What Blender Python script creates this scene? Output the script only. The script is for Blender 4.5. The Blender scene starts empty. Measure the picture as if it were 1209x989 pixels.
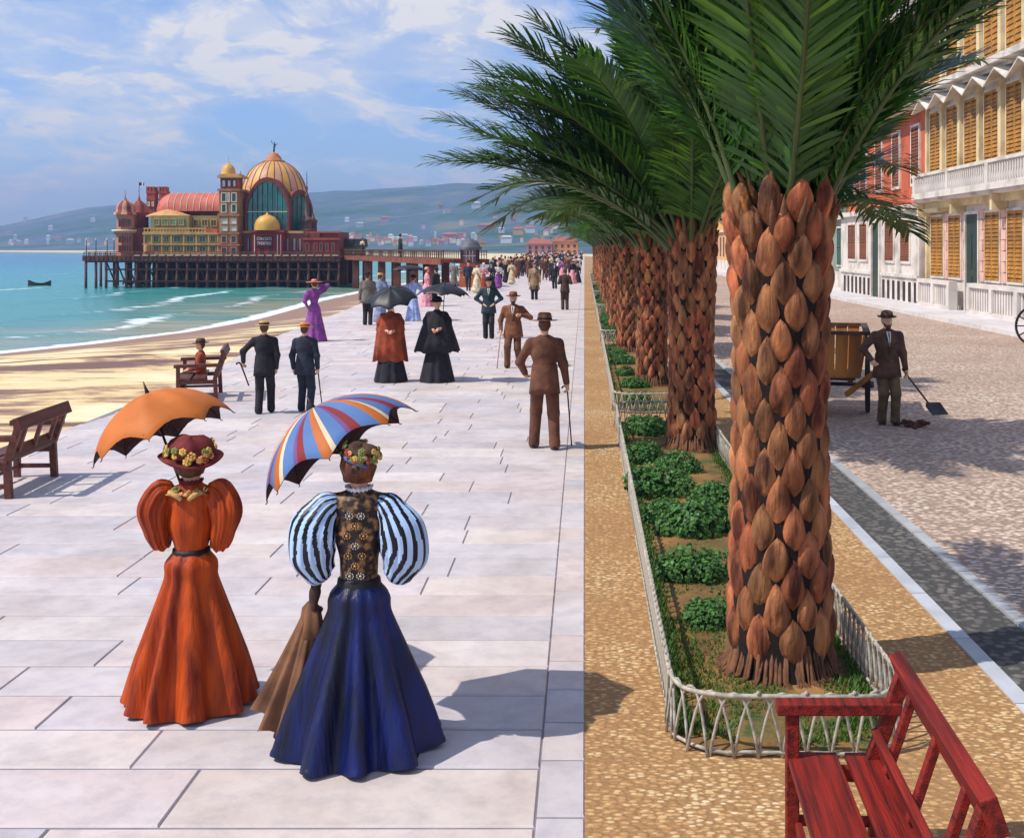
import bpy, bmesh, math, random
import numpy as np
from mathutils import Vector, Matrix, Quaternion
from mathutils.bvhtree import BVHTree
R = math.radians
PI = math.pi
random.seed(7)
rng = np.random.default_rng(7)

# ------------------------------------------------------------------ camera, sky, sun, exposure
F, CH, VX, VY = 1400.0, 2.65, 690.0, 292.0          # focal length and vanishing point measured on the 1209 x 989 picture
sc = bpy.context.scene
COL = sc.collection
cam_d = bpy.data.cameras.new('camera')
cam = bpy.data.objects.new('camera', cam_d)
COL.objects.link(cam)
cam.location = (0, 0, CH)
cam.rotation_euler = (R(90), 0, 0)
cam_d.sensor_fit = 'HORIZONTAL'
cam_d.sensor_width = 36
cam_d.lens = F / 1209 * 36
cam_d.shift_x = -(VX - 604.5) / 1209
cam_d.shift_y = -(494.5 - VY) / 1209
cam_d.clip_start = 0.1
cam_d.clip_end = 9000
sc.camera = cam

SUN_DIR = Vector((1.0, 0.34, -1.38)).normalized()    # the way the light travels
el = math.asin(-SUN_DIR.z)
w = bpy.data.worlds.new('World')
sc.world = w
w.use_nodes = True
nt = w.node_tree
nt.nodes.clear()
def N(nt, t, **k):
    n = nt.nodes.new(t)
    for a, b in k.items():
        setattr(n, a, b)
    return n
wo = N(nt, 'ShaderNodeOutputWorld')
bg = N(nt, 'ShaderNodeBackground')
bg.inputs[1].default_value = 0.12
sky = N(nt, 'ShaderNodeTexSky', sky_type='NISHITA')
sky.sun_disc = False
sky.sun_elevation = el
sky.sun_rotation = math.atan2(-SUN_DIR.x, -SUN_DIR.y)
sky.air_density = 1.0
sky.dust_density = 0.4
sky.ozone_density = 2.2
tc = N(nt, 'ShaderNodeTexCoord')
sep = N(nt, 'ShaderNodeSeparateXYZ')
nt.links.new(tc.outputs['Generated'], sep.inputs[0])
def mth(nt, op, a, b=None, c=None, clamp=False):
    n = N(nt, 'ShaderNodeMath', operation=op, use_clamp=clamp)
    for i, v in enumerate((a, b, c)):
        if v is None: continue
        if isinstance(v, (int, float)): n.inputs[i].default_value = v
        else: nt.links.new(v, n.inputs[i])
    return n.outputs[0]
den = mth(nt, 'ADD', mth(nt, 'MAXIMUM', sep.outputs[2], 0.0), 0.20)
cmb = N(nt, 'ShaderNodeCombineXYZ')
nt.links.new(mth(nt, 'DIVIDE', sep.outputs[0], den), cmb.inputs[0])
nt.links.new(mth(nt, 'MULTIPLY', mth(nt, 'DIVIDE', sep.outputs[1], den), 0.8), cmb.inputs[1])
def cloud(scale, detail, dist, lo, hi, off):
    mp = N(nt, 'ShaderNodeMapping')
    mp.inputs['Location'].default_value = off
    mp.inputs['Scale'].default_value = (1.0, 1.0, 1)
    nt.links.new(cmb.outputs[0], mp.inputs[0])
    nz = N(nt, 'ShaderNodeTexNoise')
    nz.inputs['Scale'].default_value = scale
    nz.inputs['Detail'].default_value = detail
    nz.inputs['Roughness'].default_value = 0.62
    nz.inputs['Distortion'].default_value = dist
    nt.links.new(mp.outputs[0], nz.inputs['Vector'])
    mr = N(nt, 'ShaderNodeMapRange', interpolation_type='SMOOTHSTEP')
    mr.inputs[1].default_value = lo
    mr.inputs[2].default_value = hi
    nt.links.new(nz.outputs[0], mr.inputs[0])
    return mr.outputs[0]
c1 = cloud(1.05, 10, 0.25, 0.46, 0.60, (3.7, 2.3, 0))
c2 = cloud(2.9, 10, 0.8, 0.48, 0.58, (1.2, 7.4, 0))
c3 = cloud(7.0, 7, 0.4, 0.40, 0.70, (9.2, 2.4, 0))
cc = mth(nt, 'MULTIPLY', mth(nt, 'ADD', mth(nt, 'MULTIPLY', c1, 0.75), mth(nt, 'MULTIPLY', c2, 0.75)),
         mth(nt, 'ADD', mth(nt, 'MULTIPLY', c3, 0.62), 0.46), clamp=True)
skt = N(nt, 'ShaderNodeMix', data_type='RGBA', blend_type='MULTIPLY')
skt.inputs[0].default_value = 1
nt.links.new(sky.outputs[0], skt.inputs[6])
skt.inputs[7].default_value = (.86, 1.06, 1.42, 1)
mixc = N(nt, 'ShaderNodeMix', data_type='RGBA')
nt.links.new(cc, mixc.inputs[0])
nt.links.new(skt.outputs[2], mixc.inputs[6])
mixc.inputs[7].default_value = (7.6, 7.5, 7.5, 1)
nt.links.new(mixc.outputs[2], bg.inputs[0])
nt.links.new(bg.outputs[0], wo.inputs[0])

sd = bpy.data.lights.new('sun', 'SUN')
sd.energy = 4.3
sd.angle = R(0.53)
sd.color = (1.0, 0.95, 0.87)
sun = bpy.data.objects.new('sun', sd)
COL.objects.link(sun)
sun.rotation_euler = SUN_DIR.to_track_quat('-Z', 'Y').to_euler()
sc.view_settings.view_transform = 'Standard'
sc.view_settings.look = 'None'
sc.view_settings.exposure = 0.0
sc.view_settings.gamma = 1
sc.render.engine = 'CYCLES'
sc.cycles.max_bounces = 6
sc.cycles.diffuse_bounces = 3
sc.cycles.transparent_max_bounces = 8
sc.cycles.volume_bounces = 0
sc.cycles.use_denoising = True

def gp(px, py, z=0.0):
    Y = F * (CH - z) / (py - VY)
    return Vector(((px - VX) * Y / F, Y, z))
def at(px, py, Y):
    return Vector(((px - VX) * Y / F, Y, CH - (py - VY) * Y / F))
def rgb(r, g, b):
    f = lambda c: (c / 255 / 12.92) if c / 255 <= .04045 else ((c / 255 + .055) / 1.055) ** 2.4
    return (f(r), f(g), f(b))

# ------------------------------------------------------------------ materials
MATS = {}
def mat(name, col, rough=.7, var=.18, scale=8., bump=.15, bscale=None, metal=0., col2=None, stretch=(1, 1, 1), spec=.4,
        attr=False, lo=.35, hi=.65, sheen=0., detail=6, coat=0., bdist=.01, trans=0.):
    if name in MATS: return MATS[name]
    m = bpy.data.materials.new(name)
    m.use_nodes = True
    nt = m.node_tree
    b = nt.nodes['Principled BSDF']
    t = N(nt, 'ShaderNodeTexCoord')
    mp = N(nt, 'ShaderNodeMapping')
    mp.inputs['Scale'].default_value = stretch
    nt.links.new(t.outputs['Object'], mp.inputs[0])
    nz = N(nt, 'ShaderNodeTexNoise')
    nz.inputs['Scale'].default_value = scale
    nz.inputs['Detail'].default_value = detail
    nt.links.new(mp.outputs[0], nz.inputs['Vector'])
    mr = N(nt, 'ShaderNodeMapRange')
    mr.inputs[1].default_value = lo
    mr.inputs[2].default_value = hi
    nt.links.new(nz.outputs[0], mr.inputs[0])
    mx = N(nt, 'ShaderNodeMix', data_type='RGBA')
    nt.links.new(mr.outputs[0], mx.inputs[0])
    c2 = col2 if col2 else tuple(min(1, c * (1 + var)) for c in col)
    c1 = col if col2 else tuple(c * (1 - var) for c in col)
    mx.inputs[6].default_value = (*c1, 1)
    mx.inputs[7].default_value = (*c2, 1)
    out = mx.outputs[2]
    if attr:
        at_ = N(nt, 'ShaderNodeAttribute', attribute_name='Col')
        m2 = N(nt, 'ShaderNodeMix', data_type='RGBA', blend_type='MULTIPLY')
        m2.inputs[0].default_value = 1
        nt.links.new(out, m2.inputs[6])
        nt.links.new(at_.outputs[0], m2.inputs[7])
        out = m2.outputs[2]
    nt.links.new(out, b.inputs['Base Color'])
    b.inputs['Roughness'].default_value = rough
    b.inputs['Metallic'].default_value = metal
    b.inputs['Specular IOR Level'].default_value = spec
    b.inputs['Sheen Weight'].default_value = sheen
    b.inputs['Coat Weight'].default_value = coat
    if bump:
        n2 = N(nt, 'ShaderNodeTexNoise')
        n2.inputs['Scale'].default_value = bscale or scale * 4
        n2.inputs['Detail'].default_value = 4
        nt.links.new(mp.outputs[0], n2.inputs['Vector'])
        bp = N(nt, 'ShaderNodeBump')
        bp.inputs['Strength'].default_value = bump
        bp.inputs['Distance'].default_value = bdist
        nt.links.new(n2.outputs[0], bp.inputs['Height'])
        nt.links.new(bp.outputs[0], b.inputs['Normal'])
    if trans:
        tr = N(nt, 'ShaderNodeBsdfTranslucent')
        nt.links.new(out, tr.inputs[0])
        ms = N(nt, 'ShaderNodeMixShader')
        ms.inputs[0].default_value = trans
        nt.links.new(b.outputs[0], ms.inputs[1])
        nt.links.new(tr.outputs[0], ms.inputs[2])
        nt.links.new(ms.outputs[0], nt.nodes['Material Output'].inputs[0])
    MATS[name] = m
    return m

def pebble_mat(name, cell, cols, grout, bump=.6, rough=.85, big=.6, flat=1.0):
    """rounded stones set close together: one colour per stone, dark joints, larger worn patches"""
    m = bpy.data.materials.new(name); m.use_nodes = True
    nt = m.node_tree; b = nt.nodes['Principled BSDF']
    t = N(nt, 'ShaderNodeTexCoord')
    mp = N(nt, 'ShaderNodeMapping'); mp.inputs['Scale'].default_value = (1, flat, 1)
    nt.links.new(t.outputs['Object'], mp.inputs[0])
    v = N(nt, 'ShaderNodeTexVoronoi'); v.inputs['Scale'].default_value = 1 / cell
    v.inputs['Randomness'].default_value = .85
    nt.links.new(mp.outputs[0], v.inputs['Vector'])
    s = N(nt, 'ShaderNodeSeparateColor'); nt.links.new(v.outputs['Color'], s.inputs[0])
    nz = N(nt, 'ShaderNodeTexNoise'); nz.inputs['Scale'].default_value = big; nz.inputs['Detail'].default_value = 6
    nt.links.new(t.outputs['Object'], nz.inputs['Vector'])
    f = mth(nt, 'ADD', mth(nt, 'MULTIPLY', s.outputs[0], .55), mth(nt, 'MULTIPLY', mth(nt, 'SUBTRACT', nz.outputs[0], .36), 1.7), clamp=True)
    cr = N(nt, 'ShaderNodeValToRGB')
    el_ = cr.color_ramp.elements
    for i, c in enumerate(cols):
        p = i / (len(cols) - 1)
        if i < 2: q = el_[i]; q.position = p if i == 0 else 1.0
        if i == 0: el_[0].color = (*c, 1)
        elif i == len(cols) - 1: el_[-1].color = (*c, 1)
        else:
            q = el_.new(p); q.color = (*c, 1)
    nt.links.new(f, cr.inputs[0])
    mr = N(nt, 'ShaderNodeMapRange', interpolation_type='SMOOTHSTEP'); mr.inputs[1].default_value = .56; mr.inputs[2].default_value = .34
    wn = N(nt, 'ShaderNodeTexNoise'); wn.inputs['Scale'].default_value = 1.4 / cell; wn.inputs['Detail'].default_value = 3; nt.links.new(mp.outputs[0], wn.inputs['Vector'])
    rd_ = mth(nt, 'ADD', v.outputs['Distance'], mth(nt, 'MULTIPLY', mth(nt, 'SUBTRACT', wn.outputs[0], .5), .35))
    nt.links.new(rd_, mr.inputs[0])
    mx = N(nt, 'ShaderNodeMix', data_type='RGBA'); nt.links.new(mr.outputs[0], mx.inputs[0])
    mx.inputs[6].default_value = (*grout, 1); nt.links.new(cr.outputs[0], mx.inputs[7])
    nt.links.new(mx.outputs[2], b.inputs['Base Color'])
    b.inputs['Roughness'].default_value = rough
    b.inputs['Specular IOR Level'].default_value = .25
    h = mth(nt, 'SUBTRACT', 1.0, mth(nt, 'MULTIPLY', rd_, rd_))
    bp = N(nt, 'ShaderNodeBump'); bp.inputs['Strength'].default_value = bump; bp.inputs['Distance'].default_value = cell * .5
    nt.links.new(h, bp.inputs['Height']); nt.links.new(bp.outputs[0], b.inputs['Normal'])
    return m

# ------------------------------------------------------------------ mesh helpers
class MB:
    def __init__(s): s.v = []; s.f = []; s.m = []; s.sm = []; s.c = []
    def add(s, vs, fs, mi=0, smooth=False, col=None, M=None):
        o = len(s.v)
        if M is not None: vs = [M @ Vector(v) for v in vs]
        s.v += [tuple(v) for v in vs]
        for i, f in enumerate(fs):
            s.f.append(tuple(o + k for k in f))
            s.m.append(mi if isinstance(mi, int) else mi[i])
            s.sm.append(smooth)
            s.c.append(col if col is not None else (1, 1, 1))
        return s
    def box(s, c, d, mi=0, rz=0, M=None, col=None, taper=1.0):
        x, y, z = d[0] / 2, d[1] / 2, d[2] / 2
        vs = []
        for sx, sy, sz in ((-1,-1,-1),(1,-1,-1),(1,1,-1),(-1,1,-1),(-1,-1,1),(1,-1,1),(1,1,1),(-1,1,1)):
            t = taper if sz > 0 else 1
            p = Vector((sx * x * t, sy * y * t, sz * z))
            if rz: p.rotate(Matrix.Rotation(rz, 3, 'Z'))
            vs.append(p + Vector(c))
        return s.add(vs, [(0,3,2,1),(4,5,6,7),(0,1,5,4),(1,2,6,5),(2,3,7,6),(3,0,4,7)], mi, False, col, M)
    def beam(s, a, b, wd, ht, mi=0, up=(0, 0, 1), M=None):
        a, b = Vector(a), Vector(b); d = (b - a); L = d.length; d.normalize()
        x = d.cross(Vector(up))
        if x.length < 1e-4: x = Vector((1, 0, 0))
        x.normalize(); u = x.cross(d)
        vs = [p + x * sx * wd / 2 + u * su * ht / 2 for p in (a, b) for sx, su in ((-1,-1),(1,-1),(1,1),(-1,1))]
        return s.add(vs, [(0,1,2,3),(7,6,5,4),(0,4,5,1),(1,5,6,2),(2,6,7,3),(3,7,4,0)], mi, False, None, M)
    def tube(s, pts, rad, n=8, mi=0, cap=True, smooth=True, M=None, col=None):
        pts = [Vector(p) for p in pts]
        if not hasattr(rad, '__len__'): rad = [rad] * len(pts)
        vs = []; pu = None
        for i, p in enumerate(pts):
            d = (pts[min(i + 1, len(pts) - 1)] - pts[max(i - 1, 0)]).normalized()
            if pu is None:
                pu = d.cross(Vector((0, 0, 1)))
                if pu.length < .05: pu = d.cross(Vector((1, 0, 0)))
            u = (pu - d * pu.dot(d)).normalized(); pu = u
            v = d.cross(u)
            for k in range(n):
                a = 2 * PI * k / n
                vs.append(p + (u * math.cos(a) + v * math.sin(a)) * rad[i])
        fs = [(i*n+k, i*n+(k+1) % n, (i+1)*n+(k+1) % n, (i+1)*n+k) for i in range(len(pts)-1) for k in range(n)]
        if cap: fs += [tuple(range(n))[::-1], tuple((len(pts)-1)*n+k for k in range(n))]
        return s.add(vs, fs, mi, smooth, col, M)
    def lathe(s, prof, n=24, mi=0, c=(0, 0, 0), fn=None, smooth=True, M=None, mfn=None, a0=0, a1=2*PI, cap=False, sx=1, sy=1):
        """prof: (r, z). fn(theta, r, z, i) -> (r, z)"""
        vs = []; full = abs(a1 - a0 - 2 * PI) < 1e-6; m = n if full else n + 1
        for i, (r, z) in enumerate(prof):
            for k in range(m):
                th = a0 + (a1 - a0) * k / n
                rr, zz = (fn(th, r, z, i) if fn else (r, z))
                vs.append((c[0] + rr * math.cos(th) * sx, c[1] + rr * math.sin(th) * sy, c[2] + zz))
        fs = []; ms = []
        for i in range(len(prof) - 1):
            for k in range(n):
                k2 = (k + 1) % m
                fs.append((i*m+k, i*m+k2, (i+1)*m+k2, (i+1)*m+k)); ms.append(mfn(i, k) if mfn else mi)
        if cap:
            fs.append(tuple(range(m))[::-1]); ms.append(mi); fs.append(tuple((len(prof)-1)*m+k for k in range(m))); ms.append(mi)
        return s.add(vs, fs, ms, smooth, None, M)
    def prism(s, out, M, depth, mi=0, smooth=False):
        """outline in local xy extruded along local z by depth"""
        n = len(out)
        vs = [(x, y, 0) for x, y in out] + [(x, y, depth) for x, y in out]
        fs = [tuple(range(n))[::-1], tuple(range(n, 2*n))] + [(i, (i+1) % n, n+(i+1) % n, n+i) for i in range(n)]
        return s.add(vs, fs, mi, smooth, None, M)
    def ell(s, c, r, mi=0, n=10, m=7, M=None, col=None):
        prof = [(math.sin(PI * i / m), -math.cos(PI * i / m)) for i in range(m + 1)]
        vs = []
        for a, z in prof:
            for k in range(n):
                vs.append((c[0] + r[0]*a*math.cos(2*PI*k/n), c[1] + r[1]*a*math.sin(2*PI*k/n), c[2] + r[2]*z))
        fs = [(i*n+k, i*n+(k+1) % n, (i+1)*n+(k+1) % n, (i+1)*n+k) for i in range(m) for k in range(n)]
        return s.add(vs, fs, mi, True, col, M)
    def mesh(s, name, mats):
        me = bpy.data.meshes.new(name)
        me.from_pydata(s.v, [], s.f)
        for m in (mats if isinstance(mats, (list, tuple)) else [mats]): me.materials.append(m)
        me.polygons.foreach_set('material_index', s.m)
        me.polygons.foreach_set('use_smooth', s.sm)
        if any(c != (1, 1, 1) for c in s.c):
            ca = me.color_attributes.new('Col', 'FLOAT_COLOR', 'CORNER')
            buf = []
            for f, c in zip(s.f, s.c): buf += [c[0], c[1], c[2], 1.0] * len(f)
            ca.data.foreach_set('color', buf)
        me.validate(); me.update()
        return me
    def build(s, name, mats, parent=None, loc=(0, 0, 0), rz=0):
        return link(name, s.mesh(name, mats), parent, loc, rz)
def link(name, data, parent=None, loc=(0, 0, 0), rz=0):
    o = bpy.data.objects.new(name, data)
    COL.objects.link(o)
    o.location = loc; o.rotation_euler = (0, 0, rz)
    if parent is not None: o.parent = parent
    return o
def tag(o, label=None, cat=None, group=None, kind=None):
    for k, v in (('label', label), ('category', cat), ('group', group), ('kind', kind)):
        if v: o[k] = v
    return o
def thing(name, label, cat, loc=(0, 0, 0), rz=0, group=None):
    o = link(name, None, None, loc, rz)
    o.empty_display_size = .2
    return tag(o, label, cat, group)
def copy_tree(o, kids, label=None, loc=None, rz=None, scale=None):
    c = o.copy(); COL.objects.link(c)
    if label: c['label'] = label
    if loc is not None: c.location = loc
    if rz is not None: c.rotation_euler = (0, 0, rz)
    if scale is not None: c.scale = (scale,) * 3
    def rec(src, dst):
        for ch in kids.get(src.name, []):
            d = ch.copy(); COL.objects.link(d); d.parent = dst; rec(ch, d)
    rec(o, c)
    return c
def kidmap():
    k = {}
    for o in bpy.data.objects:
        if o.parent: k.setdefault(o.parent.name, []).append(o)
    return k

# ------------------------------------------------------------------ one continuous surface round a set of tapered limbs
def surface(prims, vox, k=.03):
    """prims: ('c', a, b, ra, rb, mat) tapered capsules or ('e', centre, radii, mat[, rotation matrix]) ellipsoids.
    Evaluates their smooth union on a grid and returns verts, quads, material index per quad."""
    def bound(p):
        if p[0] == 'c':
            a, b = np.array(p[1]), np.array(p[2]); r = max(p[3], p[4])
            return np.minimum(a, b) - r, np.maximum(a, b) + r
        r = max(p[2]) if len(p) > 4 else np.array(p[2])
        return np.array(p[1]) - r, np.array(p[1]) + r
    lo = np.min([bound(p)[0] for p in prims], 0) - 3 * vox - k * .3
    hi = np.max([bound(p)[1] for p in prims], 0) + 3 * vox + k * .3
    n = np.ceil((hi - lo) / vox).astype(int) + 1
    ax = [lo[i] + np.arange(n[i]) * vox for i in range(3)]
    def dist(p, X, Y, Z):
        if p[0] == 'c':
            a, b = np.array(p[1], float), np.array(p[2], float); d = b - a; L = max(1e-9, d @ d)
            t = np.clip(((X - a[0]) * d[0] + (Y - a[1]) * d[1] + (Z - a[2]) * d[2]) / L, 0, 1)
            return np.sqrt((X - a[0] - t*d[0])**2 + (Y - a[1] - t*d[1])**2 + (Z - a[2] - t*d[2])**2) - (p[3] + (p[4]-p[3]) * t)
        c = p[1]; x, y, z = X - c[0], Y - c[1], Z - c[2]
        if len(p) > 4:
            m = np.array(p[4].transposed() if hasattr(p[4], 'transposed') else p[4])
            x, y, z = m[0][0]*x+m[0][1]*y+m[0][2]*z, m[1][0]*x+m[1][1]*y+m[1][2]*z, m[2][0]*x+m[2][1]*y+m[2][2]*z
        r = p[2]
        k0 = np.sqrt((x/r[0])**2 + (y/r[1])**2 + (z/r[2])**2) + 1e-9
        k1 = np.sqrt((x/r[0]**2)**2 + (y/r[1]**2)**2 + (z/r[2]**2)**2) + 1e-9
        return k0 * (k0 - 1) / k1
    D = np.full(n, 1.0, np.float32)
    for p in prims:
        bl, bh = bound(p)
        i0 = np.maximum(((bl - k - 3*vox - lo) / vox).astype(int), 0); i1 = np.minimum(((bh + k + 3*vox - lo) / vox).astype(int) + 2, n)
        X, Y, Z = np.meshgrid(ax[0][i0[0]:i1[0]], ax[1][i0[1]:i1[1]], ax[2][i0[2]:i1[2]], indexing='ij', sparse=True)
        d = dist(p, X, Y, Z)
        sl = (slice(i0[0], i1[0]), slice(i0[1], i1[1]), slice(i0[2], i1[2]))
        c = D[sl]; kk = min(k, 2.2 * (min(p[3], p[4]) if p[0] == 'c' else min(p[2])))
        h = np.maximum(kk - np.abs(c - d), 0) / kk
        D[sl] = np.minimum(c, d) - h * h * kk * .25
    S = D < 0
    cs = [D[a:n[0]-1+a, b:n[1]-1+b, c:n[2]-1+c] for a in (0, 1) for b in (0, 1) for c in (0, 1)]
    ss = [c < 0 for c in cs]
    anyp = np.logical_or.reduce(ss); allp = np.logical_and.reduce(ss)
    cell = anyp & ~allp
    idx = -np.ones(cell.shape, int); ii = np.argwhere(cell); idx[cell] = np.arange(len(ii))
    vals = [c[cell] for c in cs]
    offs = [(a, b, c) for a in (0, 1) for b in (0, 1) for c in (0, 1)]
    acc = np.zeros((len(ii), 3)); cnt = np.zeros(len(ii))
    for i in range(8):
        for j in range(i + 1, 8):
            if sum(abs(offs[i][q] - offs[j][q]) for q in range(3)) != 1: continue
            m = (vals[i] < 0) != (vals[j] < 0)
            t = np.where(m, vals[i] / np.where(m, vals[i] - vals[j], 1), 0)
            P = np.array(offs[i])[None] + t[:, None] * (np.array(offs[j]) - np.array(offs[i]))[None]
            acc += P * m[:, None]; cnt += m
    V = lo + (ii + acc / cnt[:, None]) * vox
    quads = []
    for axis in range(3):
        u, v = [(1, 2), (2, 0), (0, 1)][axis]
        s0 = [slice(None)] * 3; s1 = [slice(None)] * 3
        s0[axis] = slice(0, -1); s1[axis] = slice(1, None)
        ch = S[tuple(s0)] != S[tuple(s1)]
        e = np.argwhere(ch); ins = S[tuple(s0)][ch]
        def g(du, dv):
            q = e.copy(); q[:, u] += du; q[:, v] += dv
            return idx[q[:, 0], q[:, 1], q[:, 2]]
        Q = np.stack([g(-1, -1), g(0, -1), g(0, 0), g(-1, 0)], 1)
        Q[~ins] = Q[~ins][:, ::-1]
        quads.append(Q)
    Q = np.concatenate(quads)
    C = V[Q].mean(1)
    best = np.full(len(C), 1e9); mi = np.zeros(len(C), int)
    for p in prims:
        d = dist(p, C[:, 0], C[:, 1], C[:, 2]); m = d < best
        best[m] = d[m]; mi[m] = p[5] if p[0] == 'c' else p[3]
    return V, Q, mi
def sdf_mesh(name, prims, vox, mats, k=.03):
    V, Q, mi = surface(prims, vox, k)
    me = bpy.data.meshes.new(name)
    me.from_pydata(V.tolist(), [], Q.tolist())
    for m in (mats if isinstance(mats, (list, tuple)) else [mats]): me.materials.append(m)
    me.polygons.foreach_set('material_index', mi.astype(np.int32))
    me.polygons.foreach_set('use_smooth', np.ones(len(Q), bool))
    me.update()
    return me
# ------------------------------------------------------------------ coast line, terrain, sea
SHORE = [(-60, 2), (-40, 16), (-30, 28), (-21.5, 42), (-19.6, 47), (-18.0, 54), (-17.4, 63), (-18.6, 84), (-19.0, 101), (-18.6, 122), (-17.5, 158),
         (-15.5, 224), (-20, 330), (-38, 415), (-95, 490), (-212, 674), (-483, 980), (-900, 1230), (-1800, 1500), (-4000, 1800)]
SH = np.array(SHORE, float)
def shore_d(X, Y):
    """signed distance to the coast line, positive on land (east and north of it)"""
    best = np.full(X.shape, 1e9); sgn = np.ones(X.shape)
    for a, b in zip(SH[:-1], SH[1:]):
        d = b - a; t = np.clip(((X - a[0]) * d[0] + (Y - a[1]) * d[1]) / (d @ d), 0, 1)
        px, py = X - a[0] - t * d[0], Y - a[1] - t * d[1]
        dd = np.hypot(px, py); m = dd < best
        cr = d[0] * py - d[1] * px
        best = np.where(m, dd, best); sgn = np.where(m, np.where(cr < 0, 1, -1), sgn)
    return best * sgn
def vnoise(X, Y, seed=0):
    X = np.asarray(X, float); Y = np.asarray(Y, float)
    xi, yi = np.floor(X).astype(np.int64), np.floor(Y).astype(np.int64); fx, fy = X - xi, Y - yi
    fx = fx * fx * (3 - 2 * fx); fy = fy * fy * (3 - 2 * fy)
    def h(a, b):
        n = (a * 374761393 + b * 668265263 + seed * 1442695041) & 0x7fffffff
        n = ((n ^ (n >> 13)) * 1274126177) & 0x7fffffff
        return ((n ^ (n >> 16)) & 0xffff) / 65535.0
    return (h(xi, yi) * (1-fx) + h(xi+1, yi) * fx) * (1-fy) + (h(xi, yi+1) * (1-fx) + h(xi+1, yi+1) * fx) * fy
def fbm(X, Y, o=5, seed=0):
    s = 0; a = .5
    for i in range(o):
        s = s + a * vnoise(X * 2**i + 13.7*i, Y * 2**i + 7.1*i, seed + i); a *= .5
    return s
def edge_x(Y):
    return np.interp(Y, [-30, 0, 15.4, 18.5, 27, 36, 49, 57, 80, 112, 160, 230, 340], [-7.5, -7.55, -7.7, -7.45, -8.2, -9.2, -10.0, -10.6, -11.0, -10.4, -9.5, -9, -9])
PXH = ([-1.6, -.8, -.493, -.464, -.42, -.36, -.28, -.21, -.107, -.03, .05, .2, .5, 1.2], [10, 26, 34, 44, 57, 65, 73, 80, 83, 74, 66, 74, 60, 40])
def land_h(X, Y):
    d = shore_d(X, Y)
    near = np.clip(-1.2 + .078 * d, -5, -.03)
    az = X / np.maximum(Y, 50)
    amp = np.interp(az, *PXH) * 2200 / 1400
    t = np.clip((d - 70) / 1150, 0, 1); t = t * t * (3 - 2 * t)
    t2 = np.clip((Y - 480) / 1500, 0, 1); t2 = t2 * t2 * (3 - 2 * t2)
    tt = np.minimum(t, np.maximum(t2, t * .5))
    n = fbm(X / 420, Y / 420, 6, 3); n2 = fbm(X / 110, Y / 110, 4, 9)
    h = amp * tt * (.80 + .42 * n * (1 - tt * .55)) + n2 * 14 * np.clip(tt * 4, 0, 1) * (1 - tt)
    h = np.where(Y > 2350, h * np.clip(1 - (Y - 2350) / 1200, .2, 1), h)
    return np.where(d > 60, near + np.maximum(h, 0) * np.clip((d - 60) / 60, 0, 1), near)
def grid_mesh(name, XX, YY, ZZ, m, attrs=None):
    r, c = XX.shape
    V = np.stack([XX, YY, ZZ], -1).reshape(-1, 3)
    i = np.arange((r-1) * (c-1)); a = (i // (c-1)) * c + i % (c-1)
    Q = np.stack([a, a + 1, a + c + 1, a + c], 1)
    e1 = V[Q[0, 1]] - V[Q[0, 0]]; e2 = V[Q[0, 3]] - V[Q[0, 0]]
    if np.cross(e1, e2)[2] < 0: Q = Q[:, ::-1]
    me = bpy.data.meshes.new(name)
    me.from_pydata(V.tolist(), [], Q.tolist())
    me.materials.append(m)
    me.polygons.foreach_set('use_smooth', np.ones(len(Q), bool))
    for k, arr in (attrs or {}).items():
        at_ = me.attributes.new(k, 'FLOAT', 'POINT'); at_.data.foreach_set('value', arr.reshape(-1).astype(np.float32))
    me.update()
    return link(name, me)

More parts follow.
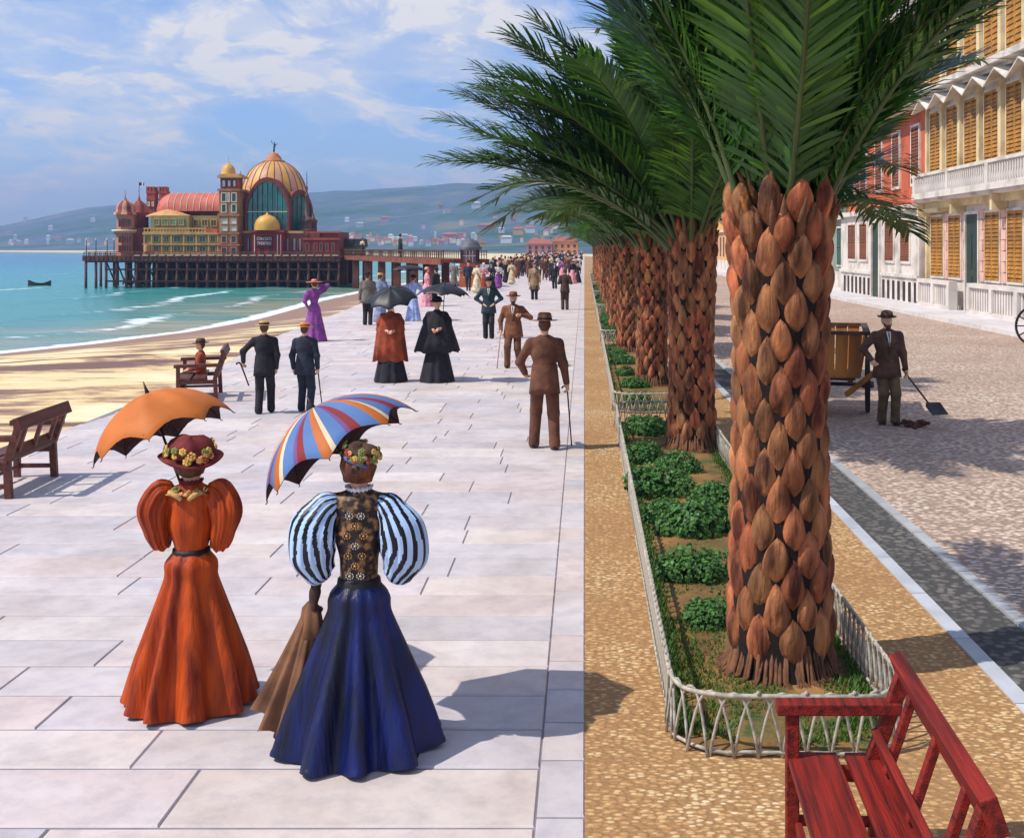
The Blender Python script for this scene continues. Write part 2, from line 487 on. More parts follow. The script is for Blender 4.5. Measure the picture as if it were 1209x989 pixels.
def sand_material():
    m = bpy.data.materials.new('sand'); m.use_nodes = True
    nt = m.node_tree; b = nt.nodes['Principled BSDF']
    g = N(nt, 'ShaderNodeNewGeometry')
    at_ = N(nt, 'ShaderNodeAttribute', attribute_name='shore')
    def nz(scale, st, detail=6, dist=0.0):
        mp = N(nt, 'ShaderNodeMapping'); mp.inputs['Scale'].default_value = st; nt.links.new(g.outputs['Position'], mp.inputs[0])
        n = N(nt, 'ShaderNodeTexNoise'); n.inputs['Scale'].default_value = scale; n.inputs['Detail'].default_value = detail
        n.inputs['Distortion'].default_value = dist
        nt.links.new(mp.outputs[0], n.inputs['Vector']); return n.outputs[0]
    big = nz(.8, (.24, .62, 1), 8, .7); med = nz(3.0, (.5, .8, 1), 6); fine = nz(22, (1, 1, 1), 4)
    r = N(nt, 'ShaderNodeValToRGB'); e = r.color_ramp.elements
    e[0].position = .415; e[0].color = (*rgb(126, 98, 90), 1)
    e[1].position = .515; e[1].color = (*rgb(224, 198, 146), 1)
    q = e.new(.475); q.color = (*rgb(176, 144, 116), 1); q = e.new(.66); q.color = (*rgb(240, 224, 184), 1)
    f = mth(nt, 'ADD', big, mth(nt, 'MULTIPLY', mth(nt, 'SUBTRACT', med, .5), .26))
    nt.links.new(mth(nt, 'ADD', f, mth(nt, 'MULTIPLY', mth(nt, 'SUBTRACT', fine, .5), .06)), r.inputs[0])
    wet = N(nt, 'ShaderNodeMapRange'); wet.inputs[1].default_value = 3.0; wet.inputs[2].default_value = 6.5; wet.inputs[3].default_value = 1; wet.inputs[4].default_value = 0
    nt.links.new(mth(nt, 'ADD', at_.outputs['Fac'], mth(nt, 'MULTIPLY', mth(nt, 'SUBTRACT', big, .5), 9)), wet.inputs[0])
    mx = N(nt, 'ShaderNodeMix', data_type='RGBA'); nt.links.new(wet.outputs[0], mx.inputs[0]); nt.links.new(r.outputs[0], mx.inputs[6])
    mx.inputs[7].default_value = (*rgb(152, 122, 106), 1)
    nt.links.new(mx.outputs[2], b.inputs['Base Color'])
    b.inputs['Roughness'].default_value = .9; b.inputs['Specular IOR Level'].default_value = .2
    bp = N(nt, 'ShaderNodeBump'); bp.inputs['Strength'].default_value = .5; bp.inputs['Distance'].default_value = .06
    nt.links.new(med, bp.inputs['Height']); nt.links.new(bp.outputs[0], b.inputs['Normal'])
    return m
SAND = sand_material()
xs, ys = np.arange(-110, -6.6, .6), np.arange(-25, 140, .6)
XX, YY = np.meshgrid(xs, ys)
D = shore_d(XX, YY)
ZZ = np.clip(-1.2 + .078 * D, -5, -.03) + np.where(D > 1, (fbm(XX / 2.2, YY / 2.2, 3) - .5) * .10 * np.clip(D / 8, 0, 1), 0)
ZZ = np.minimum(ZZ, -.02)
tag(grid_mesh('beach', XX, YY, ZZ, SAND, {'shore': D}), kind='structure')

def hill_material():
    m = bpy.data.materials.new('hillside'); m.use_nodes = True
    nt = m.node_tree; b = nt.nodes['Principled BSDF']
    g = N(nt, 'ShaderNodeNewGeometry')
    at_ = N(nt, 'ShaderNodeAttribute', attribute_name='inland')
    def nz(scale, detail=6):
        n = N(nt, 'ShaderNodeTexNoise'); n.inputs['Scale'].default_value = scale; n.inputs['Detail'].default_value = detail
        n.inputs['Roughness'].default_value = .65
        nt.links.new(g.outputs['Position'], n.inputs['Vector']); return n.outputs[0]
    r = N(nt, 'ShaderNodeValToRGB'); e = r.color_ramp.elements
    e[0].position = .36; e[0].color = (*rgb(30, 66, 48), 1)
    e[1].position = .74; e[1].color = (*rgb(132, 124, 116), 1)
    for p, c in ((.45, (54, 100, 66)), (.52, (84, 100, 118)), (.60, (112, 126, 84)), (.66, (140, 100, 122))):
        q = e.new(p); q.color = (*rgb(*c), 1)
    f = mth(nt, 'ADD', mth(nt, 'MULTIPLY', nz(.006, 7), .6), mth(nt, 'MULTIPLY', nz(.035, 5), .4))
    nt.links.new(f, r.inputs[0])
    mr = N(nt, 'ShaderNodeMapRange', interpolation_type='SMOOTHSTEP'); mr.inputs[1].default_value = 45; mr.inputs[2].default_value = 95
    mr.inputs[3].default_value = 1; mr.inputs[4].default_value = 0
    nt.links.new(mth(nt, 'ADD', at_.outputs['Fac'], mth(nt, 'MULTIPLY', mth(nt, 'SUBTRACT', nz(.03), .5), 50)), mr.inputs[0])
    mx = N(nt, 'ShaderNodeMix', data_type='RGBA'); nt.links.new(mr.outputs[0], mx.inputs[0]); nt.links.new(r.outputs[0], mx.inputs[6])
    mx.inputs[7].default_value = (*rgb(222, 204, 162), 1)
    nt.links.new(mx.outputs[2], b.inputs['Base Color'])
    b.inputs['Roughness'].default_value = 1; b.inputs['Specular IOR Level'].default_value = .1
    return m
ys = np.concatenate([np.linspace(136, 500, 90), np.linspace(508, 2400, 150), np.linspace(2440, 4200, 16)])
az = np.concatenate([np.linspace(-2.6, -.8, 30), np.linspace(-.78, .35, 330), np.linspace(.37, 1.8, 30)])
AZ, YY = np.meshgrid(az, ys); XX = AZ * YY
D = shore_d(XX, YY); ZZ = land_h(XX, YY) - .05
tag(grid_mesh('hills', XX, YY, ZZ, hill_material(), {'inland': D}), kind='structure')

def water_material():
    m = bpy.data.materials.new('sea_water'); m.use_nodes = True
    nt = m.node_tree; b = nt.nodes['Principled BSDF']
    g = N(nt, 'ShaderNodeNewGeometry')
    a = N(nt, 'ShaderNodeAttribute', attribute_name='depth')
    fo = N(nt, 'ShaderNodeAttribute', attribute_name='foam')
    def nz(scale, st=(1, 1, 1), detail=5, dist=0.):
        mp = N(nt, 'ShaderNodeMapping'); mp.inputs['Scale'].default_value = st; nt.links.new(g.outputs['Position'], mp.inputs[0])
        n = N(nt, 'ShaderNodeTexNoise'); n.inputs['Scale'].default_value = scale; n.inputs['Detail'].default_value = detail
        n.inputs['Distortion'].default_value = dist
        nt.links.new(mp.outputs[0], n.inputs['Vector']); return n.outputs[0]
    r = N(nt, 'ShaderNodeValToRGB'); e = r.color_ramp.elements
    e[0].position = 0; e[0].color = (*rgb(150, 158, 132), 1)
    e[1].position = 1; e[1].color = (*rgb(28, 120, 156), 1)
    for p, c in ((.03, (112, 146, 128)), (.09, (58, 142, 136)), (.25, (40, 146, 146)), (.55, (34, 140, 156))):
        q = e.new(p); q.color = (*rgb(*c), 1)
    streak = nz(.09, (.35, 1.6, 1), 5, .5)
    f = mth(nt, 'ADD', mth(nt, 'DIVIDE', a.outputs['Fac'], 130), mth(nt, 'MULTIPLY', mth(nt, 'SUBTRACT', streak, .5), .30), clamp=True)
    nt.links.new(f, r.inputs[0])
    n1 = nz(1.6, (.5, 1.3, 1), 6, .8)
    ff = N(nt, 'ShaderNodeMapRange', interpolation_type='SMOOTHSTEP'); ff.inputs[1].default_value = .42; ff.inputs[2].default_value = .66
    nt.links.new(mth(nt, 'ADD', fo.outputs['Fac'], mth(nt, 'MULTIPLY', mth(nt, 'SUBTRACT', n1, .5), .9)), ff.inputs[0])
    mx = N(nt, 'ShaderNodeMix', data_type='RGBA'); nt.links.new(ff.outputs[0], mx.inputs[0]); nt.links.new(r.outputs[0], mx.inputs[6])
    mx.inputs[7].default_value = (.80, .84, .84, 1)
    nt.links.new(mx.outputs[2], b.inputs['Base Color'])
    nt.links.new(mth(nt, 'ADD', mth(nt, 'MULTIPLY', ff.outputs[0], .5), .22), b.inputs['Roughness'])
    b.inputs['IOR'].default_value = 1.33
    b.inputs['Specular IOR Level'].default_value = .38
    h = mth(nt, 'ADD', mth(nt, 'MULTIPLY', nz(.7, (.45, 1.2, 1), 6, .4), 1.0), mth(nt, 'MULTIPLY', nz(.12, (.4, 1.5, 1), 4), 3.0))
    bp = N(nt, 'ShaderNodeBump'); bp.inputs['Strength'].default_value = .8; bp.inputs['Distance'].default_value = .32
    nt.links.new(h, bp.inputs['Height']); nt.links.new(bp.outputs[0], b.inputs['Normal'])
    return m
WATER = water_material()
def water_patch(name, XX, YY):
    d = -shore_d(XX, YY)
    wob = (fbm(XX / 9, YY / 9, 4, 5) - .5) * 5
    foam = np.zeros(XX.shape); z = np.full(XX.shape, -1.2)
    for c, wd, s in ((0.4, .8, .85), (4.6, .9, .80), (10.5, .9, .74), (19, 1.0, .66), (33, 1.1, .60), (56, 1.6, .58)):
        q = np.exp(-(((d + wob * (.25 if c < 2 else 1)) - c) / wd) ** 2)
        br = np.clip(.55 + 1.1 * (fbm(XX / 12 + c, YY / 12, 3, int(c)) - .35), 0, 1) if c > 2 else 1
        foam = np.maximum(foam, q * s * br)
        z = z + .10 * np.exp(-(((d + wob * (.25 if c < 2 else 1)) - c - .6) / (wd * 1.7)) ** 2) * (c > 2)
    return grid_mesh(name, XX, YY, z, WATER, {'depth': d, 'foam': foam})
xs, ys = np.arange(-100, -13, .45), np.arange(8, 141, .45)
XX, YY = np.meshgrid(xs, ys)
tag(water_patch('sea', XX, YY), kind='structure')
ys = np.concatenate([np.linspace(140.8, 420, 180), np.linspace(424, 1500, 140)])
AZ, YY = np.meshgrid(np.linspace(-2.0, -.015, 260), ys)
tag(water_patch('open_sea', AZ * YY, YY), kind='structure')
tag(MB().add([(-5000, -300, -1.34), (-14, -300, -1.34), (-14, 2500, -1.34), (-5000, 2500, -1.34)], [(0, 1, 2, 3)]).build('sea_bed', mat('deep_sea', rgb(30, 120, 140), .3, .2, .05)), kind='structure')

# ------------------------------------------------------------------ ground, promenade, road
EARTH = mat('earth', rgb(150, 128, 96), .95, .2, .5, .3)
tag(MB().add([(-6.9, -40, -.035), (1500, -40, -.035), (1500, 345, -.035), (-8.7, 345, -.035)], [(0, 1, 2, 3)]).build('ground', EARTH), kind='structure')
ys = list(np.linspace(-12, 336, 60))
bm = MB()
vs = []
for y in ys:
    e = float(edge_x(y)); vs += [(e, y, -.9), (e, y, .0), (.01, y, .0)]
fs = []
for i in range(len(ys) - 1):
    a = i * 3; fs += [(a, a+1, a+4, a+3), (a+1, a+2, a+5, a+4)]
bm.add(vs, [f[::-1] for f in fs])
tag(bm.build('promenade_bed', mat('grout', rgb(136, 130, 138), .95, .15, 6, .2)), kind='structure')

def stone_material():
    m = mat('paving_stone', (.60, .54, .505), .62, .0, 1.1, .0, attr=True, col2=(.70, .64, .60), spec=.35)
    nt = m.node_tree; b = nt.nodes['Principled BSDF']
    t = [n for n in nt.nodes if n.type == 'TEX_COORD'][0]
    n1 = N(nt, 'ShaderNodeTexNoise'); n1.inputs['Scale'].default_value = 5; n1.inputs['Detail'].default_value = 9; n1.inputs['Roughness'].default_value = .7
    nt.links.new(t.outputs['Object'], n1.inputs['Vector'])
    bp = N(nt, 'ShaderNodeBump'); bp.inputs['Strength'].default_value = .25; bp.inputs['Distance'].default_value = .02
    nt.links.new(n1.outputs[0], bp.inputs['Height']); nt.links.new(bp.outputs[0], b.inputs['Normal'])
    nt.links.new(mth(nt, 'ADD', mth(nt, 'MULTIPLY', n1.outputs[0], .4), .45), b.inputs['Roughness'])
    # worn, stained patches
    mx = N(nt, 'ShaderNodeMix', data_type='RGBA', blend_type='MULTIPLY'); mx.inputs[0].default_value = 1
    src = b.inputs['Base Color'].links[0].from_socket
    cr = N(nt, 'ShaderNodeValToRGB'); cr.color_ramp.elements[0].position = .3; cr.color_ramp.elements[0].color = (.80, .80, .84, 1)
    cr.color_ramp.elements[1].position = .56; cr.color_ramp.elements[1].color = (1, 1, 1, 1)
    n3 = N(nt, 'ShaderNodeTexNoise'); n3.inputs['Scale'].default_value = .9; n3.inputs['Detail'].default_value = 10; n3.inputs['Roughness'].default_value = .72; n3.inputs['Distortion'].default_value = .4
    nt.links.new(t.outputs['Object'], n3.inputs['Vector'])
    c3 = N(nt, 'ShaderNodeValToRGB'); c3.color_ramp.elements[0].position = .36; c3.color_ramp.elements[0].color = (.90, .87, .84, 1); c3.color_ramp.elements[1].position = .55; c3.color_ramp.elements[1].color = (1, 1, 1, 1)
    nt.links.new(n3.outputs[0], c3.inputs[0]); m3 = N(nt, 'ShaderNodeMix', data_type='RGBA', blend_type='MULTIPLY'); m3.inputs[0].default_value = 1
    nt.links.new(src, m3.inputs[6]); nt.links.new(c3.outputs[0], m3.inputs[7]); src = m3.outputs[2]
    nt.links.new(n1.outputs[0], cr.inputs[0]); nt.links.new(src, mx.inputs[6]); nt.links.new(cr.outputs[0], mx.inputs[7])
    nt.links.new(mx.outputs[2], b.inputs['Base Color'])
    return m
STONE = stone_material()
rs = random.Random(3)
bm = MB()
def slab(x0, x1, y0, y1, tint, zt=.010):
    g, bv = .004, .006; gy, by = .010, .012
    a = [(x0+g, y0+gy, .001), (x1-g, y0+gy, .001), (x1-g, y1-gy, .001), (x0+g, y1-gy, .001)]
    dz = [rs.uniform(-.0015, .0015) for _ in range(4)]
    c = [(x0+g+bv, y0+gy+by, zt+dz[0]), (x1-g-bv, y0+gy+by, zt+dz[1]), (x1-g-bv, y1-gy-by, zt+dz[2]), (x0+g+bv, y1-gy-by, zt+dz[3])]
    bm.add(a + c, [(4,5,6,7),(0,1,5,4),(1,2,6,5),(2,3,7,6),(3,0,4,7)], 0, False, tint)
TINTS = [(1.0, .97, 1.0), (1.04, .96, .96), (.95, .95, 1.0), (1.06, 1.0, .97), (.92, .92, .99), (1.0, .94, .97), (1.08, 1.05, 1.05)]
y = -2.0
while y < 330:
    h = rs.uniform(.46, .62) if y < 60 else rs.uniform(.55, .7)
    xe = float(edge_x(y + h/2)); x = xe - (0 if rs.random() < .5 else 0)
    x1 = x + rs.uniform(.3, 1.4)
    while True:
        if x1 > -.26 - .5: x1 = -.226
        t = rs.choice(TINTS); k = rs.uniform(.93, 1.04)
        slab(x, x1, y, y + h, tuple(k * q for q in t))
        if x1 >= -.226: break
        x = x1; x1 = x + rs.uniform(1.0, 1.75) * (1 if y < 80 else 1.4)
    # narrow border course along the gravel
    t = rs.choice(TINTS[:5]); slab(-.226, .004, y + .1, y + h + .1, tuple(.98 * q for q in t))
    y += h
tag(bm.build('promenade', STONE), kind='structure')

OCHRE = pebble_mat('ochre_pebbles', .042, [rgb(142, 98, 70), rgb(182, 136, 90), rgb(208, 170, 116), rgb(230, 208, 170)], rgb(162, 124, 82), .5, .9, .5, 1.5)
COBBLE = pebble_mat('road_cobbles', .075, [rgb(160, 134, 116), rgb(204, 176, 154), rgb(224, 202, 180), rgb(238, 222, 208)], rgb(158, 136, 120), .5, .8, .35, 1.6)
tag(MB().add([(0, -12, .004), (2.50, -12, .004), (2.50, 336, .004), (0, 336, .004)], [(0, 1, 2, 3)]).build('gravel_path', OCHRE), kind='structure')
tag(MB().add([(3.06, -12, -.010), (12.9, -12, -.010), (12.9, 336, -.010), (3.06, 336, -.010)], [(0, 1, 2, 3)]).build('road', COBBLE), kind='structure')
tag(MB().add([(2.60, -12, -.022), (3.07, -12, -.022), (3.07, 336, -.022), (2.60, 336, -.022)], [(0, 1, 2, 3)]).build('gutter', pebble_mat('gutter_stones', .07, [rgb(92, 90, 86), rgb(112, 106, 100), rgb(134, 126, 116)], rgb(76, 74, 72), .4)), kind='structure')
KERB = mat('kerb_stone', rgb(190, 192, 196), .7, .12, 3, .3, attr=True)
bm = MB(); y = -6
while y < 200:
    L = rs.uniform(.8, 1.2); k = rs.uniform(.85, 1.08)
    bm.box((2.55, y + L/2, -.03), (.115, L - .012, .09), 0, 0, None, (k, k, k)); y += L
tag(bm.build('kerb', KERB), kind='structure')
bm = MB(); y = -6
while y < 200:
    L = rs.uniform(.5, .9); k = rs.uniform(.68, .9)
    bm.box((3.11, y + L/2, -.03), (.10, L - .014, .058), 0, 0, None, (k, k * .98, k * .94)); y += L
tag(bm.build('road_edging', KERB), kind='structure')
bm = MB(); y = 6
while y < 330:
    L = rs.uniform(1.4, 2.2); k = rs.uniform(.92, 1.05)
    bm.box((12.97, y + L/2, .02), (.26, L - .015, .22), 0, 0, None, (k, k, k))
    bm.box((14.2, y + L/2, .015), (2.18, L - .02, .20), 0, 0, None, (k * .98, k * .97, k)); y += L
tag(bm.build('pavement', mat('pavement_slab', rgb(214, 208, 204), .7, .08, 2, .15, attr=True)), kind='structure')
# ------------------------------------------------------------------ pier and its pavilion
def W(zx, zy, Y):                                     # a point of the pier measured on an enlargement, put at depth Y
    p = at(80 + zx / 3.1816, 150 + zy / 3.1793, Y); return p
P0 = 112.0
DZ = W(0, 481, P0).z
WOOD_D = mat('pier_timber', rgb(104, 64, 50), .8, .3, 1.2, .3)
RED = mat('pavilion_red', rgb(172, 84, 64), .75, .18, 1.5, .15)
REDD = mat('pavilion_dark_red', rgb(128, 62, 50), .75, .18, 1.5, .15)
PINK = mat('pavilion_pink', rgb(206, 138, 108), .75, .14, 1.5, .15)
TAN = mat('pavilion_tan', rgb(204, 156, 96), .75, .15, 1.5, .15)
GOLD = mat('dome_gold', rgb(222, 166, 74), .5, .14, 1.2, .1)
PEACH = mat('dome_peach', rgb(214, 158, 122), .55, .14, 1.2, .1)
SALMON = mat('barrel_roof_red', rgb(206, 104, 84), .6, .14, 1, .1)
CREAM = mat('cream_trim', rgb(232, 214, 184), .6, .06, 2, .05)
TEAL = mat('teal_glass', rgb(44, 128, 122), .16, .35, .8, .0, spec=.7)
TEALD = mat('dark_pane', rgb(40, 66, 64), .15, .4, 1.0, .0, spec=.7)
DARK = mat('dark_iron', rgb(52, 34, 36), .6, .2, 2, .1)
OLIVE = mat('olive_wall', rgb(150, 138, 84), .8, .15, 1, .1)
BRONZE = mat('bronze', rgb(60, 58, 52), .45, .3, 3, .1, metal=.4)

pier = thing('pier', 'dark timber pier on rows of piles standing in the turquoise sea', 'pier', (W(540, 481, P0).x, P0, 0))
def rel(o): return Vector((o.location.x, o.location.y, 0))
def off(p, root): return Vector(p) - Vector(root.location)
xl, xr = W(58, 481, P0).x, W(1022, 481, P0).x
ox, oy = pier.location.x, pier.location.y
bm = MB()
bm.box(((xl + xr)/2 - ox, 8.2, DZ - .18), (xr - xl, 16.4, .26), 0)
for k in range(5): bm.box(((xl + xr)/2 - ox, .3 + k * 3.9, DZ - .50), (xr - xl - .2, .3, .38), 0)
bm.build('deck', WOOD_D, pier)
bm = MB()
bm.box(((xl + xr)/2 - ox, -.05, DZ - .30), (xr - xl + .1, .08, .50), 0)
for k in range(int((xr - xl) / .42)): bm.box((xl - ox + .2 + k * .42, -.11, DZ - .30), (.08, .05, .46), 0)
bm.build('fascia', mat('fascia_brown', rgb(104, 58, 46), .8, .3, 2, .2), pier)
pm = MB().tube([(0, 0, -2.6), (0, 0, DZ - .3)], [.15, .13], 8).mesh('pile', WOOD_D)
px_ = xl + .15; i = 0
rp = random.Random(5)
xs_ = [xl + .15 + (xr - xl - .3) * k / 25 for k in range(26)]
for row, yy in enumerate((.25, 4.2, 8.1, 12.0)):
    for k, x in enumerate(xs_):
        if row and (len([1]) and (k + row) % 4 == 3): continue
        link('pile', pm, pier, (x - ox + rp.uniform(-.2, .2) * (row > 0), yy, 0))
TARM = mat('tarred_timber', rgb(62, 38, 34), .85, .25, 1.2, .2)
bm = MB()
for k in range(25):
    if k in (0, 1): continue
    x0, x1 = xs_[k] - ox, xs_[k+1] - ox
    MB().beam((x0, .3, DZ - .6), (x1, .3, -1.0), .09, .12).build('brace', TARM, pier); MB().beam((x1, 4.3, DZ - .6), (x0, 4.3, -1.0), .09, .12).build('brace', TARM, pier)
for z in (.55, -.55): MB().beam((xs_[2] - ox, .1, z), (xs_[25] - ox, .1, z), .12, .16).build('waling', TARM, pier)
for yy in (5.5, 8.0, 10.6):
    for k in range(2, 25):
        if k % 3: MB().beam((xs_[k] - ox, yy, DZ - .7), (xs_[k] - ox, yy, -1.15), .5, .12).build('plank_pier', TARM, pier)
for k in range(2, 24): bm.box(((xs_[k] + xs_[k+1])/2 - ox, 13.6, (DZ - 2.0)/2), (1.02, .12, DZ + .6 if k % 2 else DZ + 1.5), 0)
bm.build('rear_boarding', TARM, pier)
def railing(pts, h, step, root, name='railing', m=WOOD_D, posts=True):
    b = MB()
    for a, c in zip(pts[:-1], pts[1:]):
        a, c = Vector(a), Vector(c); L = (c - a).length; n = max(1, int(L / step))
        b.beam(a + Vector((0, 0, h)), c + Vector((0, 0, h)), .07, .07); b.beam(a + Vector((0, 0, h*.5)), c + Vector((0, 0, h*.5)), .04, .04)
        for k in range(n + 1): q = a.lerp(c, k / n); b.beam(q, q + Vector((0, 0, h)), .05, .05)
    return b.build(name, m, root)
railing([(xl - ox + .05, 16, DZ - .05), (xl - ox + .05, .05, DZ - .05), (xr - ox, .05, DZ - .05)], .34, .5, pier, m=mat('rail_brown', rgb(130, 74, 54), .7, .2, 3, .1))
bm = MB()
for u in range(25): bm.box((W(262 + u * 31, 481, P0).x - ox, -.14, DZ - .02), (.55, .06, .07), 0)
bm.build('deck_edge_trim', CREAM, pier)
lm = MB().tube([(0, 0, 0), (0, 0, 1.5)], .035, 6).ell((0, 0, 1.55), (.09, .09, .12), 1, 6, 4).mesh('lamp_post', [DARK, CREAM])
for u in (62, 98, 140, 166): link('lamp_post', lm, pier, (W(u, 481, P0).x - ox, .5, DZ - .06))

# the walkway from the shore, on widely spaced piers
A = Vector((xr, P0 + 6.5, 0)); KX = Vector((-8.0, 79.5, 0))
ja = thing('jetty_walkway', 'long brown footbridge on stout posts linking the pier to the promenade', 'footbridge', ((A.x+KX.x)/2, (A.y+KX.y)/2, 0))
o0 = Vector(ja.location)
dirj = (KX - A).normalized(); nj = Vector((dirj.y, -dirj.x, 0))
a, c = A - o0, KX - o0
bm = MB(); bm.beam(a + Vector((0, 0, DZ - .16)), c + Vector((0, 0, DZ - .16)), 3.2, .22)
for s in (-1.62, 1.62): bm.beam(a + nj*s + Vector((0, 0, DZ - .24)), c + nj*s + Vector((0, 0, DZ - .24)), .14, .38)
bm.build('deck', mat('walkway_brown', rgb(132, 74, 54), .8, .25, 1.5, .2), ja)
for s in (-1.5, 1.5): railing([a + nj*s + Vector((0, 0, DZ - .04)), c + nj*s + Vector((0, 0, DZ - .04))], .55, .6, ja, m=mat('walkway_rail', rgb(96, 66, 40), .8, .3, 4, .1))
jm = MB().box((0, 0, (DZ - .4 - 2.5)/2), (.55, .55, DZ - .4 + 2.5), 0).mesh('pile', WOOD_D)
nb = 7
for k in range(nb):
    q = a.lerp(c, (k + .35) / nb)
    for s in (-1.2, 1.2): link('pile', jm, ja, q + nj*s)

# the pavilion
pv = thing('pier_pavilion', 'ornate pier pavilion with great striped dome and long red barrel roof', 'pavilion', (W(600, 481, P0 + 6).x, P0 + 6, DZ - .05))
PL = Vector(pv.location)
def L(zx, zy, Y): return W(zx, zy, Y) - PL
def wbox(b, u0, u1, v0, v1, Y, depth, mi=0):
    """a block whose front face spans u0..u1, v0..v1 (v down) at depth Y"""
    a = L(u0, v1, Y); c = L(u1, v0, Y)
    b.box(((a.x+c.x)/2, a.y + depth/2, (a.z+c.z)/2), (abs(c.x-a.x), depth, abs(c.z-a.z)), mi)
def wobj(name, m, specs, parent=pv):
    b = MB()
    for s in specs: wbox(b, *s)
    return b.build(name, m, parent)
def window_grid(parent, us, v0, v1, Y, m=TEALD, fr=CREAM, mull=1):
    for (u0, u1) in us:
        b = MB(); t = 3
        wbox(b, u0, u1, v0, v0 + t, Y - .08, .12); wbox(b, u0, u1, v1 - t, v1, Y - .08, .12)
        wbox(b, u0, u0 + t, v0 + t, v1 - t, Y - .08, .12); wbox(b, u1 - t, u1, v0 + t, v1 - t, Y - .08, .12)
        for q in range(mull): uu = u0 + (u1 - u0) * (q + 1) / (mull + 1); wbox(b, uu - .8, uu + .8, v0 + t, v1 - t, Y - .06, .08)
        f = b.build('window', fr, parent)
        p = MB(); wbox(p, u0 + 1, u1 - 1, v0 + 1, v1 - 1, Y - .03, .06); p.build('pane', m, f)
Yf = P0 + 1.6
def wlathe(name, u, Y, prof, m, n=20, fn=None, parent=pv, mfn=None, mats=None, a0=0, smooth=True):
    """prof: (half width in enlargement pixels, v)"""
    c = L(u, 481, Y); s = Y / F / 3.18
    b = MB().lathe([(r * s, L(u, v, Y).z) for r, v in prof], n, 0, (c.x, c.y, 0), fn=fn, mfn=mfn, smooth=smooth)
    return b.build(name, mats or m, parent)
# left turrets
wlathe('turret', 216, Yf + 1.2, [(36, 483), (36, 405), (44, 400), (44, 392), (33, 390), (33, 332), (38, 328)], PINK, 8, smooth=False)
wlathe('turret_balcony', 216, Yf + 1.2, [(33, 394), (48, 393), (48, 386), (45, 386), (45, 391)], CREAM, 16)
wlathe('turret_dome', 216, Yf + 1.2, [(43, 330), (40, 322), (33, 318), (33, 305), (29, 292), (20, 282), (8, 276), (4, 268), (1.5, 262), (1, 238)], None, 24, mfn=lambda i, k: (k // 2) % 2, mats=[REDD, PINK])
window_grid(pv, [(190, 203), (206, 219), (223, 236)], 345, 375, Yf + .3, TEALD, REDD, 0)
for v in (408, 444): window_grid(pv, [(190, 204), (209, 223), (229, 243)], v, v + 26, Yf + .15, TEALD, REDD, 0)
wlathe('turret', 268, Yf + 3.4, [(34, 483), (34, 335), (37, 322)], REDD, 12)
wlathe('turret_dome', 268, Yf + 3.4, [(34, 325), (30, 315), (27, 298), (19, 285), (7, 276), (3, 264), (1.5, 258), (1, 206)], None, 24, mfn=lambda i, k: (k // 2) % 2, mats=[REDD, RED])
b = MB(); p0 = L(268, 208, Yf + 3.4)
b.add([p0 + Vector((0.03 + .12*i, .04*math.sin(i*1.3), -.02 + .02*math.sin(i) - d)) for d in (0, .30) for i in range(5)] +
      [p0 + Vector((0.03 + .12*i, .015 + .04*math.sin(i*1.3), -.02 + .02*math.sin(i) - d)) for d in (0, .30) for i in range(5)],
      [(i, i+1, i+6, i+5) for i in range(4)] + [(10+i, 15+i, 16+i, 11+i) for i in range(4)], [0, 0, 1, 2] * 2)
b.build('flag', [mat('flag_blue', rgb(40, 60, 130), .8), mat('flag_white', rgb(226, 226, 226), .8), mat('flag_red', rgb(170, 50, 50), .8)], pv)
wobj('link_block', REDD, [(240, 290, 380, 483, Yf + 1.0, 6)])
window_grid(pv, [(246, 258), (262, 276)], 345, 372, Yf + 2.9, TEALD, CREAM, 0)
# crenellated chimneys
for (u0, u1, v0) in ((296, 327, 238), (343, 368, 238)):
    wobj('crenellated_tower', RED, [(u0, u1, v0, 335, Yf + 6, 1.0), (u0 - 2, u1 + 2, v0 + 2, v0 + 12, Yf + 5.95, 1.1), (u0 - 1, u1 + 1, 268, 274, Yf + 5.95, 1.1)] +
         [(u0 - 2 + q * (u1 - u0 + 4) / 3.0, u0 - 2 + (q + .62) * (u1 - u0 + 4) / 3.0, v0 - 14, v0 + 2, Yf + 5.95, 1.1) for q in range(3)])
    window_grid(pv, [(u0 + 4, u0 + 12), (u1 - 12, u1 - 4)], 280, 298, Yf + 5.98, TEALD, CREAM, 0)
# main wing, two glazed floors, terrace and set-back upper floor
wobj('wing_wall', OLIVE, [(284, 568, 400, 483, Yf, 9)])
wobj('wing_trim', TAN, [(280, 568, 396, 404, Yf - .14, .2), (280, 568, 437, 443, Yf - .14, .2), (280, 568, 472, 480, Yf - .12, .16)] +
     [(u, u + 6, 404, 472, Yf - .10, .14) for u in (284, 312, 350, 385, 432, 480, 526, 560)])
window_grid(pv, [(320, 344), (360, 382), (396, 426), (444, 474), (492, 520), (534, 556)], 407, 434, Yf, TEALD, OLIVE, 1)
window_grid(pv, [(320, 344), (360, 382), (396, 426), (444, 474), (492, 520), (534, 556)], 446, 469, Yf, TEALD, OLIVE, 1)
wlathe('roundel', 299, Yf - .02, [(12, 470), (14, 455), (12, 441)], TAN, 12)
wobj('terrace_parapet', TAN, [(284, 520, 378, 383, Yf + .1, .15), (284, 520, 393, 397, Yf + .1, .15)] + [(u, u + 3, 383, 393, Yf + .1, .14) for u in range(286, 520, 12)])
wobj('upper_wall', OLIVE, [(312, 455, 333, 396, Yf + 1.3, 6), (455, 570, 333, 396, Yf + 2.3, 6)])
window_grid(pv, [(322, 344), (352, 378), (382, 408), (414, 436)], 343, 370, Yf + 1.3, mat('green_glass', rgb(96, 164, 124), .2, .3, 1, 0), TAN, 1)
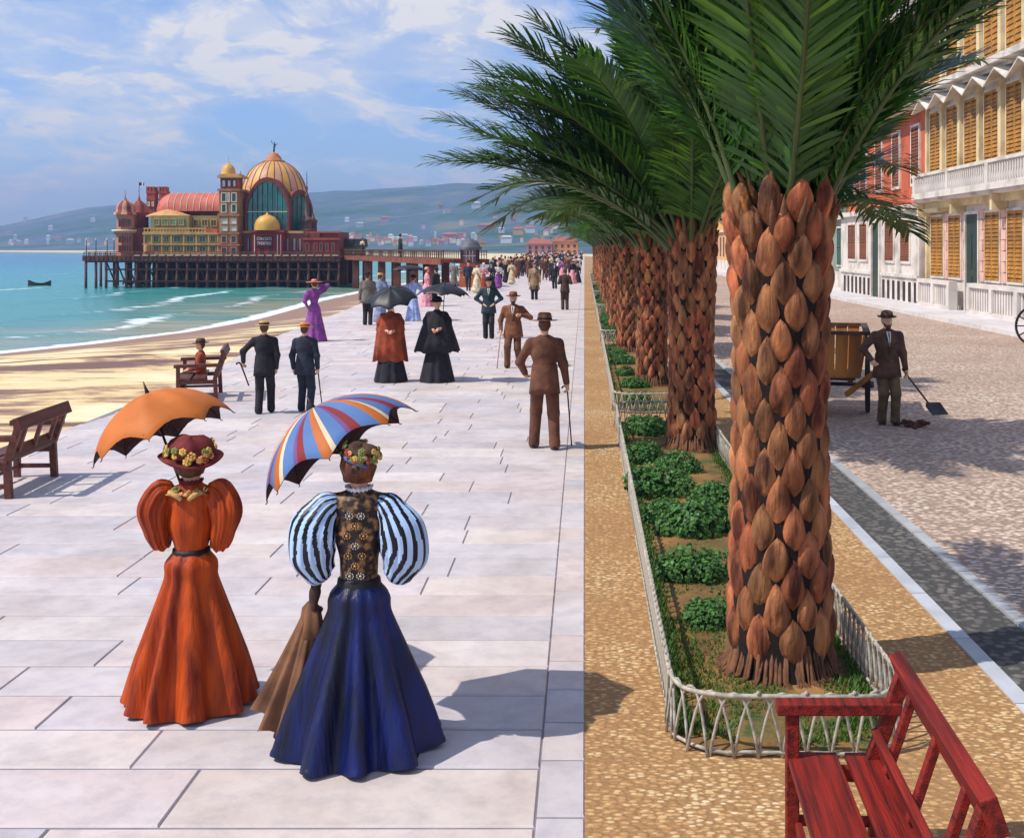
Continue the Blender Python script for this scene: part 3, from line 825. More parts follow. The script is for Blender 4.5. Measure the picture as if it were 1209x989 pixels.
window_grid(pv, [(470, 492), (502, 526), (536, 560)], 346, 374, Yf + 2.3, TEALD, TAN, 1)
wobj('red_awning', SALMON, [(520, 560, 382, 398, Yf + .9, .8)])
c = L(378, 481, Yf + 3.2); s = (Yf + 3.2) / F / 3.18
b = MB().lathe([(88*s, L(0, 338, Yf+3.2).z), (86*s, L(0, 333, Yf+3.2).z), (55*s, L(0, 322, Yf+3.2).z), (24*s, L(0, 313, Yf+3.2).z), (0.01, L(0, 309, Yf+3.2).z)], 8, 0, (c.x, c.y, 0), smooth=False, sy=.75)
b.build('hipped_roof', TAN, pv)
# barrel roof with rounded end
Yb = Yf + 5.2; s = Yb / F / 3.18
cz = L(0, 318, Yb).z; r = 70 * s; x0, x1 = L(398, 0, Yb).x, L(590, 0, Yb).x
b = MB(); nseg = 16; ring = [(r * math.cos(PI * k / nseg), r * math.sin(PI * k / nseg)) for k in range(nseg + 1)]
cols = 24; vs = []; fs = []
for i in range(cols + 1):
    x = x0 + (x1 - x0) * i / cols
    vs += [(x, Yb - PL.y + a_, cz + b_) for a_, b_ in ring]
for i in range(cols):
    for k in range(nseg): q = i * (nseg + 1) + k; fs.append((q, q + 1, q + nseg + 2, q + nseg + 1))
b.add(vs, fs, 0, True)
vs = []; fs = []
for i in range(9):
    t = PI / 2 * i / 8
    vs += [(x0 - r * .85 * math.sin(t), Yb - PL.y + a_ * math.cos(t), cz + b_ * (math.cos(t) * .9 + .1 * (1 - i / 8))) for a_, b_ in ring]
for i in range(8):
    for k in range(nseg): q = i * (nseg + 1) + k; fs.append((q, q + nseg + 1, q + nseg + 2, q + 1))
b.add(vs, fs, 0, True)
br = b.build('barrel_roof', SALMON, pv)
b = MB()
for i in range(9):
    x = x0 + (x1 - x0) * (i) / 8.0
    b.tube([(x, Yb - PL.y + a_ * 1.01, cz + b_ * 1.01) for a_, b_ in ring], .035, 5)
b.build('roof_rib', CREAM, br)
wobj('clerestory', REDD, [(372, 590, 316, 336, Yb - .9, 3.4)])
# clock tower
Yt = Yf - .3
wobj('tower', mat('tower_brown', rgb(176, 118, 80), .75, .15, 1.5, .15), [(568, 640, 236, 483, Yt, 2.2), (562, 646, 232, 240, Yt - .1, 2.4), (562, 644, 326, 334, Yt - .1, 2.4), (560, 644, 396, 402, Yt - .1, 2.4), (560, 646, 440, 446, Yt - .1, 2.4)])
wobj('tower_belfry', RED, [(573, 637, 190, 233, Yt + .2, 1.8)])
wobj('tower_cornice', TAN, [(560, 650, 182, 190, Yt - .1, 2.4), (568, 642, 176, 182, Yt + .1, 2.0)])
window_grid(pv, [(577, 594), (598, 614), (618, 633)], 198, 226, Yt + .2, mat('belfry_white', rgb(222, 222, 226), .6), REDD, 0)
window_grid(pv, [(576, 596), (600, 608), (614, 634)], 246, 282, Yt, TEALD, CREAM, 0)
window_grid(pv, [(576, 596), (614, 634)], 288, 322, Yt, TEALD, CREAM, 0)
window_grid(pv, [(574, 602), (608, 636)], 342, 366, Yt, mat('white_shutter', rgb(224, 212, 206), .6), TAN, 0)
window_grid(pv, [(574, 602), (608, 636)], 370, 392, Yt, mat('white_shutter', rgb(224, 212, 206), .6), TAN, 0)
window_grid(pv, [(576, 598), (612, 634)], 406, 436, Yt, TEALD, PINK, 0)
window_grid(pv, [(576, 598), (612, 634)], 450, 478, Yt, TEALD, PINK, 0)
wlathe('tower_dome', 604, Yt + 1.0, [(28, 178), (26, 172), (24, 158), (17, 146), (8, 140), (3, 136), (1.2, 130), (.8, 110)], GOLD, 16)
wlathe('spire', 650, Yt + 1.4, [(5, 300), (5, 200), (7, 196), (2, 190), (1, 165)], REDD, 8)
# great dome on its drum
Yd = P0 + 7.0; s = Yd / F / 3.18; RD = 122
prof = [(118, 400), (120, 330), (122, 285), (122, 255), (117, 228), (106, 198), (91, 172), (72, 150), (52, 137), (36, 130)]
wlathe('drum', 775, Yd, [(116, 483), (116, 396)], REDD, 24)
dm = wlathe('great_dome', 775, Yd, prof, None, 48, mats=[GOLD, PEACH], mfn=lambda i, k: (k // 2) % 2)
c = L(775, 481, Yd)
for k in range(24):
    th = 2 * PI * k / 24 + .001
    MB().tube([(c.x + math.cos(th) * r_ * 1.006 * s, c.y + math.sin(th) * r_ * 1.006 * s, L(0, v, Yd).z) for r_, v in prof[2:]], .035, 5).build('dome_rib', DARK if k % 2 else REDD, dm)
wlathe('lantern', 775, Yd, [(40, 134), (42, 128), (30, 124), (26, 114), (19, 106), (15, 100), (10, 97), (0.1, 96)], mat('lantern_copper', rgb(190, 118, 66), .6, .2, 2, .1), 16)
pr = [('c', (0,0,0), (0,0,.16), .05, .03, 0), ('c', (-.06,0,.12), (0,0,.42), .045, .05, 0), ('c', (.05,.02,.14), (.01,0,.42), .03, .05, 0), ('c', (0,0,.42), (.03,0,.72), .07, .06, 0), ('e', (.05,0,.86), (.055,.055,.07), 0),
      ('c', (.0,0,.70), (-.22,0,.92), .03, .025, 0), ('c', (-.22,0,.92), (-.2,0,1.12), .025, .02, 0), ('c', (.06,0,.68), (.16,0,.5), .03, .02, 0), ('c', (.02,.05,.66), (.3,.1,.8), .05, .02, 0)]
st = link('statue', sdf_mesh('statue', pr, .02, BRONZE, .03), pv, L(775, 97, Yd)); st.scale = (1.15,) * 3
# pointed glass fronts: frame ring, panes, mullions, as deep gables standing in front of the dome
def arch(u0, u1, va, vs_, vb, n=12):
    """pointed arch outline in enlargement pixels, from bottom right anticlockwise to bottom left"""
    uc = (u0 + u1) / 2; hw = (u1 - u0) / 2
    P = [(u1, vb), (u1, vs_)]
    for i in range(1, n): t = i / n; P.append((uc + hw * math.cos(t * PI / 2) ** .85 * (1 - .10 * math.sin(t * PI)), vs_ + (va - vs_) * math.sin(t * PI / 2) ** 1.05 * (1 - .05 * math.sin(t * PI))))
    P.append((uc, va)); Lf = [(2 * uc - a_, b_) for a_, b_ in reversed(P[:-1])]
    return P + Lf
def gable(u0, u1, va, vs_, vb, Y, depth, rot=0.0, piv=None, nm=5, bar=None):
    O = arch(u0, u1, va, vs_, vb); t = 8
    I = arch(u0 + t, u1 - t, va + t * 2.2, vs_ + t * .3, vb - 3)
    def T(p, d):
        q = L(p[0], p[1], Y); q.y += d
        if rot:
            pv_ = c; q = q - pv_; q.rotate(Matrix.Rotation(rot, 3, 'Z')); q = q + pv_
        return q
    n = len(O); vs = [T(p, 0) for p in O] + [T(p, 0) for p in I] + [T(p, depth) for p in O] + [T(p, .25) for p in I]
    fs = []
    for i in range(n - 1): fs += [(i, i+1, n+i+1, n+i), (i+1, i, 2*n+i, 2*n+i+1), (n+i, n+i+1, 3*n+i+1, 3*n+i)]
    f = MB().add(vs, fs).build('arched_front', REDD, pv)
    g = MB().add([T(p, .2) for p in I], [tuple(range(n))]).build('pane', TEAL, f)
    b = MB()
    for k in range(nm):
        u = u0 + t + (u1 - u0 - 2*t) * (k + 1) / (nm + 1)
        top = min(b_ for a_, b_ in I if abs(a_ - u) < (u1 - u0) / 9 + 2)
        b.beam(T((u, vb), .12), T((u, top + 4), .12), .05, .06)
    b.build('mullion', DARK, f)
    if bar: MB().beam(T((u0 + t, bar), .08), T((u1 - t, bar), .08), .08, .07).build('transom', CREAM, f)
    return f
gable(666, 832, 188, 300, 396, P0 + 2.75, 2.6, 0, nm=7, bar=318)
gable(690, 806, 232, 305, 396, P0 + 3.0, 2.2, R(48), nm=4)
gable(690, 806, 232, 305, 396, P0 + 3.0, 2.2, R(-48), nm=4)
# body below the dome, entrance and its small gold dome
wobj('hall_wall', mat('hall_brown', rgb(150, 92, 66), .75, .2, 1.5, .15), [(640, 900, 398, 483, P0 + 2.9, 8)])
wobj('hall_cornice', TAN, [(640, 690, 390, 399, P0 + 2.7, .4), (812, 884, 390, 399, P0 + 2.7, .4)])
window_grid(pv, [(650, 661), (672, 683), (820, 832), (844, 858), (866, 878)], 415, 466, P0 + 2.9, mat('pale_pane', rgb(178, 196, 206), .3, .2, 1, 0), REDD, 0)
wobj('entrance', mat('entrance_red', rgb(150, 44, 46), .7, .15, 1.5, .1), [(694, 806, 394, 483, P0 + 1.5, 1.5), (688, 812, 386, 396, P0 + 1.35, 1.8)])
wlathe('gold_dome', 749, P0 + 2.0, [(47, 388), (47, 380), (46, 366), (40, 350), (28, 337), (12, 331), (5, 329), (4, 324), (.1, 320)], GOLD, 24)
wobj('entrance_column', CREAM, [(u, u + 3, 404, 480, P0 + 1.42, .08) for u in (700, 786, 798)])
wobj('doorway', DARK, [(722, 736, 452, 480, P0 + 1.46, .06), (756, 770, 452, 480, P0 + 1.46, .06)])
sg = wobj('sign_board', mat('sign_dark', rgb(92, 28, 34), .7), [(706, 770, 410, 448, P0 + 1.40, .08)])
def text(body, size, mtl, parent, M, ext=.006):
    cu = bpy.data.curves.new('lettering', 'FONT'); cu.body = body; cu.size = size; cu.extrude = ext; cu.align_x = 'CENTER'; cu.align_y = 'CENTER'
    cu.resolution_u = 2
    t = bpy.data.objects.new('tmp', cu); COL.objects.link(t)
    bpy.context.view_layer.update()
    me = bpy.data.meshes.new_from_object(t.evaluated_get(bpy.context.evaluated_depsgraph_get()))
    bpy.data.objects.remove(t); me.materials.clear(); me.materials.append(mtl)
    o = link('lettering', me, parent); o.matrix_local = M; return o
WHITE = mat('white_paint', rgb(236, 232, 226), .6, .04, 4, .02)
for body, v in (('CONCERTS', 420), ('THEATRO', 437)):
    q = L(738, v, P0 + 1.38); text(body, .42, WHITE, sg, Matrix.Translation(q) @ Matrix.Rotation(R(90), 4, 'X') @ Matrix.Diagonal((.66 if len(body) > 7 else .72, 1, 1, 1)))
# right-hand minaret and annexe
wlathe('minaret', 898, P0 + 4, [(22, 483), (22, 400), (30, 396), (30, 384), (20, 380), (20, 360), (28, 354), (24, 345), (14, 340), (8, 335), (7, 262), (9, 258), (4, 250), (3, 235), (5, 230), (2, 222), (1, 166)], mat('minaret_brown', rgb(104, 76, 64), .7, .2, 2, .1), 12)
wlathe('minaret', 922, P0 + 4.6, [(14, 400), (14, 360), (18, 352), (8, 345), (1, 322)], mat('minaret_brown', rgb(104, 76, 64)), 10)
wobj('annexe', REDD, [(884, 1016, 420, 483, P0 + 2.6, 6), (880, 946, 398, 420, P0 + 3.0, 5), (950, 1018, 394, 420, P0 + 3.2, 5)])
wobj('annexe_trim', RED, [(882, 1020, 416, 424, P0 + 2.5, .3), (880, 1020, 392, 398, P0 + 3.0, .4)])
window_grid(pv, [(892, 908), (924, 938), (944, 958), (966, 980), (990, 1004)], 434, 466, P0 + 2.6, TEALD, RED, 0)
# green hut at the pier head
ht = thing('pier_hut', 'small olive green hut with flat dark roof at the landward end of the pier', 'hut', W(1060, 500, P0 + 7) * Vector((1, 1, 0)) + Vector((0, 0, DZ - .06)))
PLh = Vector(ht.location)
for nm, m, sp in (('wall', mat('hut_green', rgb(132, 146, 92), .8, .15, 1, .1), [(1022, 1100, 448, 486, P0 + 5.6, 3)]), ('roof', mat('hut_roof', rgb(52, 58, 52), .85, .2, 1, .1), [(1018, 1104, 420, 450, P0 + 5.4, 3.4)])):
    b = MB()
    for (u0, u1, v0, v1, Y, d) in sp:
        a_, c_ = W(u0, v1, Y) - PLh, W(u1, v0, Y) - PLh
        b.box(((a_.x+c_.x)/2, a_.y + d/2, (a_.z+c_.z)/2), (c_.x-a_.x, d, c_.z-a_.z), 0, 0, None, None, .94 if nm == 'roof' else 1)
    b.build(nm, m, ht)
for u in (1034, 1074):
    b = MB(); a_, c_ = W(u - 7, 482, P0 + 5.5) - PLh, W(u + 7, 460, P0 + 5.5) - PLh
    b.box(((a_.x+c_.x)/2, a_.y, (a_.z+c_.z)/2), (c_.x-a_.x, .14, c_.z-a_.z)); f = b.build('window', mat('hut_window', rgb(36, 60, 44), .3), ht)
    MB().box(((a_.x+c_.x)/2, a_.y - .08, (a_.z+c_.z)/2), ((c_.x-a_.x)*.5, .04, (c_.z-a_.z)*.6)).build('pane', mat('pale_pane2', rgb(190, 214, 200), .3), f)
# kiosk where the walkway lands: square plinth, glazed lantern, ribbed dome
kc = Vector(((555 - VX) * 79 / F, 79.0, 0)); ks = 79 / F
kk = thing('kiosk', 'small domed kiosk on an orange plinth where the footbridge meets the promenade', 'kiosk', kc); kk.scale = (.62, .62, 1)
zz = lambda py: CH - (py - VY) * ks
b = MB().box((0, 0, zz(320)/2 + .0), (2.1, 2.1, zz(320)), 0); b.build('plinth', mat('plinth_orange', rgb(176, 96, 52), .8, .2, 2, .2), kk)
b = MB().box((0, 0, zz(313) - .02), (2.0, 2.0, .3)).box((0, 0, zz(318)), (2.3, 2.3, .12)); b.build('counter', mat('kiosk_red', rgb(160, 62, 40), .7), kk)
for sx in (-.8, .8):
    for sy in (-.8, .8): MB().box((sx, sy, (zz(292) + zz(312))/2), (.22, .22, zz(292) - zz(312)), 0).build('post', DARK, kk)
b = MB().box((0, 0, (zz(293) + zz(311))/2), (1.45, 1.45, zz(293) - zz(311) - .1)); b.build('glazing', mat('kiosk_glass', rgb(120, 96, 104), .3, .5, 3, 0), kk)
b = MB()
for q in (-.35, 0, .35): b.box((q, -.75, (zz(293) + zz(311))/2), (.05, .06, .9))
b.box((0, -.75, zz(302)), (1.4, .06, .05)); b.build('glazing_bar', CREAM, kk)
b = MB().lathe([(1.25, zz(293) - .12), (1.28, zz(292)), (1.1, zz(291)), (1.0, zz(288)), (.8, zz(285)), (.45, zz(283)), (.12, zz(282.2)), (.05, zz(280)), (.01, zz(279))], 16); b.build('roof', mat('kiosk_roof', rgb(92, 96, 100), .6, .25, 2, .1), kk)

# rowing boat
bo = thing('rowing_boat', 'small dark rowing boat drifting alone on the open sea', 'boat', at(47, 336, 117) + Vector((0, 0, 0)))
bo.location.z = -1.2
vs = []
for i in range(9):
    t = i / 8; wv = .42 * math.sin(PI * (.12 + .80 * t)) ** .7 * (1 if i < 8 else .5); x = -1.1 + 2.2 * t; zt = .32 + .28 * abs(2*t - 1) ** 2.5
    vs += [(x, -wv, zt), (x, -wv * .7, .05), (x, 0, -.1), (x, wv * .7, .05), (x, wv, zt)]
bm = MB().add(vs, [(i*5+k, i*5+k+1, i*5+k+6, i*5+k+5) for i in range(8) for k in range(4)] + [(0, 4, 3, 2, 1), (40, 41, 42, 43, 44)], 0)
bm.build('hull', mat('boat_hull', rgb(70, 56, 46), .7, .2, 3, .1), bo)
MB().box((-.2, 0, .25), (.2, .7, .04)).box((.45, 0, .25), (.2, .6, .04)).build('thwart', TAN, bo)
# ------------------------------------------------------------------ palms, beds, fences, shrubs
def frond_mesh(name, droop, seed, n=92, mats=None):
    """one feather leaf of unit-ish length 1 along +x, bending down by droop radians"""
    r = random.Random(seed); pts = [Vector((0, 0, 0))]; ths = []; K = 28
    side = r.uniform(-.12, .12)
    for i in range(K):
        s = (i + .5) / K; th = -droop * s ** 1.7; ths.append(th)
        pts.append(pts[-1] + Vector((math.cos(th), side * s * .6, math.sin(th))) / K)
    b = MB(); b.tube(pts, [.0105 * (1 - .86 * i / K) + .014 * max(0, 1 - i / 3) for i in range(K + 1)], 5, 0)
    for side_ in (-1, 1):
        for j in range(n):
            s = .15 + .845 * (j + r.uniform(-.2, .2)) / n
            k = min(K - 1, int(s * K)); f = s * K - k
            p = pts[k].lerp(pts[k+1], f); d = (pts[k+1] - pts[k]).normalized()
            y = Vector((0, side_, 0)); up = Vector((-d.z, 0, d.x))
            q = (s - .15) / .85
            ln = .20 * (math.sin(PI * min(1, q * .66 + .16)) ** .6) * r.uniform(.85, 1.1) * (1.0 - .18 * q)
            ang = R(60 - 26 * q + r.uniform(-6, 6)); lift = R(24 + r.choice((-14, 4, 16)) - 14 * q)
            dr = (d * math.cos(ang) + (y * math.cos(lift) + up * math.sin(lift)) * math.sin(ang)).normalized()
            wv = .0062; bn = (dr.cross(up)).normalized()
            sag = Vector((0, 0, -1)) * ln
            a = p; m1 = p + dr * ln * .45; m2 = p + dr * ln * .8 + sag * .05; e = p + dr * ln + sag * .17
            t = r.uniform(.75, 1.2); g_ = r.random() < .16; c = (t * (2.3 if g_ else 1), t * (1.75 if g_ else 1), t * .9)
            b.add([a - bn*wv*.5, a + bn*wv*.5, m1 - bn*wv, m1 + bn*wv, m2 - bn*wv*.7, m2 + bn*wv*.7, e], [(0,1,3,2), (2,3,5,4), (4,5,6)], 1, False, c)
    return b.mesh(name, mats)
LEAF = mat('palm_leaf', rgb(62, 106, 40), .36, .35, 3, 0, attr=True, spec=.5, trans=.30)
STALK = mat('palm_stalk', rgb(74, 88, 40), .5, .25, 4, .1)
FRONDS = [frond_mesh('frond', d, i, mats=[STALK, LEAF]) for i, d in enumerate((.35, .6, .85, 1.1, 1.4))]
TRUNKM = mat('palm_bark_core', rgb(30, 20, 16), .95, .3, 9, .5)
SCALE = mat('palm_leaf_base', rgb(84, 50, 34), .8, 0, 12, .8, attr=True, stretch=(1, 1, .2), bscale=30, col2=rgb(200, 136, 88), lo=.36, hi=.70, bdist=.03, spec=.25)
FIBRE = mat('palm_root', rgb(112, 74, 50), .9, .3, 14, .5)
def trunk_mesh(seed, h=2.85, r0=.285, n=9, rows=16):
    r = random.Random(seed); b = MB()
    def rad(z): return r0 * (1 + .05 * math.sin(z * 2.3 + seed) - .04 * z / h) + .05 * math.exp(-z / .12)
    b.lathe([(rad(z), z) for z in np.linspace(-.03, h, 24)], 28, 0, fn=lambda th, rr, z, i: (rr * (1 + .03 * math.sin(7 * th + z * 9)), z))
    vp = (h - .22) / rows
    for i in range(rows + 1):
        for j in range(n):
            zb = .16 + i * vp + r.uniform(-.012, .012); th0 = 2 * PI * (j + .5 * (i % 2)) / n + r.uniform(-.03, .03) + .012 * i
            hw = PI / n * r.uniform(.80, .94); ht = vp * 1.66 * r.uniform(.92, 1.04); pr = r.uniform(.045, .062) * (1 + .6 * max(0, (i - rows + 4) / 4))
            U, Vn = 6, 7; vs = []; r_e = r.uniform(.60, .80); skew = r.uniform(-.15, .15); rag = r.uniform(0, .05)
            for v in range(Vn + 1):
                t = v / Vn
                wv = max(0.0, math.sin(PI * (t ** .80) )) ** r_e if 0 < t < 1 else 0
                wv = wv * (1 - .22 * t) + (.14 if t == 0 else 0)
                for u in range(U + 1):
                    q = -1 + 2 * u / U
                    a = th0 + q * hw * wv * 1.06 + skew * hw * (t - .5); z = zb + ht * t + rag * (abs(q) ** 2) * (t > .6) + r.uniform(-.004, .004)
                    out = pr * (max(0, 1 - q * q) ** .5) * (max(0, math.sin(PI * min(1, t * .92 + .03))) ** .55) * (.5 + .75 * t)
                    rr = rad(z) + out - .006 + r.uniform(-.003, .003) * (0 < t < 1)
                    vs.append((rr * math.cos(a), rr * math.sin(a), z))
            k = r.uniform(.6, 1.12); red = r.random() ** 1.3; c = (k * (1.0 + .25 * red), k * (1.04 - .18 * red), k * (1.0 - .12 * red))
            b.add(vs, [(v*(U+1)+u, v*(U+1)+u+1, (v+1)*(U+1)+u+1, (v+1)*(U+1)+u) for v in range(Vn) for u in range(U)], 1, True, c)
    for k in range(150):                               # splayed root fibres
        th = r.uniform(0, 2 * PI); L_ = r.uniform(.06, .34); a = Vector((math.cos(th), math.sin(th), 0)); q = a * (r0 + .01)
        t2 = th + r.uniform(-.5, .5); d = Vector((math.cos(t2), math.sin(t2), 0))
        b.tube([q + Vector((0, 0, r.uniform(.12, .26))), q + a * .05 + Vector((0, 0, .06)), q + d * L_ + Vector((0, 0, -.01))], [r.uniform(.008, .02), r.uniform(.007, .016), .003], 4, 2)
    b.lathe([(r0 * .98, h - .25), (r0 * .86, h - .02), (r0 * .6, h + .14), (r0 * .3, h + .3), (.01, h + .36)], 20, 0)
    for k in range(54):                                # old leaf stubs and fibre under the crown
        th = r.uniform(0, 2 * PI); a = Vector((math.cos(th), math.sin(th), 0)); u_ = r.random(); q = a * (r0 * (1.02 - .45 * u_)); ln = r.uniform(.10, .26)
        z0 = h - .16 + .22 * u_; b.tube([q + Vector((0, 0, z0)), q + a * ln * .22 + Vector((0, 0, z0 + ln * .6)), q + a * ln * .45 + Vector((0, 0, z0 + ln))], [.034, .024, r.uniform(.002, .012)], 5, 2 if r.random() < .5 else 1, col=(r.uniform(.7, 1.1), r.uniform(.6, .9), r.uniform(.5, .8)))
    return b.mesh('trunk', [TRUNKM, SCALE, FIBRE])
TR = [trunk_mesh(1), trunk_mesh(2), trunk_mesh(3)]
stub_m = None
def palm(loc, idx, label, seed, nfr, Lf, trunk, low, custom=None, h=2.85):
    p = thing('palm_tree', label, 'palm tree', loc, 0, 'palms planted in a row along the promenade')
    t = link('trunk', trunk, p, (0, 0, 0), random.Random(seed).uniform(0, 6))
    r = random.Random(seed)
    def fr(az, el_, L_, k, base=.16, zz=0.0, roll=0):
        o = link('frond', FRONDS[k], p)
        a = R(az)
        o.location = (math.cos(a) * base, math.sin(a) * base, h - .12 + zz)
        o.rotation_mode = 'QUATERNION'
        o.rotation_quaternion = (Matrix.Rotation(a, 3, 'Z') @ Matrix.Rotation(-R(el_), 3, 'Y') @ Matrix.Rotation(R(roll), 3, 'X')).to_quaternion()
        o.scale = (L_,) * 3
    for i in range(nfr):
        f = (i + .5) / nfr; az = i * 137.508 + r.uniform(-9, 9); e = 86 - (86 - low) * f ** .8 + r.uniform(-5, 5)
        azr = az % 360
        if custom and not custom(azr, e): continue
        fr(az, e, Lf * r.uniform(.86, 1.08), min(4, int(f * 4.2 + r.uniform(0, .9))), .05 + .19 * f, -.12 * f + r.uniform(-.04, .04), r.uniform(-25, 25))
    return p, fr
ORD = ['nearest', 'second', 'third', 'fourth', 'fifth', 'sixth', 'seventh', 'eighth', 'ninth', 'tenth', 'eleventh', 'twelfth', 'thirteenth', 'fourteenth']
PALM_Y = [7.4, 15.5, 22.6, 29.8, 37.0, 44.2, 52.0, 59.5, 67, 75, 84, 93, 103, 114]
PALM_X = [1.22, 1.40, 1.28, 1.12, 1.08, 1.1, 1.1, 1.1, 1.1, 1.1, 1.1, 1.1, 1.1, 1.1]
for i, (x, y) in enumerate(zip(PALM_X, PALM_Y)):
    lab = (f'{ORD[i]} palm of the row, ' + ('thick scaly trunk standing inside the hooped fence' if i == 0 else 'rough brown trunk rising behind the leafy shrubs' if i == 1 else 'scaly trunk along the gravel path'))
    if i == 0:
        # fronds that would hang across the view toward the street or the viewer are short or steep here
        p, fr = palm((x, y, 0), 0, lab, 11, 90, 2.4, TR[0], 46, lambda a, e: (e > 70) if 95 < a < 265 else (e > 64) if a >= 265 or a < 48 else e > 70)
        for az, e, L_, k in ((70, 38, 2.4, 2), (60, 27, 2.0, 3), (52, 34, 1.9, 2), (66, 44, 2.5, 2), (74, 30, 2.5, 3), (50, 24, 1.7, 3), (78, 50, 2.4, 1), (150, 66, 2.6, 1), (165, 70, 2.5, 1), (120, 58, 2.6, 2), (135, 60, 2.7, 1), (105, 48, 2.6, 2), (8, 60, 2.3, 1), (340, 66, 2.2, 1), (22, 64, 2.4, 2), (185, 74, 2.5, 1), (30, 54, 2.2, 2)):
            fr(az, e, L_, k, .2)
    elif i == 1:
        p, fr = palm((x, y, 0), 1, lab, 5, 100, 3.1, TR[1], 38, lambda a, e: not (200 < a < 320 and e < 50) and not ((a < 70 or a > 320) and e < 66))
        for az, e, L_, k in ((176, 42, 3.45, 0), (182, 35, 3.4, 0), (188, 31, 3.3, 1), (170, 50, 3.4, 1), (196, 44, 3.2, 0), (165, 58, 3.4, 1), (184, 54, 3.4, 1), (205, 38, 3.0, 1), (200, 62, 3.4, 1), (172, 34, 3.2, 1), (178, 64, 3.4, 1), (190, 70, 3.4, 1), (160, 44, 3.2, 1), (180, 48, 3.3, 1)):
            fr(az, e, L_, k, .22)
    else:
        palm((x, y, 0), i, lab, 30 + i, 64 if i < 7 else 40, 2.9 if i < 5 else 2.7, TR[i % 3], 42, None)

BEDS = [(6.15, 17.9), (18.9, 32.2), (33.2, 47.3), (48.3, 62.5), (63.5, 79), (80, 97), (98, 118)]
WICK = mat('fence_wicker', rgb(172, 164, 148), .8, .35, 20, .3)
SOIL = mat('bed_soil', rgb(104, 78, 44), .95, 0, 1.6, .6, col2=rgb(160, 118, 66), bscale=26, bdist=.03)
nt_ = SOIL.node_tree; pb_ = nt_.nodes['Principled BSDF']; src_ = pb_.inputs['Base Color'].links[0].from_socket
nz_ = N(nt_, 'ShaderNodeTexNoise'); nz_.inputs['Scale'].default_value = 1.9; nz_.inputs['Detail'].default_value = 9; nz_.inputs['Roughness'].default_value = .7
mr_ = N(nt_, 'ShaderNodeMapRange'); mr_.inputs[1].default_value = .48; mr_.inputs[2].default_value = .60
tc_ = N(nt_, 'ShaderNodeTexCoord'); nt_.links.new(tc_.outputs['Object'], nz_.inputs['Vector']); nt_.links.new(nz_.outputs[0], mr_.inputs[0])
mx_ = N(nt_, 'ShaderNodeMix', data_type='RGBA'); nt_.links.new(mr_.outputs[0], mx_.inputs[0]); nt_.links.new(src_, mx_.inputs[6]); mx_.inputs[7].default_value = (*rgb(74, 88, 42), 1)
nt_.links.new(mx_.outputs[2], pb_.inputs['Base Color'])
GRASS = mat('grass_blade', rgb(74, 108, 40), .6, .3, 4, 0, attr=True, trans=.25)
def hoop_mesh(w_=.26, h=.345):
    b = MB(); pts = []
    for i in range(13):
        t = i / 12; x = -w_/2 + w_ * t
        z = h * (1 - abs(2*t - 1) ** 2.3)
        pts.append((x, .006 * math.sin(t * 3), z - .01))
    b.tube(pts, .0085, 5, 0); return b.mesh('hoop', WICK)
HOOP = hoop_mesh()
def perimeter(x0, x1, y0, y1, r):
    P = []
    for cx, cy, a0 in ((x0+r, y0+r, 180), (x1-r, y0+r, 270), (x1-r, y1-r, 0), (x0+r, y1-r, 90)):
        for k in range(7): a = R(a0 + 15 * k); P.append(Vector((cx + r*math.cos(a), cy + r*math.sin(a), 0)))
    P.append(P[0].copy()); return P
rb = random.Random(17)
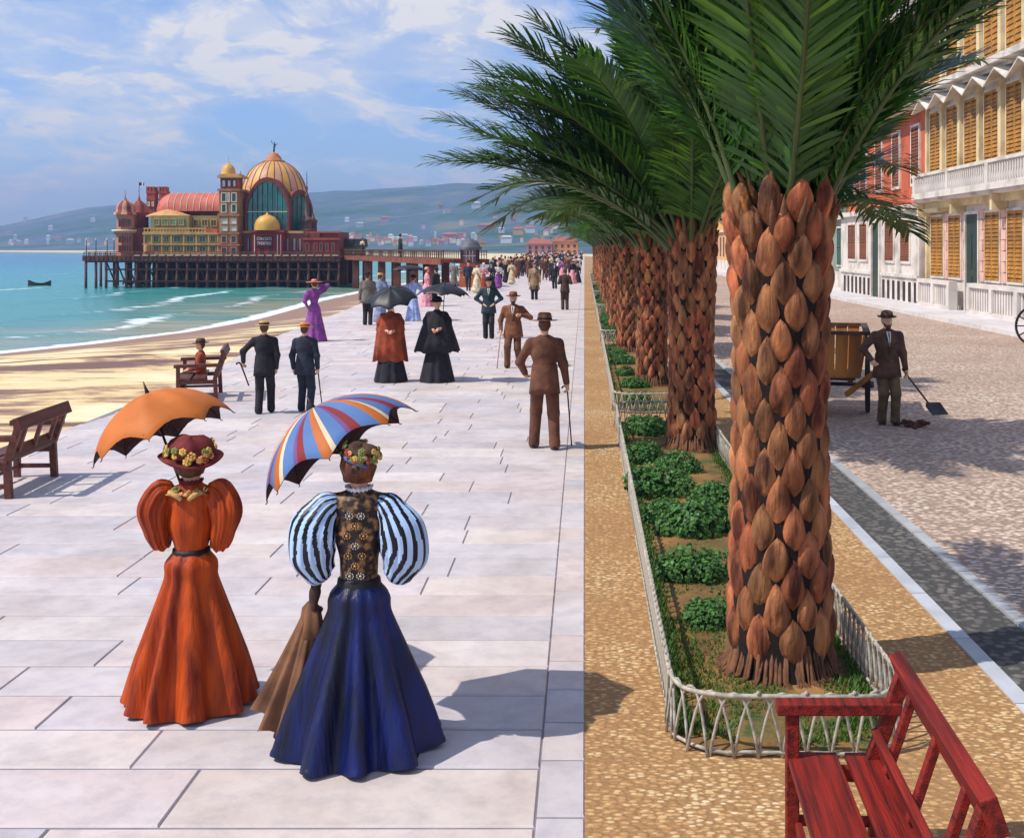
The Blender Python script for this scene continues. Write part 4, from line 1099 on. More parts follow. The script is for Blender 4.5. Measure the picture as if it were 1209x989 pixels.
for bi, (y0, y1) in enumerate(BEDS):
    x0, x1 = .47, 1.72
    P = perimeter(x0, x1, y0, y1, .34)
    names = ['nearest flower bed around the big palm', 'second flower bed along the path', 'third flower bed along the path', 'fourth flower bed along the path', 'fifth flower bed along the path', 'sixth flower bed along the path', 'farthest flower bed along the path']
    fe = thing('wicket_fence', 'low fence of pale interlaced hoops round the ' + names[bi], 'fence', (0, y0, 0), 0, 'hooped fences round the palm beds')
    O = Vector((0, y0, 0))
    def wob(p, z): return p - O + Vector((rb.uniform(-.006, .006), rb.uniform(-.006, .006), z + rb.uniform(-.006, .006)))
    seq = []
    for a, c in zip(P[:-1], P[1:]):
        n = max(1, int((c - a).length / .5))
        seq += [a.lerp(c, k / n) for k in range(n)]
    seq.append(P[0])
    MB().tube([wob(q, .318) for q in seq], .013, 6).build('top_rail', WICK, fe)
    MB().tube([wob(q, .03) for q in seq], .010, 6).build('bottom_rail', WICK, fe)
    # hoops at even spacing
    st = .125; acc = 0; slots = []; cum = 0
    for a, c in zip(seq[:-1], seq[1:]):
        L_ = (c - a).length
        while acc <= L_:
            q = a.lerp(c, acc / L_); slots.append((q, math.atan2((c-a).y, (c-a).x))); acc += st
        acc -= L_
    if bi < 2:
        slots.sort(key=lambda t: t[0].y)
        ind, rest = slots[:98], slots[98:]
    else: ind, rest = [], slots[::2] if bi > 3 else slots
    for q, a in ind: link('hoop', HOOP, fe, q - O, a)
    if rest:
        b = MB(); vv = [v.co.copy() for v in HOOP.vertices]; ff = [tuple(p.vertices) for p in HOOP.polygons]
        for q, a in rest: b.add(vv, ff, 0, True, None, Matrix.Translation(q - O) @ Matrix.Rotation(a, 4, 'Z'))
        o = b.build('hoops', WICK, fe); o['kind'] = 'stuff'
    if bi < 2:
        fm = MB().ell((0, 0, .338), (.013, .013, .015), 0, 6, 4).mesh('knot', WICK)
        for q, a in (ind[:40:2] if bi == 0 else ind[:20:4]): link('knot', fm, fe, q - O)
    # soil, slightly mounded
    b = MB(); ring = [p.copy() for p in P[:-1]]; cx, cy = (x0+x1)/2, (y0+y1)/2
    def inset(p, d): return Vector((cx + (p.x - cx) * (1 - d / .62), cy + (p.y - cy) * (1 - d / ((y1-y0)/2)), 0))
    rings = [[inset(p, .015) + Vector((0, 0, .006)) for p in ring], [inset(p, .12) + Vector((0, 0, .03)) for p in ring], [inset(p, .35) + Vector((0, 0, .045)) for p in ring]]
    n = len(ring); vs = sum(rings, []); fs = [(k*n+i, k*n+(i+1) % n, (k+1)*n+(i+1) % n, (k+1)*n+i) for k in range(2) for i in range(n)] + [tuple(2*n+i for i in range(n))]
    o = b.add(vs, fs, 0, True).build('flower_bed', SOIL); tag(o, kind='structure')
# grass: along the fences and in patches of the first beds
def blade(b, p, h, r):
    a = r.uniform(0, 2*PI); d = Vector((math.cos(a), math.sin(a), 0)); t = Vector((-d.y, d.x, 0)) * r.uniform(.004, .008)
    l = d * h * r.uniform(.2, .7); k = r.uniform(.6, 1.5)
    b.add([p - t, p + t, p + l*.4 + Vector((0,0,h*.6)) + t*.7, p + l*.4 + Vector((0,0,h*.6)) - t*.7, p + l + Vector((0,0,h))], [(0,1,2,3), (3,2,4)], 0, False, (k * r.uniform(.9, 1.25), k, k * .8))
rg = random.Random(23); b = MB()
for (y0, y1, n) in ((6.15, 17.9, 34000), (18.9, 32.2, 6000)):
    for _ in range(n):
        s = rg.random()
        if s < .52: x = .50 + abs(rg.gauss(0, .045)); y = rg.uniform(y0 + .25, y1 - .3)
        elif s < .64: x = 1.70 - abs(rg.gauss(0, .05)); y = rg.uniform(y0 + .25, y1 - .3)
        else:
            x = rg.uniform(.54, 1.66); y = y0 + .08 + abs(rg.gauss(0, 1)) * (1.5 if y0 < 10 else .6) + (abs(x - 1.1) ** 2) * .6
            if float(fbm(x * 3.1, y * 2.2, 3, 4)) < .40: continue
        blade(b, Vector((x, y, .02)), rg.uniform(.02, .06), rg)
o = b.build('grass', GRASS); tag(o, kind='stuff')
# low leafy shrubs
SHRUB = mat('shrub_leaf', rgb(74, 118, 56), .5, .25, 5, 0, attr=True, spec=.4, trans=.25)
def shrub_mesh(seed, n=2600):
    r = random.Random(seed); b = MB()
    lobes = [(Vector((r.uniform(-.5, .5), r.uniform(-.5, .5), r.uniform(.1, .35))), r.uniform(.4, .62)) for _ in range(7)] + [(Vector((0, 0, .25)), .75)]
    for _ in range(n):
        c, rr = r.choice(lobes); d = Vector((r.gauss(0, 1), r.gauss(0, 1), r.gauss(0, 1) + .35)).normalized()
        p = c + d * rr * r.uniform(.72, 1.04); p.z *= .80
        if p.z < .03: p.z = r.uniform(.03, .15)
        s = r.uniform(.04, .085); nrm = (d + Vector((r.uniform(-.7, .7), r.uniform(-.7, .7), r.uniform(-.1, .8)))).normalized()
        u = nrm.orthogonal().normalized(); u.rotate(Quaternion(nrm, r.uniform(0, 6.28))); v = nrm.cross(u)
        k = r.uniform(.55, 1.45); cc = (k * r.uniform(.85, 1.15), k, k * r.uniform(.7, 1.0))
        b.add([p - u*s, p - u*s*.3 + v*s*.62 + nrm*.012, p + u*s*.6 + v*s*.5, p + u*s*1.05 - nrm*.02, p + u*s*.6 - v*s*.5, p - u*s*.3 - v*s*.62 + nrm*.012], [(0,1,2,3,4,5)], 0, False, cc)
    for _ in range(16):
        a = r.uniform(0, 6.28); q = Vector((math.cos(a), math.sin(a), 0)) * r.uniform(.1, .6)
        b.tube([q * .2, q * .6 + Vector((0, 0, .2)), q + Vector((0, 0, .4))], [.022, .014, .006], 4, 1)
    return b.mesh('shrub', [SHRUB, FIBRE])
SHR = [shrub_mesh(i) for i in range(4)]
SPOTS = [(.86, 8.25, .27), (.84, 9.45, .31), (1.05, 10.9, .36), (.80, 11.3, .30), (1.3, 12.2, .30), (.82, 12.7, .38), (1.1, 13.9, .33), (.72, 14.5, .30), (.86, 16.7, .34), (1.42, 10.0, .22), (.75, 17.4, .2)]
wd = ['smallest round shrub beside the nearest palm trunk', 'second rounded shrub counting from the front fence', 'broad shrub half hidden behind the nearest palm', 'leafy shrub third along the fence of the near bed',
      'shrub on the street side behind the big trunk', 'widest shrub in the near bed, low and spreading', 'shrub just in front of the second palm trunk', 'shrub by the fence left of the second palm',
      'dark green shrub just beyond the second palm trunk', 'tiny shrub on the street side of the big palm', 'last small shrub at the far end of the near bed']
for k, ((x, y, s), lab) in enumerate(zip(SPOTS, wd)):
    o = link('shrub', SHR[k % 4], None, (x, y, .03), k * 1.3); s *= .92 + .10 * ((k * 7) % 3); o.scale = (s, s * 1.0, s * (.92 + .07 * (k % 4)))
    tag(o, lab, 'shrub', 'low shrubs growing in the palm beds')
k = 0
for (y0, y1) in BEDS[1:5]:
    y = y0 + .9
    bn = ['second', 'third', 'fourth', 'fifth'][BEDS.index((y0, y1)) - 1]
    while y < y1 - .5:
        s = rb.uniform(.26, .4)
        o = link('shrub', SHR[k % 4], None, (rb.uniform(.78, 1.0), y, .03), rb.uniform(0, 6)); o.scale = (s,) * 3
        tag(o, f'leafy green shrub in the {bn} palm bed from the front', 'shrub', f'shrubs in the {bn} palm bed')
        y += rb.uniform(1.5, 2.4); k += 1
# ------------------------------------------------------------------ houses along the street
XF = 15.3
def shutter_mesh(n=15):
    b = MB(); t = .07
    b.box((0, -.5 + t/2, .5), (.035, t, 1)); b.box((0, .5 - t/2, .5), (.035, t, 1))
    for z in (.02, .5, .98): b.box((0, 0, z), (.035, 1 - 2*t, .04))
    for i in range(n):
        z = .06 + .88 * (i + .5) / n
        if abs(z - .5) < .03: continue
        b.add([(-.022, -.43, z - .028), (-.022, .43, z - .028), (.016, .43, z + .022), (.016, -.43, z + .022),
               (-.012, -.43, z - .034), (-.012, .43, z - .034), (.026, .43, z + .016), (.026, -.43, z + .016)], [(0,1,2,3), (7,6,5,4), (0,4,5,1), (3,2,6,7)], 0, False, (random.uniform(.85, 1.12),) * 3)
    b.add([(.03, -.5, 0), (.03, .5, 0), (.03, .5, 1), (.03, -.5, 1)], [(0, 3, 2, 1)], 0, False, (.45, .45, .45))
    return b
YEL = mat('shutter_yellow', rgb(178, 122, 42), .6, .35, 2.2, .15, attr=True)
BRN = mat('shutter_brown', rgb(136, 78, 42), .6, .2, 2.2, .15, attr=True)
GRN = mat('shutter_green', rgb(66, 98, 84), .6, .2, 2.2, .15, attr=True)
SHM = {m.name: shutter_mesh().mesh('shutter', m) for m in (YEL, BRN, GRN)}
PLW = mat('white_plaster', rgb(176, 166, 152), .85, 0, 1.1, .2, col2=rgb(226, 216, 204), lo=.30, hi=.55, detail=10)
PLC = mat('cream_plaster', rgb(182, 156, 112), .85, 0, 1.2, .2, col2=rgb(230, 208, 160), lo=.30, hi=.55, detail=10)
PLO = mat('orange_plaster', rgb(160, 78, 54), .9, 0, .7, .2, col2=rgb(212, 104, 68), lo=.32, hi=.58, detail=10)
PLG = mat('grey_green_plaster', rgb(136, 146, 132), .85, .14, .6, .15)
PLP = mat('pinkish_stone', rgb(226, 176, 156), .8, .14, 1.5, .2)
GLS = mat('house_glass', rgb(38, 46, 46), .1, .4, 1, 0, spec=.8)
DOORM = mat('door_green', rgb(44, 60, 50), .45, .2, 2, .1)
ROOFT = mat('roof_tiles', rgb(170, 96, 70), .85, .25, 3, .4)
def house(y0, y1, h, depth, wallm, label, roofm=ROOFT):
    t = thing('house', label, 'house', (XF, (y0 + y1) / 2, 0)); yc = (y0 + y1) / 2
    def fb(b, ya, yb, za, zb, p, back=.05, mi=0): b.box(((back - p) / 2, (ya + yb) / 2 - yc, (za + zb) / 2), (back + p, yb - ya, zb - za), mi)
    b = MB(); b.box((depth / 2, 0, h / 2 - .1), (depth, y1 - y0, h + .2)); b.build('wall', wallm, t)
    b = MB(); b.box((depth/2 - .1, 0, h + .12), (depth + 1.0, y1 - y0 + .02, .24), 0)
    b.add([(-.6, y0 - yc, h + .24), (-.6, y1 - yc, h + .24), (depth/2, y1 - yc, h + 2.2), (depth/2, y0 - yc, h + 2.2), (depth + .3, y0 - yc, h + .24), (depth + .3, y1 - yc, h + .24)],
          [(0, 3, 2, 1), (3, 4, 5, 2), (0, 4, 3), (1, 2, 5)], 1)
    b.build('roof', [PLC, roofm], t)
    def window(ya, yb, za, zb, sh, shut=2, p=.06, frm=PLW, pane=True, slope=0):
        b = MB(); fw = .10
        for a_ in ((ya - fw, ya, za - fw, zb + fw), (yb, yb + fw, za - fw, zb + fw), (ya, yb, zb, zb + fw), (ya, yb, za - fw, za)): fb(b, *a_, p, .02)
        f = b.build('window', frm, t)
        MB().box((-.005, (ya+yb)/2 - yc, (za+zb)/2), (.02, yb-ya, zb-za)).build('pane', GLS, f)
        if sh:
            w_ = (yb - ya) / shut
            for q in range(shut):
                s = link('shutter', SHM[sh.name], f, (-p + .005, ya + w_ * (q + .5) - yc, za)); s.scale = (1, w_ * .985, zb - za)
        return f
    def extra(name, m, specs, back=.05):
        b = MB()
        for s in specs: fb(b, *s, back)
        return b.build(name, m, t)
    return t, window, extra, yc, fb
def balus(b, fb, ya, yb, za, zb, p, step=.28, w_=.12):
    y = ya + .15
    while y < yb - .1: fb(b, y, y + w_, za, zb, p, -(p - .12)); y += step

# the yellow-shuttered house
t, win, ex, yc, fb = house(27.5, 52.75, 15.2, 12, PLW, 'white house with tall yellow shutters, zigzag awning and long white balcony')
u = 2.36; ys_ = [52.45 - u * k for k in range(11)]
ex('corner_pilaster', PLC, [(52.45, 52.72, 0, 15, .16)])
for k, ya in enumerate(ys_[:-1]):
    yb = ya - u
    win(yb + .46, ya - .02 - .2, 5.9, 8.5, YEL, 2, .08)
    win(yb + .46, ya - .02 - .2, 9.75, 13.4, YEL, 2, .08)
    ex('pilaster', PLC, [(yb + .02, yb + .34, 5.75, 9.2, .20), (yb - .01, yb + .37, 5.7, 5.95, .24), (yb - .01, yb + .37, 8.35, 8.5, .24), (yb + .02, yb + .34, 9.45, 14.6, .20)])
    # zigzag valance: little gabled hood over each window
    b = MB(); a0, a1, am = yb + .18 - yc, ya + .18 - yc, (ya + yb) / 2 + .18 - yc
    z0, z1, pj = 8.52, 9.18, .8
    b.add([(-.2, a0, z0 + .30), (-.2, am, z1), (-.2, a1, z0 + .30), (-pj, a0, z0), (-pj, am, z0 + .52), (-pj, a1, z0),
           (-.2, a0, z0 + .24), (-.2, am, z1 - .06), (-.2, a1, z0 + .24), (-pj, a0, z0 - .06), (-pj, am, z0 + .46), (-pj, a1, z0 - .06)],
          [(0,3,4,1), (1,4,5,2), (6,7,10,9), (7,8,11,10), (3,9,10,4), (4,10,11,5)], 0)
    b.build('window_hood', PLW, t)
ex('cornice', PLW, [(27.5, 52.9, 9.18, 9.42, .9), (27.5, 52.85, 9.06, 9.18, .5), (27.5, 52.85, 14.6, 14.9, .5)])
b = MB(); fb(b, 27.5, 52.4, 4.72, 4.86, .85, .05); fb(b, 27.5, 52.4, 4.60, 4.72, .72, .05); b.build('balcony_floor', PLW, t)
b = MB(); fb(b, 27.5, 52.4, 5.68, 5.80, .85, -.67); fb(b, 27.5, 52.4, 4.862, 4.97, .85, -.67)
for y in (52.1, 47.4, 42.7, 38.0, 33.3): fb(b, y - .16, y + .16, 4.97, 5.68, .85, -.65)
b.build('balcony_rail', PLW, t)
b = MB(); y = 27.7
while y < 52.2: b.lathe([(.045, 0), (.075, .2), (.035, .42), (.05, .71)], 8, 0, (-.76, y - yc, 4.97)); y += .25
b.build('balusters', mat('baluster_mauve', rgb(206, 198, 190), .8, .10, 1, .1), t)['kind'] = 'stuff'
b = MB(); fb(b, 27.5, 52.4, 4.32, 4.6, .3, .05); fb(b, 49.9, 52.4, 4.15, 4.32, .42, .05)
for y in ys_[::2]: fb(b, y - .2, y + .02, 4.0, 4.6, .6, .05)
b.build('balcony_bracket', PLC, t)
spec = [(50.35, 52.1, 1.42, 3.95, YEL), (48.05, 49.6, 1.42, 3.95, YEL), (45.9, 47.4, .1, 3.95, None), (43.55, 45.1, 1.42, 3.95, YEL), (41.2, 42.7, 1.42, 3.95, YEL), (38.6, 40.2, 1.42, 3.95, YEL), (35.9, 37.4, .1, 3.95, None), (33, 34.6, 1.42, 3.95, YEL), (30, 31.6, 1.42, 3.95, YEL)]
edges = []
for (a_, b_, z0, z1, sh) in spec:
    if sh: win(a_, b_, z0, z1, sh, 2, .08)
    else:
        b = MB(); fb(b, a_ - .12, a_, 0, z1 + .12, .1, .02); fb(b, b_, b_ + .12, 0, z1 + .12, .1, .02); fb(b, a_, b_, z1, z1 + .12, .1, .02); d = b.build('door_frame', PLW, t)
        b = MB(); fb(b, a_, b_, 0, z1, .03, .02); fb(b, a_ + .15, (a_+b_)/2 - .08, .3, 1.5, .05, 0); fb(b, (a_+b_)/2 + .08, b_ - .15, .3, 1.5, .05, 0); fb(b, a_ + .15, (a_+b_)/2 - .08, 1.8, 3.2, .05, 0); fb(b, (a_+b_)/2 + .08, b_ - .15, 1.8, 3.2, .05, 0); b.build('door', DOORM, t)
gaps = sorted([s[0] for s in spec]); 
# rusticated quoins between the ground-floor openings
b = MB()
sp = sorted(spec)
for s0, s1 in zip(sp[:-1], sp[1:]):
    for k in range(7): fb(b, s0[1] + .18 + (.05 if k % 2 else 0), s1[0] - .18 - (.05 if k % 2 else 0), 1.34 + k * .40, 1.70 + k * .40, .07 + .02 * (k % 2), .02)
b.build('quoin', PLP, t)
b = MB()
for (a_, b_) in ((47.75, 52.4), (37.7, 45.55), (27.6, 35.6)):
    fb(b, a_, b_, 1.12, 1.28, .62, -.30); fb(b, a_, b_, .08, .26, .62, -.30)
    n = max(1, int((b_ - a_) / 2.1))
    for q in range(n + 1): yy = a_ + .15 + (b_ - a_ - .3) * q / n; fb(b, yy - .15, yy + .15, .26, 1.12, .64, -.28)
    y = a_ + .42
    while y < b_ - .35: fb(b, y, y + .13, .26, 1.12, .52, -.40); y += .27
b.build('balustrade', mat('balustrade_white', rgb(216, 206, 196), .85, .14, 1, .1), t)

# the orange house with white ground floor
t, win, ex, yc, fb = house(52.9, 69.2, 17.0, 12, PLO, 'tall orange plastered house above a white ground floor with brown shutters')
b = MB(); fb(b, 52.95, 69.1, 0, 4.35, .35, .05); b.build('ground_floor', PLW, t)
ex('cornice', PLW, [(52.95, 69.15, 4.35, 4.6, .6), (52.95, 69.15, 9.0, 9.22, .75), (52.95, 69.15, 9.22, 9.34, .95), (52.95, 69.15, 13.4, 13.7, .8), (52.95, 69.15, 16.6, 16.95, .7)])
def win2(ya, yb, za, zb, sh, base):
    b = MB(); fw = .12
    for a_ in ((ya - fw, ya, za - fw, zb + fw), (yb, yb + fw, za - fw, zb + fw), (ya, yb, zb, zb + fw), (ya, yb, za - fw, za)): fb(b, *a_, base + .07, -(base - .02))
    f = b.build('window', PLW, t)
    b = MB(); fb(b, ya, yb, za, zb, base + .01, -(base - .02)); b.build('pane', GLS, f)
    for q in range(2):
        w_ = (yb - ya) / 2
        s = link('shutter', SHM[sh.name], f, (-(base + .05), ya + w_ * (q + .5) - yc, za)); s.scale = (1, w_ * .97, zb - za)
for (a_, b_) in ((65.2, 67.0), (62.6, 64.2), (57.2, 58.8), (54.4, 55.9)): win2(a_, b_, 2.0, 3.9, BRN, .35)
b = MB(); fb(b, 59.9, 61.4, 0, 3.9, .38, -.33); b.build('door', DOORM, t)
b = MB(); fb(b, 59.7, 59.9, 0, 4.1, .47, -.33); fb(b, 61.4, 61.6, 0, 4.1, .47, -.33); fb(b, 59.9, 61.4, 3.9, 4.1, .47, -.33); b.build('door_frame', PLW, t)
for z0, z1 in ((5.6, 8.2), (10.0, 12.6), (14.2, 16.2)):
    for a_ in (54.0, 57.4, 60.8, 64.2, 67.0): win2(a_, a_ + 1.25, z0, z1, BRN, .02)
for (a_, b_) in ((53.0, 59.5), (61.8, 69.0)):
    y = a_ + .35
    while y < b_ - .4: b = MB(); fb(b, y, y + .42, .15, 1.05, .37, -.33); b.build('basement_opening', DARK, t); y += .95
b = MB(); fb(b, 53.0, 59.6, 1.25, 1.40, .45, -.30); fb(b, 61.7, 69.1, 1.25, 1.40, .45, -.30); b.build('string_course', PLW, t)
for k, (y0, y1, h, m, sh, lab) in enumerate(((69.4, 82, 12.5, PLG, GRN, 'grey green house with green shutters beyond the orange one'), (82.2, 99, 15, PLC, BRN, 'cream plastered house with brown shutters farther down the street'),
        (99.2, 122, 13, PLO, GRN, 'far orange house with green shutters seen between the palm trunks'), (122.2, 150, 14, mat('ochre_plaster', rgb(226, 172, 96), .85, .12, .6, .1), BRN, 'farthest ochre house at the end of the street'))):
    t, win, ex, yc, fb = house(y0, y1, h, 11, m, lab)
    b = MB(); fb(b, y0 + .1, y1 - .1, 0, 1.2, .15, .05); b.build('plinth', PLW, t)
    ex('cornice', PLW, [(y0 + .1, y1 - .1, 4.3, 4.5, .3), (y0 + .1, y1 - .1, h - .5, h - .1, .4)])
    n = int((y1 - y0) / 3)
    for q in range(n):
        a_ = y0 + .9 + q * (y1 - y0 - .8) / n
        for z0, z1 in ((1.6, 3.8), (5.6, 8.0), (9.3, 11.4)):
            win(a_, a_ + 1.3, z0, z1, sh, 2, .06)
# two low houses beyond the crowd
for (u0, u1, v0, col, lab, dy) in ((622, 652, 288, rgb(176, 116, 112), 'low pink house beyond the far end of the promenade', 0), (653, 682, 285, rgb(218, 142, 82), 'orange house beyond the promenade crowd beside the pink one', 3)):
    Y = 352 + dy; a_, c_ = at(u0, 303, Y), at(u1, v0, Y)
    t = thing('far_house', lab, 'house', ((a_.x + c_.x)/2, Y, -.1)); wd_ = c_.x - a_.x; hh = c_.z + .1
    MB().box((0, 4, hh/2), (wd_, 8, hh)).build('wall', mat('far_wall_%d' % dy, col, .85, .1, .5, 0), t)
    MB().add([(-wd_/2 - .3, -.3, hh), (wd_/2 + .3, -.3, hh), (wd_/2 + .3, 8.3, hh), (-wd_/2 - .3, 8.3, hh), (-wd_/2 + 1, 4, hh + 1.4), (wd_/2 - 1, 4, hh + 1.4)], [(0,1,5,4), (1,2,5), (2,3,4,5), (3,0,4), (3,2,1,0)]).build('roof', ROOFT, t)
    for q in range(4):
        for zz_ in (1.0, hh * .6): MB().box((-wd_/2 + wd_ * (q + .5) / 4, -.03, zz_ + .4), (.7, .06, .9)).build('window', GLS, t)

# villas scattered over the hillside: each stands where the sight line meets the slope
def on_hill(px, py):
    Ys = np.linspace(440, 2400, 1200); az_ = (px - VX) / F
    h = land_h(az_ * Ys, Ys); ray = CH - (py - VY) * Ys / F
    i = int(np.argmax(h > ray)); return Vector((az_ * Ys[i], Ys[i], float(h[i])))
cols = [('white', (232, 228, 222)), ('pink', (214, 158, 146)), ('cream', (232, 214, 170)), ('ochre', (214, 168, 96)), ('terracotta', (200, 120, 96))]
vm = [mat('villa_' + c, rgb(*v), .85, .06, .2, 0) for c, v in cols]
vroof = mat('villa_roof', rgb(186, 104, 80), .85, .15, .3, 0)
HV = [(10, 278, 1.4, 0), (22, 288, 1, 0), (60, 272, 1, 0), (70, 285, 1, 2), (83, 288, 1.6, 0), (110, 262, 1, 0), (104, 290, 1.2, 0), (410, 262, 1, 0), (425, 268, 1.6, 0), (455, 262, 2.0, 1), (470, 286, 1.3, 0), (478, 282, 1.5, 0), (440, 285, 1.4, 2), (458, 287, 1.6, 2), (490, 285, 1.1, 0),
      (515, 288, 1.6, 3), (532, 284, 3.6, 1), (546, 280, 1.8, 1), (528, 252, 1.7, 0), (520, 246, 1.0, 4), (562, 246, 2.0, 0), (575, 272, 4.2, 1), (592, 275, 1.4, 0), (612, 277, 2.3, 3), (626, 275, 2.2, 0), (598, 287, 2.6, 0), (570, 291, 1.6, 3), (632, 288, 1.6, 0), (645, 278, 1.2, 2), (606, 262, 1.0, 4), (585, 258, 1, 2), (640, 262, 1.2, 0), (655, 270, 1.4, 2), (500, 270, .8, 0), (545, 266, .9, 2), (380, 280, 1, 0), (30, 262, .8, 0)]
wr = random.Random(8)
for _ in range(64): HV.append((wr.uniform(402, 560), 291 - 11 * wr.random() ** 1.6, wr.uniform(.5, 1.2), wr.choice((0, 0, 2, 0, 1, 3))))
for _ in range(12): HV.append((wr.uniform(5, 125), wr.uniform(283, 290), wr.uniform(.5, .9), wr.choice((0, 2))))
for _ in range(14): HV.append((wr.uniform(560, 665), wr.uniform(262, 288), wr.uniform(.5, 1.0), wr.choice((0, 2, 3))))
for k, (px, py, s, c) in enumerate(HV):
    p = on_hill(px, py); sc_ = p.y / F * 5.2 * s
    side = 'below the skyline' if py < 265 else 'near the far shore' if py > 280 else 'halfway up the slope'
    whr = 'left of the pier pavilion' if px < 130 else 'right of the great dome' if px < 470 else 'behind the footbridge' if px < 560 else 'above the promenade crowd'
    t = thing('villa', f'{"wide " if s > 2 else "small " if s < 1.1 else ""}{cols[c][0]} villa on the hillside {side}, {whr}', 'villa', p + Vector((0, 0, -1)), wr.uniform(-.3, .3), 'villas dotted over the far hillside: ' + cols[c][0] + ' ones ' + side + ' ' + whr)
    hh = p.y / F * (2.6 + wr.random() * 1.6) * (1.0 if s < 2 else 1.5); dp = sc_ * .5
    MB().box((0, 0, hh/2), (sc_, dp, hh + 4)).build('wall', vm[c], t)
    MB().add([(-sc_*.55, -dp*.6, hh + 2), (sc_*.55, -dp*.6, hh + 2), (sc_*.55, dp*.6, hh + 2), (-sc_*.55, dp*.6, hh + 2), (-sc_*.3, 0, hh * 1.4 + 2), (sc_*.3, 0, hh * 1.4 + 2)],
             [(0,1,5,4), (1,2,5), (2,3,4,5), (3,0,4), (3,2,1,0)]).build('roof', vroof if c != 0 or k % 3 == 0 else mat('villa_pale_roof', rgb(206, 196, 190), .8), t)

# ------------------------------------------------------------------ benches
def bench(name, label, x, y, rz, wood, L_=1.25, depth=.46, sh=.42, bh=.82, group=None, thick=1.0):
    """seat faces -x, long side along y; x, y is the middle of the front edge of the seat"""
    t = thing(name, label, 'bench', (x, y, .008), rz, group); T = .055 * thick
    yy = L_ / 2 - T
    for s in (-1, 1):
        MB().beam((0, s*yy, 0), (0, s*yy, .60), T, T, up=(1, 0, 0)).build('leg', wood, t)
        b = MB(); b.beam((depth, s*yy, 0), (depth - .02, s*yy, sh), T, T * 1.1, up=(1, 0, 0)); b.beam((depth - .02, s*yy, sh - .01), (depth + .115, s*yy, bh - .03), T, T * 1.1, up=(1, 0, 0)); b.build('leg', wood, t)
        b = MB(); b.beam((-.07, s*yy, .625), (depth + .10, s*yy, .635), T * 1.5, T * .9, up=(0, 0, 1)); b.build('armrest', wood, t)
        b = MB(); b.beam((T/2, s*yy, sh - .07), (depth - T/2, s*yy, sh - .07), T * .7, T * 1.1); b.beam((T/2, s*yy, .13), (depth - T/2, s*yy, .13), T * .6, T * .7)
        b.build('side_rail', wood, t)
    MB().beam((.02, -yy + T, .13), (.02, yy - T, .13), .03, .04).beam((.05, -yy, sh - .075), (.05, yy, sh - .075), .03, .07).build('stretcher', wood, t)
    for k, (xa, xb) in enumerate(((-.02, .20), (.235, .42))):
        b = MB(); b.box(((xa + xb)/2, 0, sh - .012), (xb - xa, L_ - .02, .03)); b.build('seat_plank', wood, t)
    def bp(z, o=0): return depth - .02 + (z - sh) / (bh - .03 - sh) * .135 + o
    MB().beam((bp(sh + .07), -L_/2 + T, sh + .07), (bp(sh + .07), L_/2 - T, sh + .07), .035, .13, up=(-.3, 0, 1)).build('back_board', wood, t)
    o = MB().beam((bp(bh - .03), -L_/2 - .02, bh - .03), (bp(bh - .03), L_/2 + .02, bh - .03), T * 1.05, .14, up=(-.35, 0, 1)).build('top_rail', wood, t)
    for f in (-.36, 0, .36) if L_ < 2 else (-.4, -.2, 0, .2, .4):
        MB().beam((bp(sh + .02, .012), f * (L_ - .2), sh + .02), (bp(bh - .05), f * (L_ - .2), bh - .05), T * .8, T * .6, up=(1, 0, 0)).build('back_slat', wood, t)
    mod = []
    for o in list(t.children): mod.append(o)
    return t
def bevel_all(t, w_=.006):
    for o in [c for c in bpy.data.objects if c.parent == t and c.type == 'MESH']:
        m = o.modifiers.new('bevel', 'BEVEL'); m.width = w_; m.segments = 2; m.limit_method = 'ANGLE'
REDW = mat('red_painted_wood', rgb(78, 20, 15), .6, 0, 3.2, .6, stretch=(9, .5, 9), bscale=14, spec=.35, col2=rgb(142, 36, 24), lo=.34, hi=.60, detail=9)
BRW = mat('brown_bench_wood', rgb(96, 44, 30), .5, .35, 3, .3, stretch=(5, .5, 5), bscale=9, spec=.5)
bevel_all(bench('park_bench', 'weathered red wooden bench with armrest in front of the hooped fence', .885, 4.585, R(-2.5), REDW, 1.36, .37, .41, .81, 'wooden benches on the promenade', 1.05))
bevel_all(bench('park_bench', 'dark brown empty bench facing the sea at the sand edge', -6.50, 13.05, R(3), BRW, 1.35, .42, .40, .82, 'wooden benches on the promenade', 1.25), .008)
bevel_all(bench('park_bench', 'dark bench with a seated man facing the sea', -7.05, 20.75, R(14), BRW, 1.5, .62, .42, .86, 'wooden benches on the promenade', 1.15), .008)

